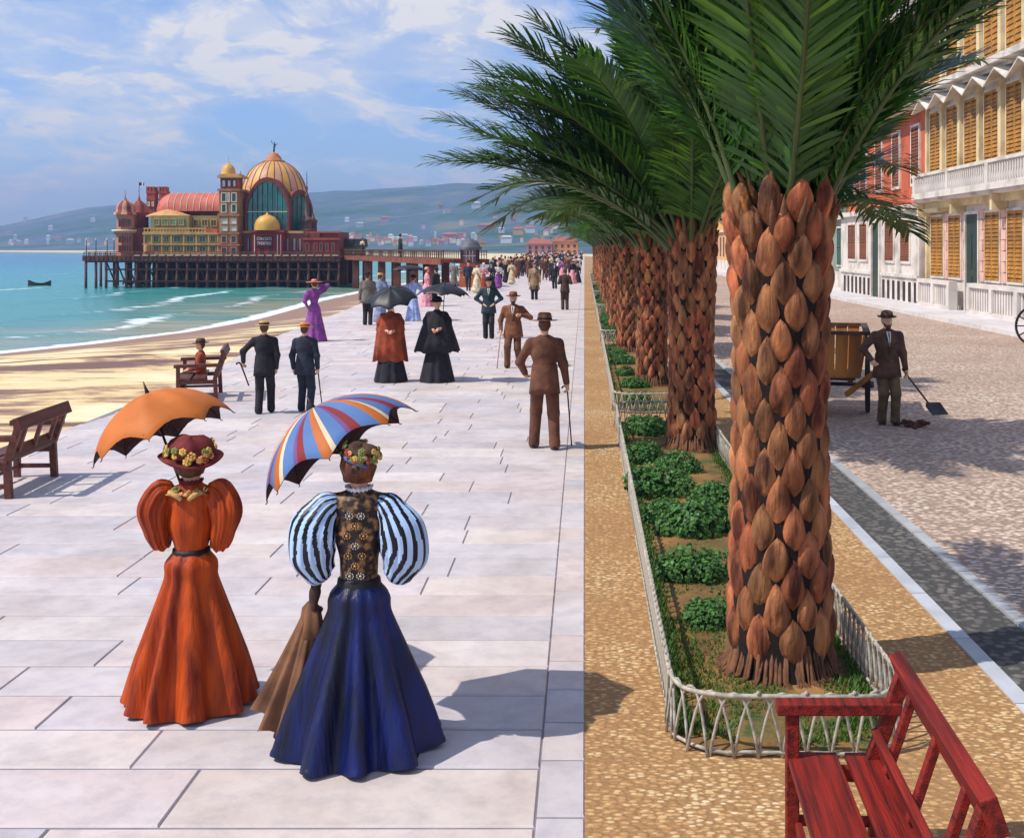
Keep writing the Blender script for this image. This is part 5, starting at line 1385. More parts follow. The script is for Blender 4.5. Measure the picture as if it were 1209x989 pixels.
# ------------------------------------------------------------------ handcart, dung heap, carriage
CW = mat('cart_planks', rgb(168, 106, 48), .75, .35, 3, .3, stretch=(1, 1, .3)); CWD = mat('cart_frame', rgb(78, 54, 38), .7, .3, 4, .2)
IRON = mat('wheel_iron', rgb(60, 58, 56), .5, .3, 6, .2, metal=.5)
def wheel(t, c, r, axis_rot, nsp=10, w_=.06, mw=CWD):
    b = MB(); n = 32
    o = link('wheel', None, t, c); o.rotation_euler = axis_rot
    prof = [(r - .05, -w_/2), (r - .012, -w_/2), (r - .012, w_/2), (r - .05, w_/2), (r - .05, -w_/2)]
    MB().lathe(prof, n, 0, smooth=False).build('rim', mw, o)
    MB().lathe([(r - .012, -w_/2 - .004), (r, -w_/2 - .004), (r, w_/2 + .004), (r - .012, w_/2 + .004)], n, 0, smooth=False).build('tyre', IRON, o)
    MB().lathe([(.001, -.10), (.05, -.10), (.07, 0), (.05, .10), (.001, .10)], 14).build('hub', mw, o)
    b = MB()
    for k in range(nsp): a_ = 2*PI*k/nsp; b.beam((.05*math.cos(a_), .05*math.sin(a_), 0), ((r-.04)*math.cos(a_), (r-.04)*math.sin(a_), 0), .03, .035, up=(0, 0, 1))
    b.build('spokes', mw, o)
    return o
cx_, cy_ = at(1000, 480, 18.9).x - .32, 19.2
ct = thing('handcart', 'plank sided wooden handcart beside the street sweeper', 'cart', (cx_, cy_, 0), R(-12))
hw_, hl, zb, zt = .62, .95, .66, 1.32
b = MB()
for s in (-1, 1):
    for q in range(9):
        ya, yb = -hl + q * 2*hl/9, -hl + (q+1) * 2*hl/9 - .012
        b.add([(s*(hw_-.08), ya, zb), (s*(hw_-.08), yb, zb), (s*(hw_+.03), yb, zt), (s*(hw_+.03), ya, zt), (s*(hw_-.045), ya, zb), (s*(hw_-.045), yb, zb), (s*(hw_+.065), yb, zt), (s*(hw_+.065), ya, zt)], [(0,1,2,3),(7,6,5,4),(0,4,5,1),(1,5,6,2),(2,6,7,3),(3,7,4,0)])
for s in (-1, 1):
    for q in range(6):
        xa, xb = -hw_ + .05 + q * (2*hw_-.1)/6, -hw_ + .05 + (q+1) * (2*hw_-.1)/6 - .012
        b.add([(xa, s*(hl-.03), zb), (xb, s*(hl-.03), zb), (xb*1.06, s*(hl+.06), zt), (xa*1.06, s*(hl+.06), zt), (xa, s*hl, zb), (xb, s*hl, zb), (xb*1.06, s*(hl+.09), zt), (xa*1.06, s*(hl+.09), zt)], [(0,1,2,3),(7,6,5,4),(0,4,5,1),(1,5,6,2),(2,6,7,3),(3,7,4,0)])
b.box((0, 0, zb), (2*hw_-.1, 2*hl-.05, .04)); b.build('tub', CW, ct)
b = MB()
for s in (-1, 1): b.beam((s*(hw_+.05), -hl-.12, zt+.02), (s*(hw_+.05), hl+.12, zt+.02), .09, .06)
for s in (-1, 1): b.beam((-hw_, s*(hl+.08), zt+.021), (hw_, s*(hl+.08), zt+.021), .08, .055)
b.build('rim_board', CWD, ct)
b = MB()
for s in (-1, 1): b.beam((s*.42, -hl-.05, zb-.06), (s*.42, hl+.1, zb-.06), .08, .09)
for q in (-.6, 0, .6): b.beam((s*.0-.5, q, zb-.05), (.5, q, zb-.05), .07, .07)
b.build('chassis', CWD, ct)
for s in (-1, 1): wheel(ct, (s*.70, .05, .44), .44, (0, R(90), 0), 12)
MB().tube([(-.70, .05, .44), (.70, .05, .44)], .03, 8).build('axle', IRON, ct)
sh_a = Vector((.48, -hl + .1, .50))
for s in (-1, 1):
    MB().beam((s*.42, -hl+.3, .60) if s < 0 else (.36, -hl + .25, .36), (s*.46, -hl-1.3, .50) if s < 0 else (1.02, -hl - .35, .98), .06, .07).build('handle', CW, ct)
b = MB(); rr_ = random.Random(4)
for _ in range(26): q = Vector((rr_.gauss(0, .13), rr_.gauss(0, .08), rr_.uniform(.01, .07))); b.ell(q, (rr_.uniform(.03, .06), rr_.uniform(.03, .05), rr_.uniform(.02, .045)), 0, 7, 5)
o = b.build('dung_heap', mat('dung', rgb(92, 54, 42), .95, .3, 12, .5), None, gp(1078, 503)); tag(o, 'small heap of brown dung on the cobbles by the sweeper', 'dung heap')
cg = thing('carriage', 'dark horse carriage standing by the far pavement at the edge of view', 'carriage', (12.62, 31.0, 0), R(90)); CB = mat('carriage_black', rgb(38, 30, 32), .3, .2, 3, .05, spec=.6)
for s in (-1, 1): wheel(cg, (s*.72, .55, .55), .55, (0, R(90), 0), 12, .06, CB); wheel(cg, (s*.72, -1.35, .42), .42, (0, R(90), 0), 10, .06, CB)
b = MB(); b.add([(x, y, z) for x in (-.6, .6) for y, z in ((-.9, .75), (-.5, .62), (.3, .62), (.75, .85), (.95, 1.35), (.85, 1.37), (.55, .98), (-.55, .98), (-.85, 1.0))], [tuple(range(9)), tuple(range(17, 8, -1))] + [(i, 9+i, 9+(i+1) % 9, (i+1) % 9) for i in range(9)]); b.build('body', CB, cg)
MB().box((0, .35, 1.06), (1.1, .55, .16)).box((0, .72, 1.30), (1.1, .14, .45)).build('seat', mat('carriage_leather', rgb(96, 36, 36), .45, .2, 5, .2), cg)
MB().box((0, -1.3, 1.15), (1.0, .4, .12)).box((0, -1.3, .85), (.7, .35, .5)).build('driver_box', CB, cg)
b = MB()
for s in (-1, 1): b.tube([(s*.35, -1.6, .6), (s*.36, -2.4, .75), (s*.38, -3.3, 1.0)], .028, 6)
b.build('shaft', CWD, cg)
b = MB(); b.tube([(-.72, .55, .55), (.72, .55, .55)], .03, 8).tube([(-.72, -1.35, .42), (.72, -1.35, .42)], .03, 8).beam((0, -1.4, .55), (0, .7, .62), .08, .08); b.build('axle', IRON, cg)
# ------------------------------------------------------------------ people
SKIN = mat('skin', rgb(222, 168, 136), .55, .08, 30, .05)
def cloth(n, c, var=.35, rough=.85, sheen=.05, scale=6): return mat('cloth_' + n, rgb(*c), rough, var, scale, .6, bscale=14, sheen=sheen, bdist=.02)
HAIRB = mat('hair_brown', rgb(88, 54, 34), .5, .35, 40, .6, stretch=(1, 1, .2))
HAIRR = mat('hair_auburn', rgb(52, 26, 16), .42, 0, 26, .8, stretch=(1, .6, .3), bscale=50, col2=rgb(124, 66, 34))
SHOE = mat('shoe_black', rgb(26, 22, 22), .35, .2, 10, .1)
STRAW = mat('straw', rgb(220, 182, 112), .8, .15, 40, .3)
BLK = cloth('black', (34, 32, 38)); NAVY = cloth('navy', (38, 44, 58)); BROWN = cloth('brown', (104, 64, 44)); RUST = cloth('rust', (150, 66, 36)); GREY = cloth('grey', (112, 104, 94))
PURP = cloth('purple', (132, 66, 138)); LBLUE = cloth('light_blue', (164, 180, 222)); ROSE = cloth('rose', (226, 150, 160)); TEALC = cloth('dark_teal', (36, 58, 62)); CLAY = cloth('clay', (140, 92, 60)); WHT = cloth('white', (226, 222, 214), .06)
OLV = cloth('olive_brown', (94, 76, 48)); TANC = cloth('tan_coat', (150, 122, 88)); DGREEN = cloth('dark_green', (44, 54, 46))
def V3(*a): return Vector(a)
def ik(a, b, l1, l2, hint):
    a, b = Vector(a), Vector(b); d = b - a; L_ = d.length
    if L_ > (l1 + l2) * .999: b = a + d.normalized() * (l1 + l2) * .999; d = b - a; L_ = d.length
    x = (l1*l1 - l2*l2 + L_*L_) / (2*L_); h = math.sqrt(max(0, l1*l1 - x*x)); n = d.normalized()
    p = Vector(hint) - n * Vector(hint).dot(n); p.normalize()
    return a + n * x + p * h, b
def hand(wr, dr, palm, mi, curl=.5, s=1.0, side=1):
    """palm, four unequal bent fingers and a thumb; dr: wrist-to-knuckle direction, palm: direction the palm faces"""
    dr = Vector(dr).normalized(); pn = Vector(palm); pn = (pn - dr * pn.dot(dr)).normalized(); sd_ = dr.cross(pn) * side
    P = []; kn = wr + dr * .085 * s
    for o in (-.022, 0, .022): P.append(('c', tuple(wr + sd_ * o * .5 * s), tuple(kn + sd_ * o * s), .019 * s, .0145 * s, mi))
    for k, (o, l) in enumerate(((-.030, .062), (-.010, .074), (.010, .070), (.029, .054))):
        a = kn + sd_ * o * s; d1 = (dr * math.cos(curl) + pn * math.sin(curl)); d2 = (dr * math.cos(curl*2.3) + pn * math.sin(curl*2.3)); d3 = (dr * math.cos(curl*3.2) + pn * math.sin(curl*3.2))
        m = a + d1 * l * .5 * s; e = m + d2 * l * .32 * s; f = e + d3 * l * .25 * s
        P += [('c', tuple(a), tuple(m), .0098*s, .009*s, mi), ('c', tuple(m), tuple(e), .009*s, .0082*s, mi), ('c', tuple(e), tuple(f), .0082*s, .007*s, mi)]
    t0 = wr + dr * .03 * s - sd_ * .02 * s; t1 = t0 + (dr * .5 - sd_ * .8 + pn * .35).normalized() * .038 * s; t2 = t1 + (dr * .85 - sd_ * .2 + pn * .5).normalized() * .034 * s
    P += [('c', tuple(t0), tuple(t1), .013*s, .011*s, mi), ('c', tuple(t1), tuple(t2), .011*s, .0085*s, mi)]
    return P
def head_prims(c, yaw=0, mi=0, pitch=0, s=1.0):
    M = Matrix.Rotation(yaw, 3, 'Z') @ Matrix.Rotation(pitch, 3, 'X'); c = Vector(c)
    def q(x, y, z): return tuple(c + M @ Vector((x, y, z)) * s)
    P = [('e', q(0, -.012, .02), (.074*s, .092*s, .088*s), mi, M), ('e', q(0, .018, -.035), (.060*s, .070*s, .075*s), mi, M), ('e', q(0, .05, -.085), (.030*s, .028*s, .022*s), mi, M),
         ('c', q(0, .082, .015), q(0, .104, -.022), .009*s, .014*s, mi), ('c', q(-.022, .078, -.055), q(.022, .078, -.055), .009*s, .009*s, mi),
         ('e', q(.076, -.005, -.005), (.010*s, .018*s, .030*s), mi, M), ('e', q(-.076, -.005, -.005), (.010*s, .018*s, .030*s), mi, M),
         ('c', q(-.045, .072, .032), q(-.012, .082, .032), .011*s, .010*s, mi), ('c', q(.012, .082, .032), q(.045, .072, .032), .010*s, .011*s, mi)]
    return P, M
def eyes(parent, c, M, s=1.0):
    for sx in (-1, 1):
        b = MB(); p = Vector(c) + M @ Vector((sx*.029, .078, .012)) * s
        b.ell(p, (.012*s, .008*s, .008*s), 0, 8, 6); b.ell(p + M @ Vector((0, .005, 0)) * s, (.0055*s, .005*s, .0055*s), 1, 8, 6)
        b.build('eye', [WHT, SHOE], parent)
def hat_mesh(kind, m, band, s=1.0):
    b = MB()
    if kind == 'bowler':
        b.lathe([(.098, .012), (.096, .05), (.088, .085), (.065, .108), (.03, .118), (.001, .12)], 24, 0, sy=1.15); b.lathe([(.099, .008), (.135, .004), (.15, .014), (.153, .024), (.148, .022), (.13, .012), (.099, .016)], 24, 0, sy=1.12); b.lathe([(.1, .014), (.0995, .042)], 24, 1, sy=1.15)
    elif kind == 'fedora':
        b.lathe([(.098, .01), (.094, .06), (.086, .105), (.06, .118), (.03, .106), (.001, .10)], 24, 0, sy=1.2); b.lathe([(.098, .012), (.15, .004), (.178, .012), (.176, .018), (.14, .012), (.098, .018)], 24, 0, sy=1.12); b.lathe([(.1, .014), (.098, .046)], 24, 1, sy=1.2)
    elif kind == 'boater':
        b.lathe([(.094, .0), (.093, .075), (.088, .080), (.001, .082)], 24, 0, sy=1.15, smooth=False); b.lathe([(.09, .0), (.165, 0), (.165, .009), (.093, .010)], 24, 0, sy=1.1, smooth=False); b.lathe([(.097, .012), (.096, .048)], 24, 1, sy=1.15)
    elif kind == 'wide':
        b.lathe([(.09, .0), (.085, .06), (.06, .09), (.001, .095)], 24, 0, sy=1.1); b.lathe([(.08, .0), (.16, .012), (.235, .0), (.24, .012), (.16, .024), (.085, .012)], 24, 0, sy=1.05); b.lathe([(.094, .008), (.09, .045)], 24, 1, sy=1.1)
    elif kind == 'bonnet':
        b.lathe([(.10, -.01), (.11, .03), (.10, .075), (.07, .105), (.001, .118)], 24, 0, fn=lambda th, r, z, i: (r * (1 + .05 * math.sin(5*th)), z)); b.lathe([(.09, -.005), (.15, -.005), (.155, .01), (.1, .012)], 24, 1)
    return b.mesh('hat', [m, band])
def person(label, loc, rz, h=1.75, coat=BROWN, trs=BLK, hat=('bowler', BROWN, BLK), style='jacket', lh=None, rh=None, la=None, ra=None, vox=.013, yaw=0, pitch=0, hair=HAIRB, hip=.92, group=None, lh_hint=(-.6, -.7, 0), rh_hint=(.6, -.7, 0),
           lf=None, rf=None, stout=1.0, lean=0.0, shirt=WHT, curl=.6, gap=0.0, bodice=None, skirt_w=.34, glove=None, face=True, beard=None, cane=None, apron=None):
    """a figure facing +y; hands and feet are given as targets and the joints solved"""
    t = thing('person', label, 'person', loc, rz, group); t.scale = (h / 1.75,) * 3
    H0 = Vector((0, 0, hip)); C_ = Vector((0, lean, hip + .38)); S_ = Vector((0, lean, hip + .51)); HD = Vector((0, lean * 1.25 + .01, hip + .715))
    woman = style in ('dress', 'cape')
    sw = .165 if woman else .185 * (.5 + .5 * stout)
    lh = Vector(lh) if lh else Vector((-.27, .05 + lean, hip - .10)); rh = Vector(rh) if rh else Vector((.27, .05 + lean, hip - .10))
    lf = Vector(lf) if lf else Vector((-.09, .02, .075)); rf = Vector(rf) if rf else Vector((.09, -.02, .075))
    lS, rS = S_ + V3(-sw, 0, -.035), S_ + V3(sw, 0, -.035)
    lE, lW = ik(lS, lh, .29, .26, lh_hint); rE, rW = ik(rS, rh, .29, .26, rh_hint)
    lH, rH = H0 + V3(-.09, 0, -.03), H0 + V3(.09, 0, -.03)
    kh = (0, 1, .15)
    lK, lA = ik(lH, lf, .43, .42, kh); rK, rA = ik(rH, rf, .43, .42, kh)
    hp, HM = head_prims(HD, yaw, 0, pitch)
    core = hp + [('c', tuple(S_ + V3(0, -.01, .0)), tuple(HD + V3(0, -.02, -.06)), .052, .046, 0), ('e', tuple(C_), (.13, .09, .17), 0), ('c', tuple(H0), tuple(C_), .10, .09, 0),
                 ('c', tuple(S_), tuple(lS), .05, .04, 0), ('c', tuple(S_), tuple(rS), .05, .04, 0)]
    for s_, e_, w_ in ((lS, lE, lW), (rS, rE, rW)): core += [('c', tuple(s_), tuple(e_), .042, .034, 0), ('c', tuple(e_), tuple(w_), .034, .024, 0)]
    for h_, k_, a_ in ((lH, lK, lA), (rH, rK, rA)): core += [('c', tuple(h_), tuple(k_), .075, .05, 0), ('c', tuple(k_), tuple(a_), .05, .035, 0), ('c', tuple(a_ + V3(0, -.03, -.045)), tuple(a_ + V3(0, .13, -.05)), .028, .022, 0)]
    gi = 1 if glove else 0
    if vox < .016:
        for w_, e_, sd_, sgn in ((lW, lE, lh, 1), (rW, rE, rh, -1)):
            dr = (w_ - e_).normalized(); core += hand(w_, dr, Vector((-.2 * sgn * -1, .6, -.3)) if abs(dr.z) < .8 else Vector((sgn * 1.0, .3, 0)), gi, curl, 1.0, 1 if sgn > 0 else -1)
    else:
        for w_, e_ in ((lW, lE), (rW, rE)): dr = (w_ - e_).normalized(); core += [('c', tuple(w_), tuple(w_ + dr * .10), .030, .024, gi), ('c', tuple(w_ + dr * .09), tuple(w_ + dr * .15 + V3(0, .02, 0)), .022, .016, gi)]
    link('body', sdf_mesh('body', core, vox, [SKIN, glove or SKIN], .03), t)
    if vox < .016 and face: eyes(t, HD, HM)
    if not woman:
        link('trousers', sdf_mesh('trousers', [('e', tuple(H0 + V3(0, -.01, .0)), (.155*stout, .115*stout, .13), 0)] + [p for h_, k_, a_ in ((lH, lK, lA), (rH, rK, rA)) for p in
            (('c', tuple(h_), tuple(k_), .098, .082, 0), ('c', tuple(k_), tuple(a_ + V3(0, .0, -.01)), .080, .070, 0), ('c', tuple(k_ + V3(0, .02, 0)), tuple(a_ + V3(0, .055, -.01)), .045, .035, 0), ('c', tuple(a_ + V3(0, .01, .03)), tuple(a_ + V3(0, .03, -.02)), .066, .068, 0))], vox, trs, .025), t)
        for a_ in (lA, rA): link('shoe', sdf_mesh('shoe', [('c', tuple(a_ + V3(0, -.035, -.035)), tuple(a_ + V3(0, .06, -.04)), .038, .036, 0), ('c', tuple(a_ + V3(0, .06, -.042)), tuple(a_ + V3(0, .15, -.048)), .036, .028, 0)], vox, SHOE, .02), t)
        kx = .09 if style == 'long' else 0
        jk = [('e', tuple(C_ + V3(0, 0, -.02)), (.185*stout, .125*stout, .22), 0), ('e', tuple(H0 + V3(0, lean*.4, .14)), (.160*stout, .120*stout, .17), 0), ('e', tuple(H0 + V3(0, 0, -.01)), (.178*stout + kx*.2, .135*stout, .17), 0),
              ('c', tuple(S_ + V3(-.05, -.01, -.01)), tuple(lS + V3(.01, 0, -.02)), .075, .068, 0), ('c', tuple(S_ + V3(.05, -.01, -.01)), tuple(rS + V3(-.01, 0, -.02)), .075, .068, 0), ('c', tuple(S_ + V3(0, -.01, -.04)), tuple(S_ + V3(0, -.012, .02)), .09, .062, 0)]
        if style == 'long': jk += [('c', tuple(H0 + V3(s_*.06, 0, 0)), tuple(V3(s_*.09, 0, hip - .42)), .12, .135, 0) for s_ in (-1, 1)]
        for s_, e_, w_ in ((lS, lE, lW), (rS, rE, rW)):
            d = (w_ - e_).normalized(); jk += [('c', tuple(s_), tuple(e_), .066*stout, .056, 0), ('c', tuple(e_), tuple(w_ - d * .01), .056, .044, 0)]
        jm_ = sdf_mesh('jacket', jk, vox, coat, .045)
        zb_ = -.43 if style == 'long' else -.185; b = MB(); rj = random.Random(int(abs(loc[0]) * 997)); pj = rj.uniform(0, 6)
        wj = .172 * stout; pf = [(wj * .93, .20), (wj, .10), (wj * 1.07, 0), (wj * 1.12, zb_ * .5), (wj * (1.17 if style != 'long' else 1.28), zb_), (wj * (1.12 if style != 'long' else 1.22), zb_ + .004), (wj * .98, 0)]
        b.lathe([(r_ + .006, z_) for r_, z_ in pf], 48, 0, tuple(H0 + V3(0, lean*.2, 0)), sy=.78, fn=lambda th, r_, z_, i: (r_ * (1 + .018 * max(0, .1 - z_) * 8 * math.sin(6*th + pj) - .05 * (z_ < .05) * math.exp(-((th - 1.5*PI)/.10)**2)), z_ + (.010 * math.sin(2*th + pj) if i in (4, 5) else 0)))
        b.v += [tuple(v.co) for v in jm_.vertices]; o_ = len(b.v) - len(jm_.vertices)
        for pl in jm_.polygons: b.f.append(tuple(o_ + q for q in pl.vertices)); b.m.append(0); b.sm.append(True); b.c.append((1, 1, 1))
        b.build('coat' if style == 'long' else 'jacket', coat, t)
        bv = BVHTree.FromPolygons([Vector(v) for v in b.v], b.f)
        def on(x, z, o=.004):
            h_ = bv.ray_cast(Vector((x, 1.0 + lean, z)), Vector((0, -1, 0)))
            return h_[0] + V3(0, o, 0) if h_[0] else V3(x, .1 + lean, z)
        z0_, z1_ = S_.z + .035, C_.z - .06; vs = []; fs = []
        for q in range(9):
            f_ = q / 8; w_ = .040 * (1 - f_) + .003
            vs += [on(u_ * w_, z0_ + (z1_ - z0_) * f_) for u_ in (-1, -.33, .33, 1)]
        fs = [(q*4+u_, (q+1)*4+u_, (q+1)*4+u_+1, q*4+u_+1) for q in range(8) for u_ in range(3)]
        MB().add(vs, fs, 0, True).build('shirt', shirt, t)
        MB().tube([on(0, z0_ - .01, .008), on(0, z0_ - .05, .010), on(0, z1_ + .02, .006)], [.008, .010, .006], 6).build('tie', BLK, t)
        for s_ in (-1, 1):
            MB().tube([on(s_*.046, z0_ + .005, .004), on(s_*.050, z0_ - .06, .006), on(s_*.010, z1_ - .01, .004), on(s_*.006, z1_ - .12, .002)], [.010, .017, .010, .005], 6).build('lapel', coat, t)
        for z_ in (z1_ - .05, z1_ - .13, z1_ - .21): MB().ell(tuple(on(0, z_, .003)), (.008, .004, .008), 0, 8, 5).build('button', SHOE, t)
        b = MB(); b.lathe([(.058, -.045), (.054, .0), (.052, .012)], 16, 0, tuple(S_ + V3(0, -.004, .055)), sy=1.1); b.build('collar', shirt, t)
    else:
        sk = coat
        wz = hip + .14
        rs_ = random.Random(int(loc[0] * 100)); ph = [rs_.uniform(0, 6.28) for _ in range(3)]
        prof = []
        for i in range(22):
            q = i / 21; prof.append((.115 + (skirt_w - .115) * (q ** .85) + .02 * math.exp(-((q - .12) / .09) ** 2), wz - (wz - .012) * q))
        def fold(th, r, z, i): q = i / 21; a = .05 * q ** .8; return (r * (1 + a * math.sin(9*th + ph[0]) + a * .6 * math.sin(14*th + ph[1]) + (.10 * q if math.sin(th) < 0 else 0) * abs(math.sin(th))), z)
        b = MB(); b.lathe(prof, 64, 0, fn=fold); b.build('skirt', trs, t)
        bd = [('e', tuple(C_ + V3(0, .005, -.0)), (.155, .115, .17), 0), ('c', tuple(V3(0, 0, wz - .01)), tuple(C_ + V3(0, 0, -.05)), .098, .12, 0), ('c', tuple(S_ + V3(0, -.005, -.03)), tuple(S_ + V3(0, -.005, .055)), .085, .056, 0),
              ('c', tuple(S_), tuple(lS), .07, .065, 0), ('c', tuple(S_), tuple(rS), .07, .065, 0)]
        for s_, e_, w_ in ((lS, lE, lW), (rS, rE, rW)): m_ = s_.lerp(e_, .45); bd += [('c', tuple(s_), tuple(m_), .075, .095, 0), ('c', tuple(m_), tuple(e_), .095, .06, 0), ('c', tuple(e_), tuple(w_), .052, .036, 0)]
        link('bodice', sdf_mesh('bodice', bd, vox, bodice or coat, .04), t)
        if style == 'cape':
            prof = [(.062, S_.z + .07), (.10, S_.z + .04), (.19, S_.z - .03), (.25, S_.z - .12), (.33, S_.z - .32), (.40, S_.z - .56), (.47, S_.z - .80), (.455, S_.z - .80)] if coat is BLK else [(.062, S_.z + .07), (.10, S_.z + .04), (.19, S_.z - .03), (.24, S_.z - .12), (.29, S_.z - .35), (.33, S_.z - .65), (.37, S_.z - .98), (.355, S_.z - .98)]
            b = MB(); b.lathe(prof, 64, 0, fn=lambda th, r, z, i: (r * (1 + .018 * i * .5 * math.sin(11*th + ph[1])) * (1 if i < 2 else 1.0), z - (.02 * math.sin(7*th) if i > 4 else 0)), sy=.72); b.build('cape', coat, t)
    hb = [('e', tuple(HD + HM @ V3(0, -.028, .03)), (.080, .085, .080), 0, HM), ('e', tuple(HD + HM @ V3(0, -.05, -.02)), (.070, .055, .065), 0, HM)]
    if woman: hb += [('e', tuple(HD + HM @ V3(0, -.095, .03)), (.05, .045, .05), 0, HM)]
    link('hair', sdf_mesh('hair', hb, vox, hair, .03), t)
    if beard: link('beard', sdf_mesh('beard', [('e', tuple(HD + HM @ V3(0, .065, -.095)), (.045, .035, .05), 0, HM), ('c', tuple(HD + HM @ V3(-.05, .045, -.06)), tuple(HD + HM @ V3(.05, .045, -.06)), .02, .02, 0)], vox, beard, .02), t)
    if hat:
        o = link('hat', hat_mesh(*hat), t, HD + HM @ V3(0, -.01, .048)); o.rotation_euler = (pitch - .05, 0, yaw)
    W4 = t.matrix_basis
    return t, dict(lW=lW, rW=rW, lE=lE, rE=rE, sc=h/1.75)
def world(t, p):
    M = Matrix.Translation(t.location) @ Matrix.Rotation(t.rotation_euler.z, 4, 'Z') @ Matrix.Diagonal((*t.scale, 1))
    return M @ Vector(p)
def stick(label, a, b_, m=None, r=.011, crook=None, name='walking_cane'):
    a, b_ = Vector(a), Vector(b_)
    o = thing(name, label, 'walking cane', b_); d = (a - b_)
    MB().tube([(0, 0, 0), d], [r*.8, r], 8).build('shaft', m or mat('cane_wood', rgb(62, 38, 28), .4, .3, 20, .1), o)
    n = d.normalized(); x = Vector((crook or (-1, 0, 0)))
    pts = [d + n*.0, d + n*.03, d + n*.05 + x*.02, d + n*.045 + x*.055, d + n*.02 + x*.07]
    MB().tube(pts, r*1.1, 8).build('handle', m or mat('cane_wood', rgb(62, 38, 28), .4, .3, 20, .1), o)
    MB().tube([(0, 0, 0), d.normalized()*.04], r*.95, 8).build('ferrule', IRON, o)
    return o
def parasol(name, label, cat, apex, axis, grip_l, Rr, depth, outer, inner, pattern=None, roll=0.0, n=8, ribs=True, stick_m=None, group=None):
    axis = Vector(axis).normalized(); q = Vector((0, 0, 1)).rotation_difference(axis)
    t = thing(name, label, cat, Vector(apex) - axis * grip_l, 0, group); t.rotation_mode = 'QUATERNION'; t.rotation_quaternion = q @ Quaternion((0, 0, 1), roll)
    Z0 = grip_l; sub = 12 if pattern else 6; K = 10; phi = 1.18
    def P(k, f, off=0):
        """k ring 0..K, f angle in panels"""
        tt = k / K; fr = f % 1.0; sag = math.sin(PI * fr)
        te = tt * (1 - .13 * sag)
        r = Rr * math.sin(phi * te) / math.sin(phi) * (1 - .05 * tt * sag); z = -depth * (1 - math.cos(phi * te)) / (1 - math.cos(phi)) * (1 - .0 * sag) - .020 * math.sin(PI * min(1, tt * 1.02)) * sag
        a = 2 * PI * f / n
        return (r * math.cos(a), r * math.sin(a), Z0 + z - off)
    b = MB(); vs = []; fs = []; ms = []; m_ = n * sub
    for side_ in (0, 1):
        o = len(vs); off = .004 * side_ + .0
        for k in range(K + 1):
            for j in range(m_): vs.append(P(k, j / sub, off))
        for k in range(K):
            for j in range(m_):
                j2 = (j + 1) % m_; f = (o + k*m_ + j, o + (k+1)*m_ + j, o + (k+1)*m_ + j2, o + k*m_ + j2)
                fs.append(f if side_ == 0 else f[::-1]); ms.append((pattern[(j % sub)] if pattern else 0) if side_ == 0 else (len(outer)))
    for j in range(m_): j2 = (j + 1) % m_; fs.append((K*m_ + j, (2*K+1)*m_ + j, (2*K+1)*m_ + j2, K*m_ + j2)); ms.append(len(outer))
    b.add(vs, fs, ms, True); c = b.build('canopy', list(outer) + [inner], t)
    sm = stick_m or mat('parasol_stick', rgb(48, 30, 24), .4, .2, 10, .05)
    MB().tube([(0, 0, -.04), (0, 0, Z0)], .008, 8).build('shaft', sm, t)
    MB().tube([(0, 0, Z0 - .005), (0, 0, Z0 + .02), (0, 0, Z0 + .075)], [.016, .010, .003], 8).build('ferrule', sm, t)
    MB().tube([(0, 0, .03), (0, 0, -.05), (0, 0, -.09), (.015, 0, -.115), (.04, 0, -.12), (.055, 0, -.10)], .011, 8).build('handle', sm, t)
    if ribs:
        for j in range(n):
            MB().tube([P(k, j, .010) for k in range(K + 1)] + [tuple(Vector(P(K, j, .010)) + Vector((math.cos(2*PI*j/n), math.sin(2*PI*j/n), -.25)) * .012)], .0032, 4).build('rib', sm, c)
        b = MB()
        for j in range(n): b.tube([P(5, j, .012), (0.01 * math.cos(2*PI*j/n), .01 * math.sin(2*PI*j/n), Z0 - depth * .95)], .0026, 4)
        b.build('stretcher', sm, c)
    return t

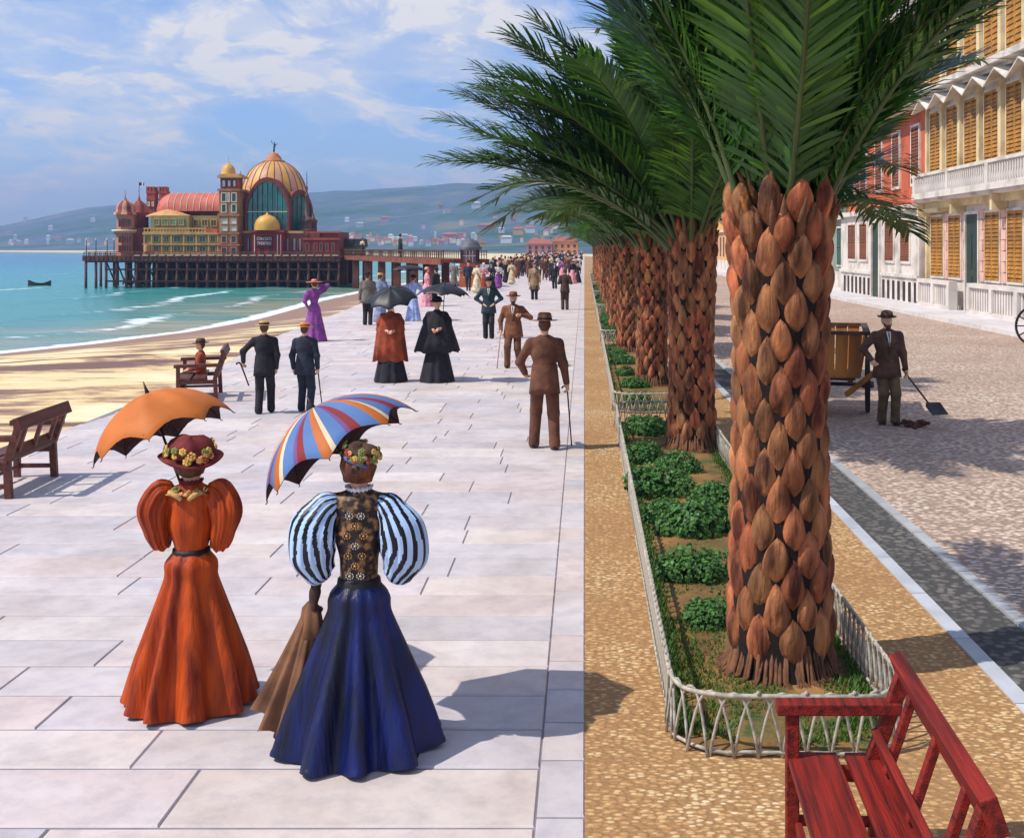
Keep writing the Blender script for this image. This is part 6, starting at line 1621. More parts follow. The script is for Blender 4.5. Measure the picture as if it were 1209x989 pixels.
# -------- the two ladies in front
def hand_glove(): return None
def lady(label, loc, rz, dims, mats_, arms, hair):
    """dims in metres: waist z, neck z, hem half width, waist half width, shoulder half width; built in local space facing +y"""
    wz, nz, hemr, wr, shr = dims; skm, bdm, slv, collarm, glove = mats_
    t = thing('person', label, 'person', loc, rz)
    HD = V3(0, .015, nz + .125); S_ = V3(0, 0, nz - .055)
    hp, HM = head_prims(HD, 0, 0, 0, .93)
    lS, rS = S_ + V3(-.13, 0, 0), S_ + V3(.13, 0, 0)
    (lh, lhint), (rh, rhint) = arms
    lE, lW = ik(lS, lh, .26, .235, lhint); rE, rW = ik(rS, rh, .26, .235, rhint)
    core = hp + [('c', tuple(S_), tuple(HD + V3(0, -.02, -.06)), .050, .042, 0), ('e', (0, 0, nz - .19), (.12, .085, .16), 0), ('c', (0, 0, wz - .1), (0, 0, nz - .2), .08, .08, 0), ('c', tuple(S_), tuple(lS), .04, .035, 0), ('c', tuple(S_), tuple(rS), .04, .035, 0)]
    for s_, e_, w_ in ((lS, lE, lW), (rS, rE, rW)): core += [('c', tuple(s_), tuple(e_), .038, .032, 1), ('c', tuple(e_), tuple(w_), .032, .022, 1)]
    for sx in (-.07, .07): core += [('c', (sx*.75, 0, wz - .14), (sx, .01, .48), .058, .05, 0), ('c', (sx, .01, .48), (sx, 0, .07), .048, .03, 0), ('c', (sx, -.02, .035), (sx, .13, .03), .028, .022, 0)]
    core += hand(lW, (lW - lE).normalized(), V3(.8, .5, -.1) if lW.z < wz else V3(.7, .6, .2), 1, .75, .92, 1) + hand(rW, (rW - rE).normalized(), V3(-.8, .5, .1), 1, .75, .92, -1)
    link('body', sdf_mesh('body', core, .0095, [SKIN, glove], .028), t); eyes(t, HD, HM, .93)
    for sx in (-.08, .08): link('shoe', sdf_mesh('shoe', [('c', (sx, -.03, .04), (sx, .06, .035), .036, .034, 0), ('c', (sx, .06, .033), (sx, .155, .028), .034, .024, 0)], .012, SHOE, .02), t)
    # skirt with long folds falling from the waistband
    r_ = random.Random(int(hemr * 1e4)); nf = 10; K = 44; ph = [r_.uniform(0, 6.28) for _ in range(6)]; amp = [r_.uniform(.7, 1.3) for _ in range(40)]
    prof = []
    for i in range(K + 1):
        q = i / K; r = wr + (hemr - wr) * (1 - (1 - q) ** 1.45) * .35 + (hemr - wr) * q * .65 + .028 * math.exp(-((q - .07) / .06) ** 2)
        prof.append((r, wz - (wz - .015) * q))
    def fold(th, r, z, i):
        q = i / K; A = .026 + .10 * min(1, q * 1.4)
        warp = th + .10 * math.sin(3*th + ph[3]) + .05 * q * math.sin(2*th + ph[4])
        s = math.sin(nf * warp + ph[0]); s = math.copysign(abs(s) ** .75, s); s2 = math.sin(23 * th + ph[1] + 1.5 * q); s3 = math.sin(5*th + ph[2] - 1.2*q)
        back = .06 * q * max(0, -math.sin(th))
        hem = .012 * math.sin(nf * warp + ph[0]) * (q > .97)
        return (r * (1 + A * 1.15 * s + .010 * s2 * (.3 + q) + .022 * s3 * q + back), max(.008, z + hem))
    b = MB(); b.lathe(prof, 176, 0, fn=fold, sy=.92); b.build('skirt', skm, t)
    bd = [('e', (0, .005, nz - .19), (shr, .105, .165), 0), ('c', (0, 0, wz + .01), (0, 0, nz - .24), wr * .92, shr * .78, 0), ('c', (0, -.002, nz - .10), (0, -.002, nz - .015), .088, .055, 0), ('c', tuple(S_ + V3(0, 0, -.01)), tuple(lS + V3(.02, 0, -.01)), .06, .055, 0), ('c', tuple(S_ + V3(0, 0, -.01)), tuple(rS + V3(-.02, 0, -.01)), .06, .055, 0), ('e', (0, .06, nz - .2), (.10, .07, .09), 0)]
    bo = link('bodice', sdf_mesh('bodice', bd, .010, bdm, .05), t)
    return t, dict(HD=HD, S=S_, lS=lS, rS=rS, lE=lE, lW=lW, rE=rE, rW=rW, HM=HM)
def puff(t, name, path, radii, mats_, stripe=0, seed=0, gath=13, flat=.9, amp=.05):
    """a gathered sleeve swept along path with given radii; stripes run lengthwise"""
    r_ = random.Random(seed); n = 130 if stripe else 96; b = MB(); pts = []; rr = []
    K = 36; P_ = [Vector(p) for p in path]; m = len(P_) - 1
    def sp(u):
        x = u * m; i = min(m - 1, int(x)); f = x - i
        p0, p1, p2, p3 = P_[max(0, i-1)], P_[i], P_[i+1], P_[min(m, i+2)]
        return .5 * ((2*p1) + (p2 - p0)*f + (2*p0 - 5*p1 + 4*p2 - p3)*f*f + (3*p1 - p0 - 3*p2 + p3)*f**3)
    def rad(u):
        x = u * (len(radii) - 1); i = min(len(radii) - 2, int(x)); f = x - i; g = f*f*(3 - 2*f); return radii[i]*(1-g) + radii[i+1]*g
    ph = [r_.uniform(0, 6.28) for _ in range(5)]; vs = []; pu = None
    for i in range(K + 1):
        u = i / K; c = sp(u); d = (sp(min(1, u + .01)) - sp(max(0, u - .01))).normalized()
        if pu is None: pu = d.cross(V3(0, 1, 0)).normalized()
        x = (pu - d * pu.dot(d)).normalized(); pu = x; y = d.cross(x)
        for k in range(n):
            th = 2*PI*k/n; R_ = rad(u)
            ed = 1 - abs(2*u - 1); A = amp * (1.25 - .7*ed)
            w_ = 1 + A * math.sin(gath*th + ph[0] + .8*math.sin(3*u + ph[1])) + A*.5*math.sin((gath*2+3)*th + ph[2]) + .04*math.sin(3*th + 5*u + ph[3]) + .035 * math.sin(2*th - 9*u + ph[4])
            vs.append(c + (x * math.cos(th) + y * math.sin(th) * flat) * R_ * w_)
    fs = []; ms = []
    for i in range(K):
        for k in range(n):
            fs.append((i*n+k, (i+1)*n+k, (i+1)*n+(k+1) % n, i*n+(k+1) % n))
            if stripe:
                wv = k + .30 * i * (1 if seed == 3 else -1) + 1.6 * math.sin(i * .33 + k * .05) ; ms.append(1 if (wv % stripe) < stripe * .46 else 0)
            else: ms.append(0)
    fs += [tuple(range(n)), tuple(K*n + k for k in range(n))[::-1]]; ms += [0, 0]
    b.add(vs, fs, ms, True)
    return b.build(name, mats_, t)

SILK = mat('orange_silk', rgb(120, 38, 14), .55, 0, 3.2, .35, bscale=9, bdist=.03, stretch=(4, 4, .2), spec=.25, col2=rgb(196, 78, 18))
BSILK = mat('blue_silk', rgb(5, 8, 28), .46, 0, 2.2, .32, bscale=9, bdist=.03, stretch=(4, 4, .15), spec=.4, col2=rgb(12, 28, 92))  # fold shade and highlights put into the colour as near-black to blue streaks
BLKV = mat('black_velvet', rgb(24, 20, 26), .6, .3, 8, .2)
GLOVE_B = mat('brown_glove', rgb(62, 40, 34), .6, .25, 20, .2)
GLOVE_O = mat('rust_glove', rgb(110, 48, 28), .6, .25, 20, .2)
BROC = mat('brocade', rgb(34, 22, 20), .5, 0, 26, .6, col2=rgb(150, 106, 60), lo=.50, hi=.64, bscale=40, bdist=.006)
SATW = mat('sleeve_white', rgb(176, 204, 236), .4, .08, 6, .2, sheen=.2); SATB = mat('sleeve_black', rgb(18, 18, 26), .4, .2, 6, .2)
LACE = mat('ruffle_white', rgb(224, 216, 214), .8, .12, 30, .3); LACEG = mat('lace_gold', rgb(196, 156, 92), .7, .3, 30, .4)
DRED = mat('hat_dark_red', rgb(108, 30, 26), .75, .3, 14, .4)
FY = mat('flower_yellow', rgb(218, 176, 84), .7, .2, 20, .2); FG = mat('flower_green', rgb(126, 134, 66), .7, .3, 20, .2); FR = mat('flower_red', rgb(168, 58, 44), .7, .2, 20, .2); FP = mat('flower_peach', rgb(232, 168, 112), .7, .2, 20, .2); FBL = mat('ribbon_blue', rgb(70, 96, 150), .5, .2, 10, .2)
def flower_mesh(m, seed):
    r = random.Random(seed); b = MB()
    for k in range(6):
        a = 2*PI*k/6; b.ell((.011*math.cos(a), .011*math.sin(a), r.uniform(-.002, .003)), (.009, .009, .006), 0, 6, 4)
    b.ell((0, 0, .004), (.006, .006, .006), 0, 6, 4); return b.mesh('flower', m)
FLW = [flower_mesh(m, i) for i, m in enumerate((FY, FG, FR, FP))]
def ruffle(parent, c, r0, r1, z0, z1, m, n=22, amp=.012, sy=1.0, name='ruffle'):
    b = MB(); prof = [(r0, z0), ((r0+r1)/2, (z0+z1)/2), (r1, z1), (r1 - .004, z1 - .002), ((r0+r1)/2 - .005, (z0+z1)/2), (r0 - .004, z0)]
    b.lathe(prof, n*6, 0, c, fn=lambda th, r, z, i: (r + amp * math.sin(n*th) * (1 if i in (2, 3) else .45 if i in (1, 4) else .1), z + .004 * math.cos(n*th) * (i in (2, 3))), sy=sy)
    return b.build(name, m, parent)

def strands(t, HD, m, n=15, bun=True):
    b = MB(); r = random.Random(n)
    for k in range(n):
        a = -1.35 + 2.7 * k / (n - 1); sa, ca = math.sin(a), math.cos(a); j_ = r.uniform(-.004, .004)
        b.tube([HD + V3(sa*.045, -.040 - .025*ca, -.066 + j_), HD + V3(sa*.070, -.030 - .055*ca, -.050), HD + V3(sa*.088, -.020 - .085*ca, .005 + j_), HD + V3(sa*.080, -.018 - .080*ca, .055), HD + V3(sa*.045, -.02 - .05*ca, .10)],
               [.007, .012, .0135, .012, .007], 7)
    o = b.build('hair_strands', m, t); o['kind'] = 'stuff'
    if bun:
        pts = [HD + V3(math.cos(q*.55) * (.008 + .0021*q), -.128 + .0016*q, .002 + math.sin(q*.55) * (.008 + .0021*q)) for q in range(20)]
        MB().tube(pts, [.013]*18 + [.010, .006], 8).build('bun', m, t)
# lady in orange
Y1 = 6.87; X1 = (226 - VX) * Y1 / F
ap1 = at(174, 464, Y1 + .32); ax1 = Vector((-.40, .08, 1)).normalized(); g1 = .74
grip1 = ap1 - ax1 * g1
L0 = Vector((X1, Y1, .012))
tgt = grip1 - L0
t1, J = lady('lady in a rust orange silk dress and flowered dark red hat', L0, 0, (.875, 1.266, .345, .098, .135), (SILK, SILK, SILK, LACEG, GLOVE_O),
             ((tgt + V3(.0, -.06, -.03), (-.35, -.5, -.6)), (V3(.06, .19, .98), (.35, -.7, -.1))), HAIRB)
for sx_, sd_ in ((-1, 2), (1, 5)):
    E_ = J['lE'] if sx_ < 0 else J['rE']; Q_ = J['lW'] if sx_ < 0 else J['rW']
    puff(t1, 'sleeve', [V3(sx_*.100, 0, 1.238), V3(sx_*.165, -.015, 1.215), V3(sx_*.205, -.03, 1.12), V3(sx_*.190, -.03, 1.0), E_.lerp(V3(sx_*.165, 0, .91), .6), E_.lerp(Q_, .3)], [.040, .080, .090, .068, .054, .036], SILK, 0, sd_, 8, amp=.10)
for e_, w_ in ((J['lE'], J['lW']), (J['rE'], J['rW'])): MB().tube([e_.lerp(w_, .1), e_.lerp(w_, .5), e_.lerp(w_, .95)], [.040, .036, .027], 12).build('cuff', SILK, t1)
b = MB(); b.lathe([(.103, .855), (.108, .875), (.104, .90), (.1, .9)], 40, 0, sy=.92); b.build('belt', BLKV, t1)
ruffle(t1, (0, 0, 0), .055, .066, 1.262, 1.298, DRED, 16, .006)
ruffle(t1, (0, -.005, 0), .085, .150, 1.235, 1.222, LACEG, 15, .016, .72, 'lace_collar')
rr_ = random.Random(3)
for k in range(26):
    a = rr_.uniform(PI*.98, 2.02*PI); q = V3(math.cos(a) * rr_.uniform(.09, .14), math.sin(a) * rr_.uniform(.075, .10) - .005, 1.235 + rr_.uniform(-.012, .02)); f = link('flower', FLW[rr_.choice((0, 0, 1, 3))], t1, q); f.rotation_euler = (rr_.uniform(-1.4, -.3), rr_.uniform(-.5, .5), rr_.uniform(0, 6)); f.scale = (.85,)*3
for sx in (-1, 1):
    f = MB().tube([(sx*.02, -.112, 1.20), (sx*.05, -.116, 1.225), (sx*.10, -.10, 1.24)], [.012, .016, .008], 8).build('bow', LACEG, t1)
HD, HM = J['HD'], J['HM']
link('hair', sdf_mesh('hair', [('e', tuple(HD + V3(0, -.02, .025)), (.079, .088, .085), 0), ('e', tuple(HD + V3(0, -.065, -.03)), (.066, .048, .050), 0)], .010, HAIRB, .025), t1)
strands(t1, HD, HAIRB, 13)
b = MB(); b.lathe([(.085, .02), (.118, .045), (.125, .075), (.108, .115), (.07, .142), (.001, .150)], 48, 0, fn=lambda th, r, z, i: (r * (1 + .05*math.sin(4*th + i) + .03*math.sin(9*th)), z + .008*math.sin(3*th)))
b.lathe([(.08, .03), (.125, .022), (.150, .020), (.158, .030), (.150, .038), (.11, .042)], 48, 0, fn=lambda th, r, z, i: (r * (1 + .05*math.cos(2*th)), z + .016*math.sin(2*th + .8)))
h1 = b.build('hat', DRED, t1, HD + V3(-.005, -.01, -.002)); h1.rotation_euler = (R(8), R(2), 0); h1.scale = (1.12, 1.05, 1.05)
for k in range(44):
    a = rr_.uniform(0, 2*PI); z = rr_.uniform(.045, .105); rr0 = .128 - .25 * max(0, z - .085)
    f = link('flower', FLW[rr_.choice((0, 0, 1, 2, 3, 1))], h1, (rr0*math.cos(a), rr0*math.sin(a), z)); f.rotation_euler = (0, R(75), a); f.scale = (rr_.uniform(.85, 1.35),)*3
OUTO = mat('parasol_orange', rgb(214, 118, 44), .6, .16, 3, .15, trans=.18); INN = mat('parasol_lining', rgb(58, 30, 34), .8, .2, 6, .1)
parasol('parasol', 'plain orange silk parasol held over the lady in the rust dress', 'parasol', ap1, ax1, g1, .43, .29, [OUTO], INN, roll=R(10))

# lady in blue
Y2 = 6.28; X2 = (424 - VX) * Y2 / F
ap2 = at(370, 481, Y2 + .36); ax2 = Vector((-.62, .10, 1)).normalized(); g2 = .74
grip2 = ap2 - ax2 * g2
L0 = Vector((X2, Y2, .012)); tgt = grip2 - L0
t2, J = lady('lady in a deep blue skirt with black and white striped sleeves', L0, 0, (.862, 1.352, .405, .105, .135), (BSILK, BROC, SATW, LACE, GLOVE_B),
             ((V3(-.265, .0, .665), (-.9, -.5, 0)), (tgt + V3(.02, -.06, -.04), (.5, -.5, -.7))), HAIRR)
for sx_, sd_ in ((-1, 3), (1, 8)):
    puff(t2, 'sleeve', [V3(sx_*.095, -.01, 1.305), V3(sx_*.165, -.025, 1.265), V3(sx_*.232, -.035, 1.15), V3(sx_*.240, -.03, 1.03), V3(sx_*.205, -.02, .925), V3(sx_*.180, -.01, .885)], [.032, .080, .122, .122, .082, .038], [SATW, SATB], 10, sd_, 13, amp=.04)
for e_, w_, q in ((J['lE'], J['lW'], 0), (J['rE'], J['rW'], 0)): MB().tube([e_.lerp(w_, -.25), e_.lerp(w_, .4), e_.lerp(w_, .98)], [.040, .034, .026], 12).build('glove', GLOVE_B, t2)
b = MB(); b.lathe([(.112, .825), (.118, .85), (.112, .89), (.10, .90)], 40, 0, sy=.94, fn=lambda th, r, z, i: (r, z - .03 * max(0, -math.sin(th)) * (i < 2))); b.build('belt', BLKV, t2)
ruffle(t2, (0, 0, 0), .053, .070, 1.335, 1.378, LACE, 17, .007)
b = MB(); b.lathe([(.12, 1.27), (.09, 1.31), (.058, 1.342)], 40, 0, sy=.8); b.build('yoke', BLKV, t2)
ba = random.Random(12)
for k in range(7):                                       # beads and embroidered motifs down the back
    z = 1.24 - k * .052
    for sx in ((-1, 1) if k % 2 == 0 else (0,)):
        x = sx * (.052 - .004 * k) if k else sx * .03
        b = MB()
        for q in range(9): a = q / 9 * 2 * PI; b.ell((x + .019*math.cos(a), -.112 + .25*abs(x)*.12, z + .015*math.sin(a)), (.0042, .0042, .0042), 0, 6, 4)
        b.ell((x, -.113 + .03*abs(x)*2, z), (.008, .006, .007), 0, 8, 5)
        b.build('embroidery', [mat('bead_gold', rgb(184, 140, 84), .35, .3, 30, 0, metal=.4), mat('bead_pearl', rgb(196, 186, 170), .3, .1, 30, 0)][k % 3 == 0], t2)
HD = J['HD']
hp = [('e', tuple(HD + V3(0, -.018, .02)), (.082, .090, .085), 0), ('e', tuple(HD + V3(0, -.075, .0)), (.078, .050, .060), 0), ('e', tuple(HD + V3(-.058, -.05, -.055)), (.022, .022, .024), 0), ('e', tuple(HD + V3(.058, -.05, -.055)), (.022, .022, .024), 0), ('e', tuple(HD + V3(0, -.062, -.062)), (.045, .026, .020), 0)]
link('hair', sdf_mesh('hair', hp, .009, HAIRR, .02), t2)
strands(t2, HD, HAIRR, 15)
b = MB(); b.lathe([(.075, .055), (.098, .065), (.10, .085), (.085, .115), (.05, .128), (.001, .13)], 36, 0, fn=lambda th, r, z, i: (r * (1 + .07*math.sin(3*th + i)), z + .012*math.sin(2*th + 2)))
h2 = b.build('hat', mat('hat_dark_brown', rgb(70, 48, 34), .75, .35, 16, .5), t2, HD + V3(.0, -.012, -.004)); h2.rotation_euler = (R(10), R(10), 0)
MB().tube([(-.09, -.03, .075), (-.06, -.085, .068), (0, -.105, .055), (.06, -.085, .045)], [.008, .012, .012, .010], 8).build('ribbon', FBL, h2)
for k in range(40):
    a = rr_.gauss(-PI*.3, .8) if k % 3 else rr_.uniform(0, 6.28); z = rr_.uniform(.06, .12); rr0 = .104 - .5 * max(0, z - .09)
    f = link('flower', FLW[rr_.choice((0, 1, 3, 2, 1))], h2, (rr0*math.cos(a), rr0*math.sin(a), z + .004)); f.rotation_euler = (0, R(70), a); f.scale = (rr_.uniform(.7, 1.1),)*3
pc = [mat('parasol_' + n_, rgb(*c_), .6, .1, 3, .1, trans=.18) for n_, c_ in (('blue', (92, 128, 182)), ('orange_stripe', (206, 112, 44)), ('crimson', (146, 44, 50)), ('cream', (236, 214, 176)), ('violet', (124, 84, 142)))]
parasol('parasol', 'parasol in blue, orange and crimson stripes held by the lady in the blue skirt', 'parasol', ap2, ax2, g2, .475, .31, pc, INN, pattern=[1, 3, 0, 0, 0, 4, 2, 2, 0, 0, 0, 1], roll=R(6))
# folded brown shawl hanging from her left hand
hx = L0 + J['lW'] + V3(-.02, 0, -.08)
sh = thing('shawl', 'folded brown pleated shawl hanging from the gloved left hand', 'shawl', hx)
b = MB(); K = 26; n = 72
prof = [(.03 + .145 * (i/K) ** .9, -.56 * i / K) for i in range(K + 1)]
def shf(th, r, z, i):
    q = i / K; return (r * (1 + .26*q*math.sin(8*th + .5) + .08*math.sin(17*th)), z + .075*q*math.sin(2*th + 2.4) + .02*q*math.cos(9*th))
b.lathe(prof, n, 0, fn=shf, sy=.55)
b.v = [(x - .115 * (max(0, -z) / .56) ** 1.2, y, z) for x, y, z in b.v]
b.build('drape', mat('shawl_brown', rgb(118, 80, 54), .85, .4, 5, .4, bscale=30), sh)
MB().lathe([(.02, .03), (.045, .0), (.06, -.09), (.075, -.15), (.07, -.155)], 40, 0, fn=lambda th, r, z, i: (r * (1 + .10*math.sin(6*th)), z), sy=.6).build('fold', mat('shawl_brown', rgb(150, 106, 70)), sh)

# -------- strollers nearer the viewer
DARKU = mat('umbrella_black', rgb(30, 30, 34), .5, .2, 5, .1, spec=.5); DARKI = mat('umbrella_lining', rgb(18, 18, 22), .8)
p, j = person('man in a brown suit walking away with a cane in his right hand', gp(643, 531) + V3(0, 0, .01), 0, 1.74, BROWN, BROWN, ('fedora', mat('hat_brown', rgb(134, 88, 56), .8, .2, 20, .2), BLK), 'jacket', rh=(.30, .08, .80), lh=(-.27, .22, .98), lf=(-.145, .10, .075), rf=(.135, -.06, .075), vox=.012)
hwp = world(p, j['rW'] + V3(.01, .02, -.09)); stick('dark cane in the right hand of the man in the brown suit', hwp, hwp + V3(.055, .12, -hwp.z + .02))
p, j = person('man in a brown overcoat and wide hat strolling toward the viewer', gp(606, 434) + V3(0, 0, .01), R(176), 1.66, cloth('russet', (128, 78, 50)), BROWN, ('fedora', mat('hat_brown', rgb(134, 88, 56)), BLK), 'jacket', rh=(.27, .12, .86), lh=(-.20, .19, 1.22), lf=(-.13, -.14, .10), rf=(.12, .14, .075), vox=.014, beard=HAIRB, stout=1.12, hip=.88)
hwp = world(p, j['rW'] + V3(.01, .02, -.09)); stick('thin pale cane of the man in the brown overcoat', hwp, Vector((hwp.x - .06, hwp.y - .2, .02)), mat('cane_pale', rgb(140, 116, 96), .5))
p, j = person('man all in black with both hands on his hips', gp(577, 400) + V3(0, 0, .01), R(182), 1.74, TEALC, BLK, ('fedora', BLK, BLK), 'jacket', rh=(.17, .10, 1.02), lh=(-.17, .10, 1.02), rh_hint=(1, -.25, 0), lh_hint=(-1, -.25, 0), vox=.016, stout=1.08)
p, j = person('woman in a wide black cape walking under a black umbrella', gp(516, 451) + V3(0, 0, .01), R(180), 1.64, BLK, BLK, ('bonnet', BLK, BLK), 'cape', lh=(-.10, .20, 1.12), rh=(.08, .18, 1.1), vox=.014, skirt_w=.36, hair=BLK)
a = world(p, (-.10, .14, 1.10)); parasol('umbrella', 'open black umbrella of the woman in the black cape', 'umbrella', V3(p.location.x + .17, p.location.y - .12, 1.93), V3(.06, .02, 1), .80, .50, .22, [DARKU], DARKI, group='black umbrellas')
p, j = person('woman in a long rust coat over a dark skirt under a black umbrella', gp(461, 451) + V3(0, 0, .01), R(186), 1.60, RUST, BLK, ('bonnet', HAIRB, BLK), 'cape', lh=(-.08, .2, 1.10), rh=(.08, .18, 1.1), vox=.014, skirt_w=.35, hair=HAIRR)
parasol('umbrella', 'black umbrella tilted over the woman in the rust coat', 'umbrella', V3(p.location.x + .02, p.location.y - .10, 1.84), V3(-.08, -.38, 1), .80, .50, .24, [DARKU], DARKI, group='black umbrellas')
p, j = person('boy in a dark suit and straw boater holding a stick out to his left', gp(312, 489) + V3(0, 0, .01), R(8), 1.46, BLK, BLK, ('boater', STRAW, BLK), 'jacket', lh=(-.40, .10, .98), rh=(.22, .02, .86), lh_hint=(-.6, -.8, .2), lf=(-.10, -.04, .075), rf=(.11, .14, .09), vox=.013)
hwp = world(p, j['lW'] + V3(-.04, .02, -.07)); stick('short dark stick in the left hand of the boy with the boater', hwp, hwp + V3(.09, .1, -.33), r=.014)
p, j = person('boy in a blue grey suit and straw boater with a red band', gp(360, 487) + V3(0, 0, .01), R(-6), 1.42, NAVY, NAVY, ('boater', mat('straw_bright', rgb(226, 168, 78), .8, .15, 40, .3), RUST), 'jacket', lf=(-.11, .10, .075), rf=(.12, -.06, .075), lh=(-.24, .02, .86), rh=(.24, .06, .86), vox=.013)
hwp = world(p, j['rW'] + V3(.0, .03, -.09)); stick('dark cane trailing from the boy in the blue grey suit', hwp, Vector((hwp.x + .10, hwp.y - .12, .02)))
p, j = person('lady in a purple dress raising a hand to her wide straw hat', gp(371, 403) + V3(0, 0, .01), R(28), 1.72, PURP, PURP, ('wide', mat('straw_pink', rgb(222, 146, 108), .8, .2, 30, .3), RUST), 'dress', rh=(.13, .02, 1.60), lh=(-.18, .10, 1.0), rh_hint=(1, -.3, 0), vox=.015, skirt_w=.36, bodice=PURP)
p, j = person('man in a grey brown coat and black hat near the sand edge', gp(434, 384) + V3(0, 0, .01), R(4), 1.78, GREY, BLK, ('bowler', BLK, BLK), 'jacket', vox=.018, stout=1.1)
p, j = person('companion in a pale blue blouse and straw hat beside the grey brown coat', gp(449, 380) + V3(0, 0, .01), R(-5), 1.72, cloth('slate_blue', (128, 142, 172)), cloth('slate_blue', (128, 142, 172)), ('boater', STRAW, STRAW), 'dress', vox=.018, skirt_w=.24)
p, j = person('lady in a light blue dress and dark bonnet', gp(488, 379) + V3(0, 0, .01), R(-12), 1.62, LBLUE, LBLUE, ('bonnet', BLK, BLK), 'dress', lh=(-.24, .08, 1.0), rh=(.18, .1, 1.05), vox=.018, skirt_w=.30, rh_hint=(1, -.4, 0))
parasol('umbrella', 'black umbrella held above the lady in the light blue dress', 'umbrella', at(482, 313, p.location.y - .1), V3(-.02, .05, 1), .95, .62, .20, [DARKU], DARKI, group='black umbrellas')
p, j = person('lady in a pink dress facing the man in black', gp(504, 362) + V3(0, 0, .01), R(-70), 1.72, ROSE, ROSE, ('bonnet', ROSE, ROSE), 'dress', vox=.02, skirt_w=.30)
p, j = person('man in black standing beside the lady in pink', gp(515, 361) + V3(0, 0, .01), R(60), 1.70, BLK, BLK, ('bowler', BLK, BLK), 'jacket', vox=.02)
p, j = person('man in a long tan brown overcoat standing in the middle of the promenade', gp(631, 354) + V3(0, 0, .01), R(180), 1.86, TANC, BLK, ('bowler', GREY, BLK), 'long', vox=.018, stout=1.1)
p, j = person('man in a dark suit with a light belt walking beside the gravel path', gp(667, 366) + V3(0, 0, .01), R(4), 1.74, cloth('dark_brown', (74, 52, 44)), cloth('dark_brown', (74, 52, 44)), None, 'jacket', rh=(.1, .15, 1.15), lh=(-.1, .15, 1.15), vox=.018, lean=.05)
p, j = person('man in a black suit among the strollers near the tan overcoat', gp(655, 341) + V3(0, 0, .01), R(170), 1.74, BLK, BLK, ('bowler', BLK, BLK), 'jacket', vox=.022)
p, j = person('woman in a pink skirt by the edge of the path', gp(676, 335) + V3(0, 0, .01), R(180), 1.66, ROSE, ROSE, ('wide', BLK, BLK), 'dress', vox=.022, bodice=BLK)
p, j = person('child in a dark coat nearest the gravel among the distant crowd', gp(687, 334) + V3(-.3, 0, .01), R(180), 1.4, BLK, BLK, ('boater', WHT, BLK), 'dress', vox=.022)
p, j = person('seated man in dark clothes and hat on the far bench', V3(-6.78, 20.95, .02), R(104), 1.28, RUST, BLK, ('fedora', HAIRB, BLK), 'jacket', hip=.52, lf=(-.12, .42, .075), rf=(.12, .45, .075), lh=(-.14, .25, .66), rh=(.14, .25, .66), vox=.016)
p, j = person('street sweeper in a brown jacket and bowler hat beside the handcart', gp(1047, 500), R(184), 1.66, cloth('sweeper_brown', (88, 60, 44)), OLV, ('bowler', cloth('sweeper_brown', (88, 60, 44)), BLK), 'jacket', rh=(.30, .20, 1.02), lh=(-.27, .12, .84), rh_hint=(.9, -.5, 0), lh_hint=(-.9, -.4, 0), lf=(-.10, .10, .075), rf=(.08, -.02, .075), vox=.012, stout=1.1, beard=HAIRB, shirt=WHT)
hwp = world(p, j['lW'] + V3(-.01, .03, -.08))
sv = thing('shovel', 'short handled iron shovel in the left hand of the street sweeper', 'shovel', hwp)
d = V3(.30, -.28, -.46)
MB().tube([d.normalized() * -.12, d], .014, 8).build('handle', CWD, sv)
b = MB(); q = d; b.add([q + V3(*v) for v in ((-.09, .04, .02), (.12, .04, .03), (.17, -.20, -.06), (-.06, -.22, -.07), (-.09, .04, .08), (.12, .04, .09), (.17, -.20, -.05), (-.06, -.22, -.06))], [(0,3,2,1), (4,5,6,7), (0,1,5,4), (1,2,6,5), (2,3,7,6), (3,0,4,7)]); b.build('blade', IRON, sv)

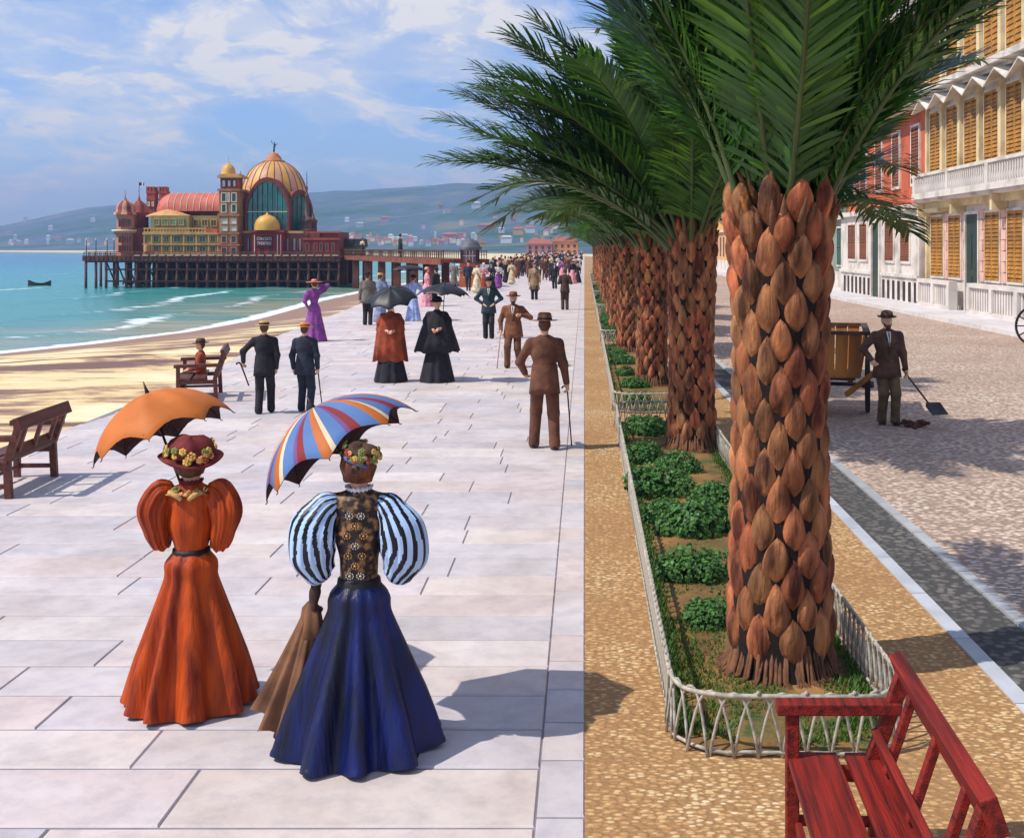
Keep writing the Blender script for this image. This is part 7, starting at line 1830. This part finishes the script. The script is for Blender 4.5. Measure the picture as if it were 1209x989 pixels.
# -------- the crowd farther off: a few figures built once, then copied
def small(kind):
    P = []; z = .92
    hd = ('e', (0, .01, 1.635), (.078, .09, .11), 2)
    if kind == 'man':
        P = [hd, ('c', (0, 0, 1.43), (0, 0, 1.55), .055, .05, 2), ('e', (0, 0, 1.25), (.20, .13, .24), 0), ('e', (0, 0, .95), (.18, .14, .20), 0), ('c', (-.19, 0, 1.40), (-.26, .0, 1.12), .07, .06, 0), ('c', (-.26, 0, 1.12), (-.24, .12, .90), .058, .045, 0), ('c', (-.24, .12, .90), (-.23, .15, .82), .035, .03, 2),
             ('c', (.19, 0, 1.40), (.26, -.02, 1.12), .07, .06, 0), ('c', (.26, -.02, 1.12), (.25, .06, .88), .058, .045, 0), ('c', (.25, .06, .88), (.25, .09, .80), .035, .03, 2), ('c', (-.09, 0, .9), (-.10, .12, .48), .10, .075, 1), ('c', (-.10, .12, .48), (-.10, .10, .07), .07, .055, 1),
             ('c', (.09, 0, .9), (.10, -.03, .48), .10, .075, 1), ('c', (.10, -.03, .48), (.10, -.16, .09), .07, .055, 1), ('c', (-.10, .08, .04), (-.10, .22, .035), .04, .035, 1), ('c', (.10, -.18, .05), (.10, -.05, .035), .04, .035, 1),
             ('c', (0, 0, 1.70), (0, 0, 1.77), .10, .085, 3), ('e', (0, 0, 1.70), (.16, .17, .018), 3)]
    elif kind == 'coat':
        P = [hd, ('c', (0, 0, 1.43), (0, 0, 1.55), .055, .05, 2), ('e', (0, 0, 1.25), (.21, .14, .24), 0), ('c', (0, 0, 1.0), (0, 0, .50), .17, .20, 0), ('c', (-.19, 0, 1.40), (-.25, .0, 1.12), .07, .06, 0), ('c', (-.25, 0, 1.12), (-.12, .17, 1.05), .058, .045, 0), ('c', (.19, 0, 1.40), (.26, -.02, 1.12), .07, .06, 0), ('c', (.26, -.02, 1.12), (.25, .06, .88), .058, .045, 0),
             ('c', (.25, .06, .88), (.25, .09, .80), .035, .03, 2), ('c', (-.12, .17, 1.05), (-.04, .2, 1.05), .035, .03, 2), ('c', (-.08, 0, .5), (-.09, .05, .06), .08, .06, 1), ('c', (.08, 0, .5), (.09, -.05, .06), .08, .06, 1), ('c', (-.09, .03, .04), (-.09, .16, .035), .04, .035, 1), ('c', (.09, -.05, .04), (.09, .08, .035), .04, .035, 1),
             ('c', (0, 0, 1.70), (0, 0, 1.77), .10, .085, 3), ('e', (0, 0, 1.70), (.15, .16, .018), 3)]
    else:
        P = [hd, ('c', (0, 0, 1.43), (0, 0, 1.55), .05, .045, 2), ('e', (0, 0, 1.28), (.16, .12, .19), 0), ('c', (0, 0, 1.0), (0, -.02, .75), .11, .19, 1), ('c', (0, -.02, .75), (0, -.03, .30), .19, .27, 1), ('e', (0, -.03, .18), (.31, .31, .17), 1), ('c', (-.17, 0, 1.38), (-.25, .0, 1.16), .09, .085, 0), ('c', (-.25, 0, 1.16), (-.14, .15, 1.02), .06, .04, 0), ('c', (-.14, .15, 1.02), (-.08, .18, 1.02), .032, .028, 2),
             ('c', (.17, 0, 1.38), (.25, .0, 1.16), .09, .085, 0), ('c', (.25, 0, 1.16), (.14, .15, 1.02), .06, .04, 0), ('c', (.14, .15, 1.02), (.08, .18, 1.02), .032, .028, 2)]
        P += [('e', (0, 0, 1.72), (.20, .20, .03), 3), ('c', (0, 0, 1.72), (0, 0, 1.78), .10, .08, 3)] if kind == 'lady_hat' else [('e', (0, -.02, 1.72), (.10, .11, .08), 3)]
    return sdf_mesh('stroller', P, .032, [BLK, BLK, SKIN, BLK], .03)
KINDS_ = {k: small(k) for k in ('man', 'coat', 'lady_hat', 'lady')}
cr = random.Random(99)
DRESS = [('white', WHT), ('pink', ROSE), ('blue', LBLUE), ('purple', PURP), ('black', BLK), ('rust', RUST), ('cream', cloth('cream', (216, 196, 160)))]
SUITS = [('black', BLK), ('brown', BROWN), ('navy', NAVY), ('grey', GREY), ('dark green', DGREEN), ('tan', TANC)]
def stroller(x, y, z=.01, where='in the distant promenade crowd', sc_=None):
    if cr.random() < .66:
        k = cr.choice(('man', 'man', 'coat')); cn, cm = cr.choices(SUITS, (6, 3, 3, 2, 1, 2))[0]; hn, hm = cr.choice((('dark hat', BLK), ('dark hat', BLK), ('straw hat', STRAW), ('brown hat', BROWN)))
        tn = cm if cr.random() < .6 else BLK; lab = f'{"man in a long " + cn + " coat" if k == "coat" else "man in a " + cn + " suit"} and {hn} {where}'
        ms = (cm, tn, SKIN, hm); h = cr.uniform(.97, 1.05)
    else:
        k = cr.choice(('lady_hat', 'lady')); cn, cm = cr.choices(DRESS, (3, 2, 2, 1, 6, 2, 2))[0]; bn, bm_ = (cn, cm) if cr.random() < .6 else cr.choice(DRESS)
        hn, hm = cr.choice((('white hat', WHT), ('dark hat', BLK), ('straw hat', STRAW))); lab = f'lady in a {cn} skirt, {bn} blouse and {hn} {where}'; ms = (bm_, cm, SKIN, hm); h = cr.uniform(.92, 1.0)
    o = bpy.data.objects.new('person', KINDS_[k]); COL.objects.link(o); o.location = (x, y, z); o.rotation_euler = (0, 0, cr.choice((0, PI)) + cr.gauss(0, .5)); o.scale = (h * (sc_ or 1),) * 3
    for i, m in enumerate(ms): o.material_slots[i].link = 'OBJECT'; o.material_slots[i].material = m
    tag(o, lab, 'person', 'crowd: ' + lab)
placed = []
def free(x, y): return all((x-a)**2 + (y-b)**2 > .45 for a, b in placed)
for px, py in ((553, 344), (563, 346), (571, 344), (580, 343), (590, 336), (597, 334), (582, 332), (603, 331), (611, 329), (645, 328), (640, 325), (662, 330), (670, 326), (680, 328), (536, 343), (588, 341), (604, 336), (617, 326), (624, 328), (650, 332)):
    p = gp(px, py); placed.append((p.x, p.y)); stroller(p.x, p.y)
n = 0
while n < 118:
    Y = 95 + 190 * cr.random() ** .9; x = cr.uniform(max(float(edge_x(Y)) + .6, -9), -.5)
    px = VX + x * F / Y
    if cr.random() < .25 and px > 640: continue
    if free(x, Y): placed.append((x, Y)); stroller(x, Y); n += 1
for k in range(2):
    q = a.lerp(c, 0) if False else (A.lerp(KX, (k + .5) / 2.6) + nj * cr.uniform(-1, 1)); stroller(q.x, q.y, DZ - .05, 'on the pier footbridge')

# ------------------------------------------------------------------ air
hz = MB().box((0, 1150, 72), (7600, 3900, 156)).build('haze', None)
hz.data.materials.clear()
m = bpy.data.materials.new('air'); m.use_nodes = True; nt = m.node_tree; nt.nodes.clear()
pvn = N(nt, 'ShaderNodeVolumePrincipled'); pvn.inputs['Color'].default_value = (.46, .62, 1.0, 1); pvn.inputs['Density'].default_value = .00046
pvn.inputs['Anisotropy'].default_value = .2
mo = N(nt, 'ShaderNodeOutputMaterial'); nt.links.new(pvn.outputs[0], mo.inputs['Volume'])
hz.data.materials.append(m); tag(hz, 'thin bluish sea haze softening the far hills', None, None, 'stuff')
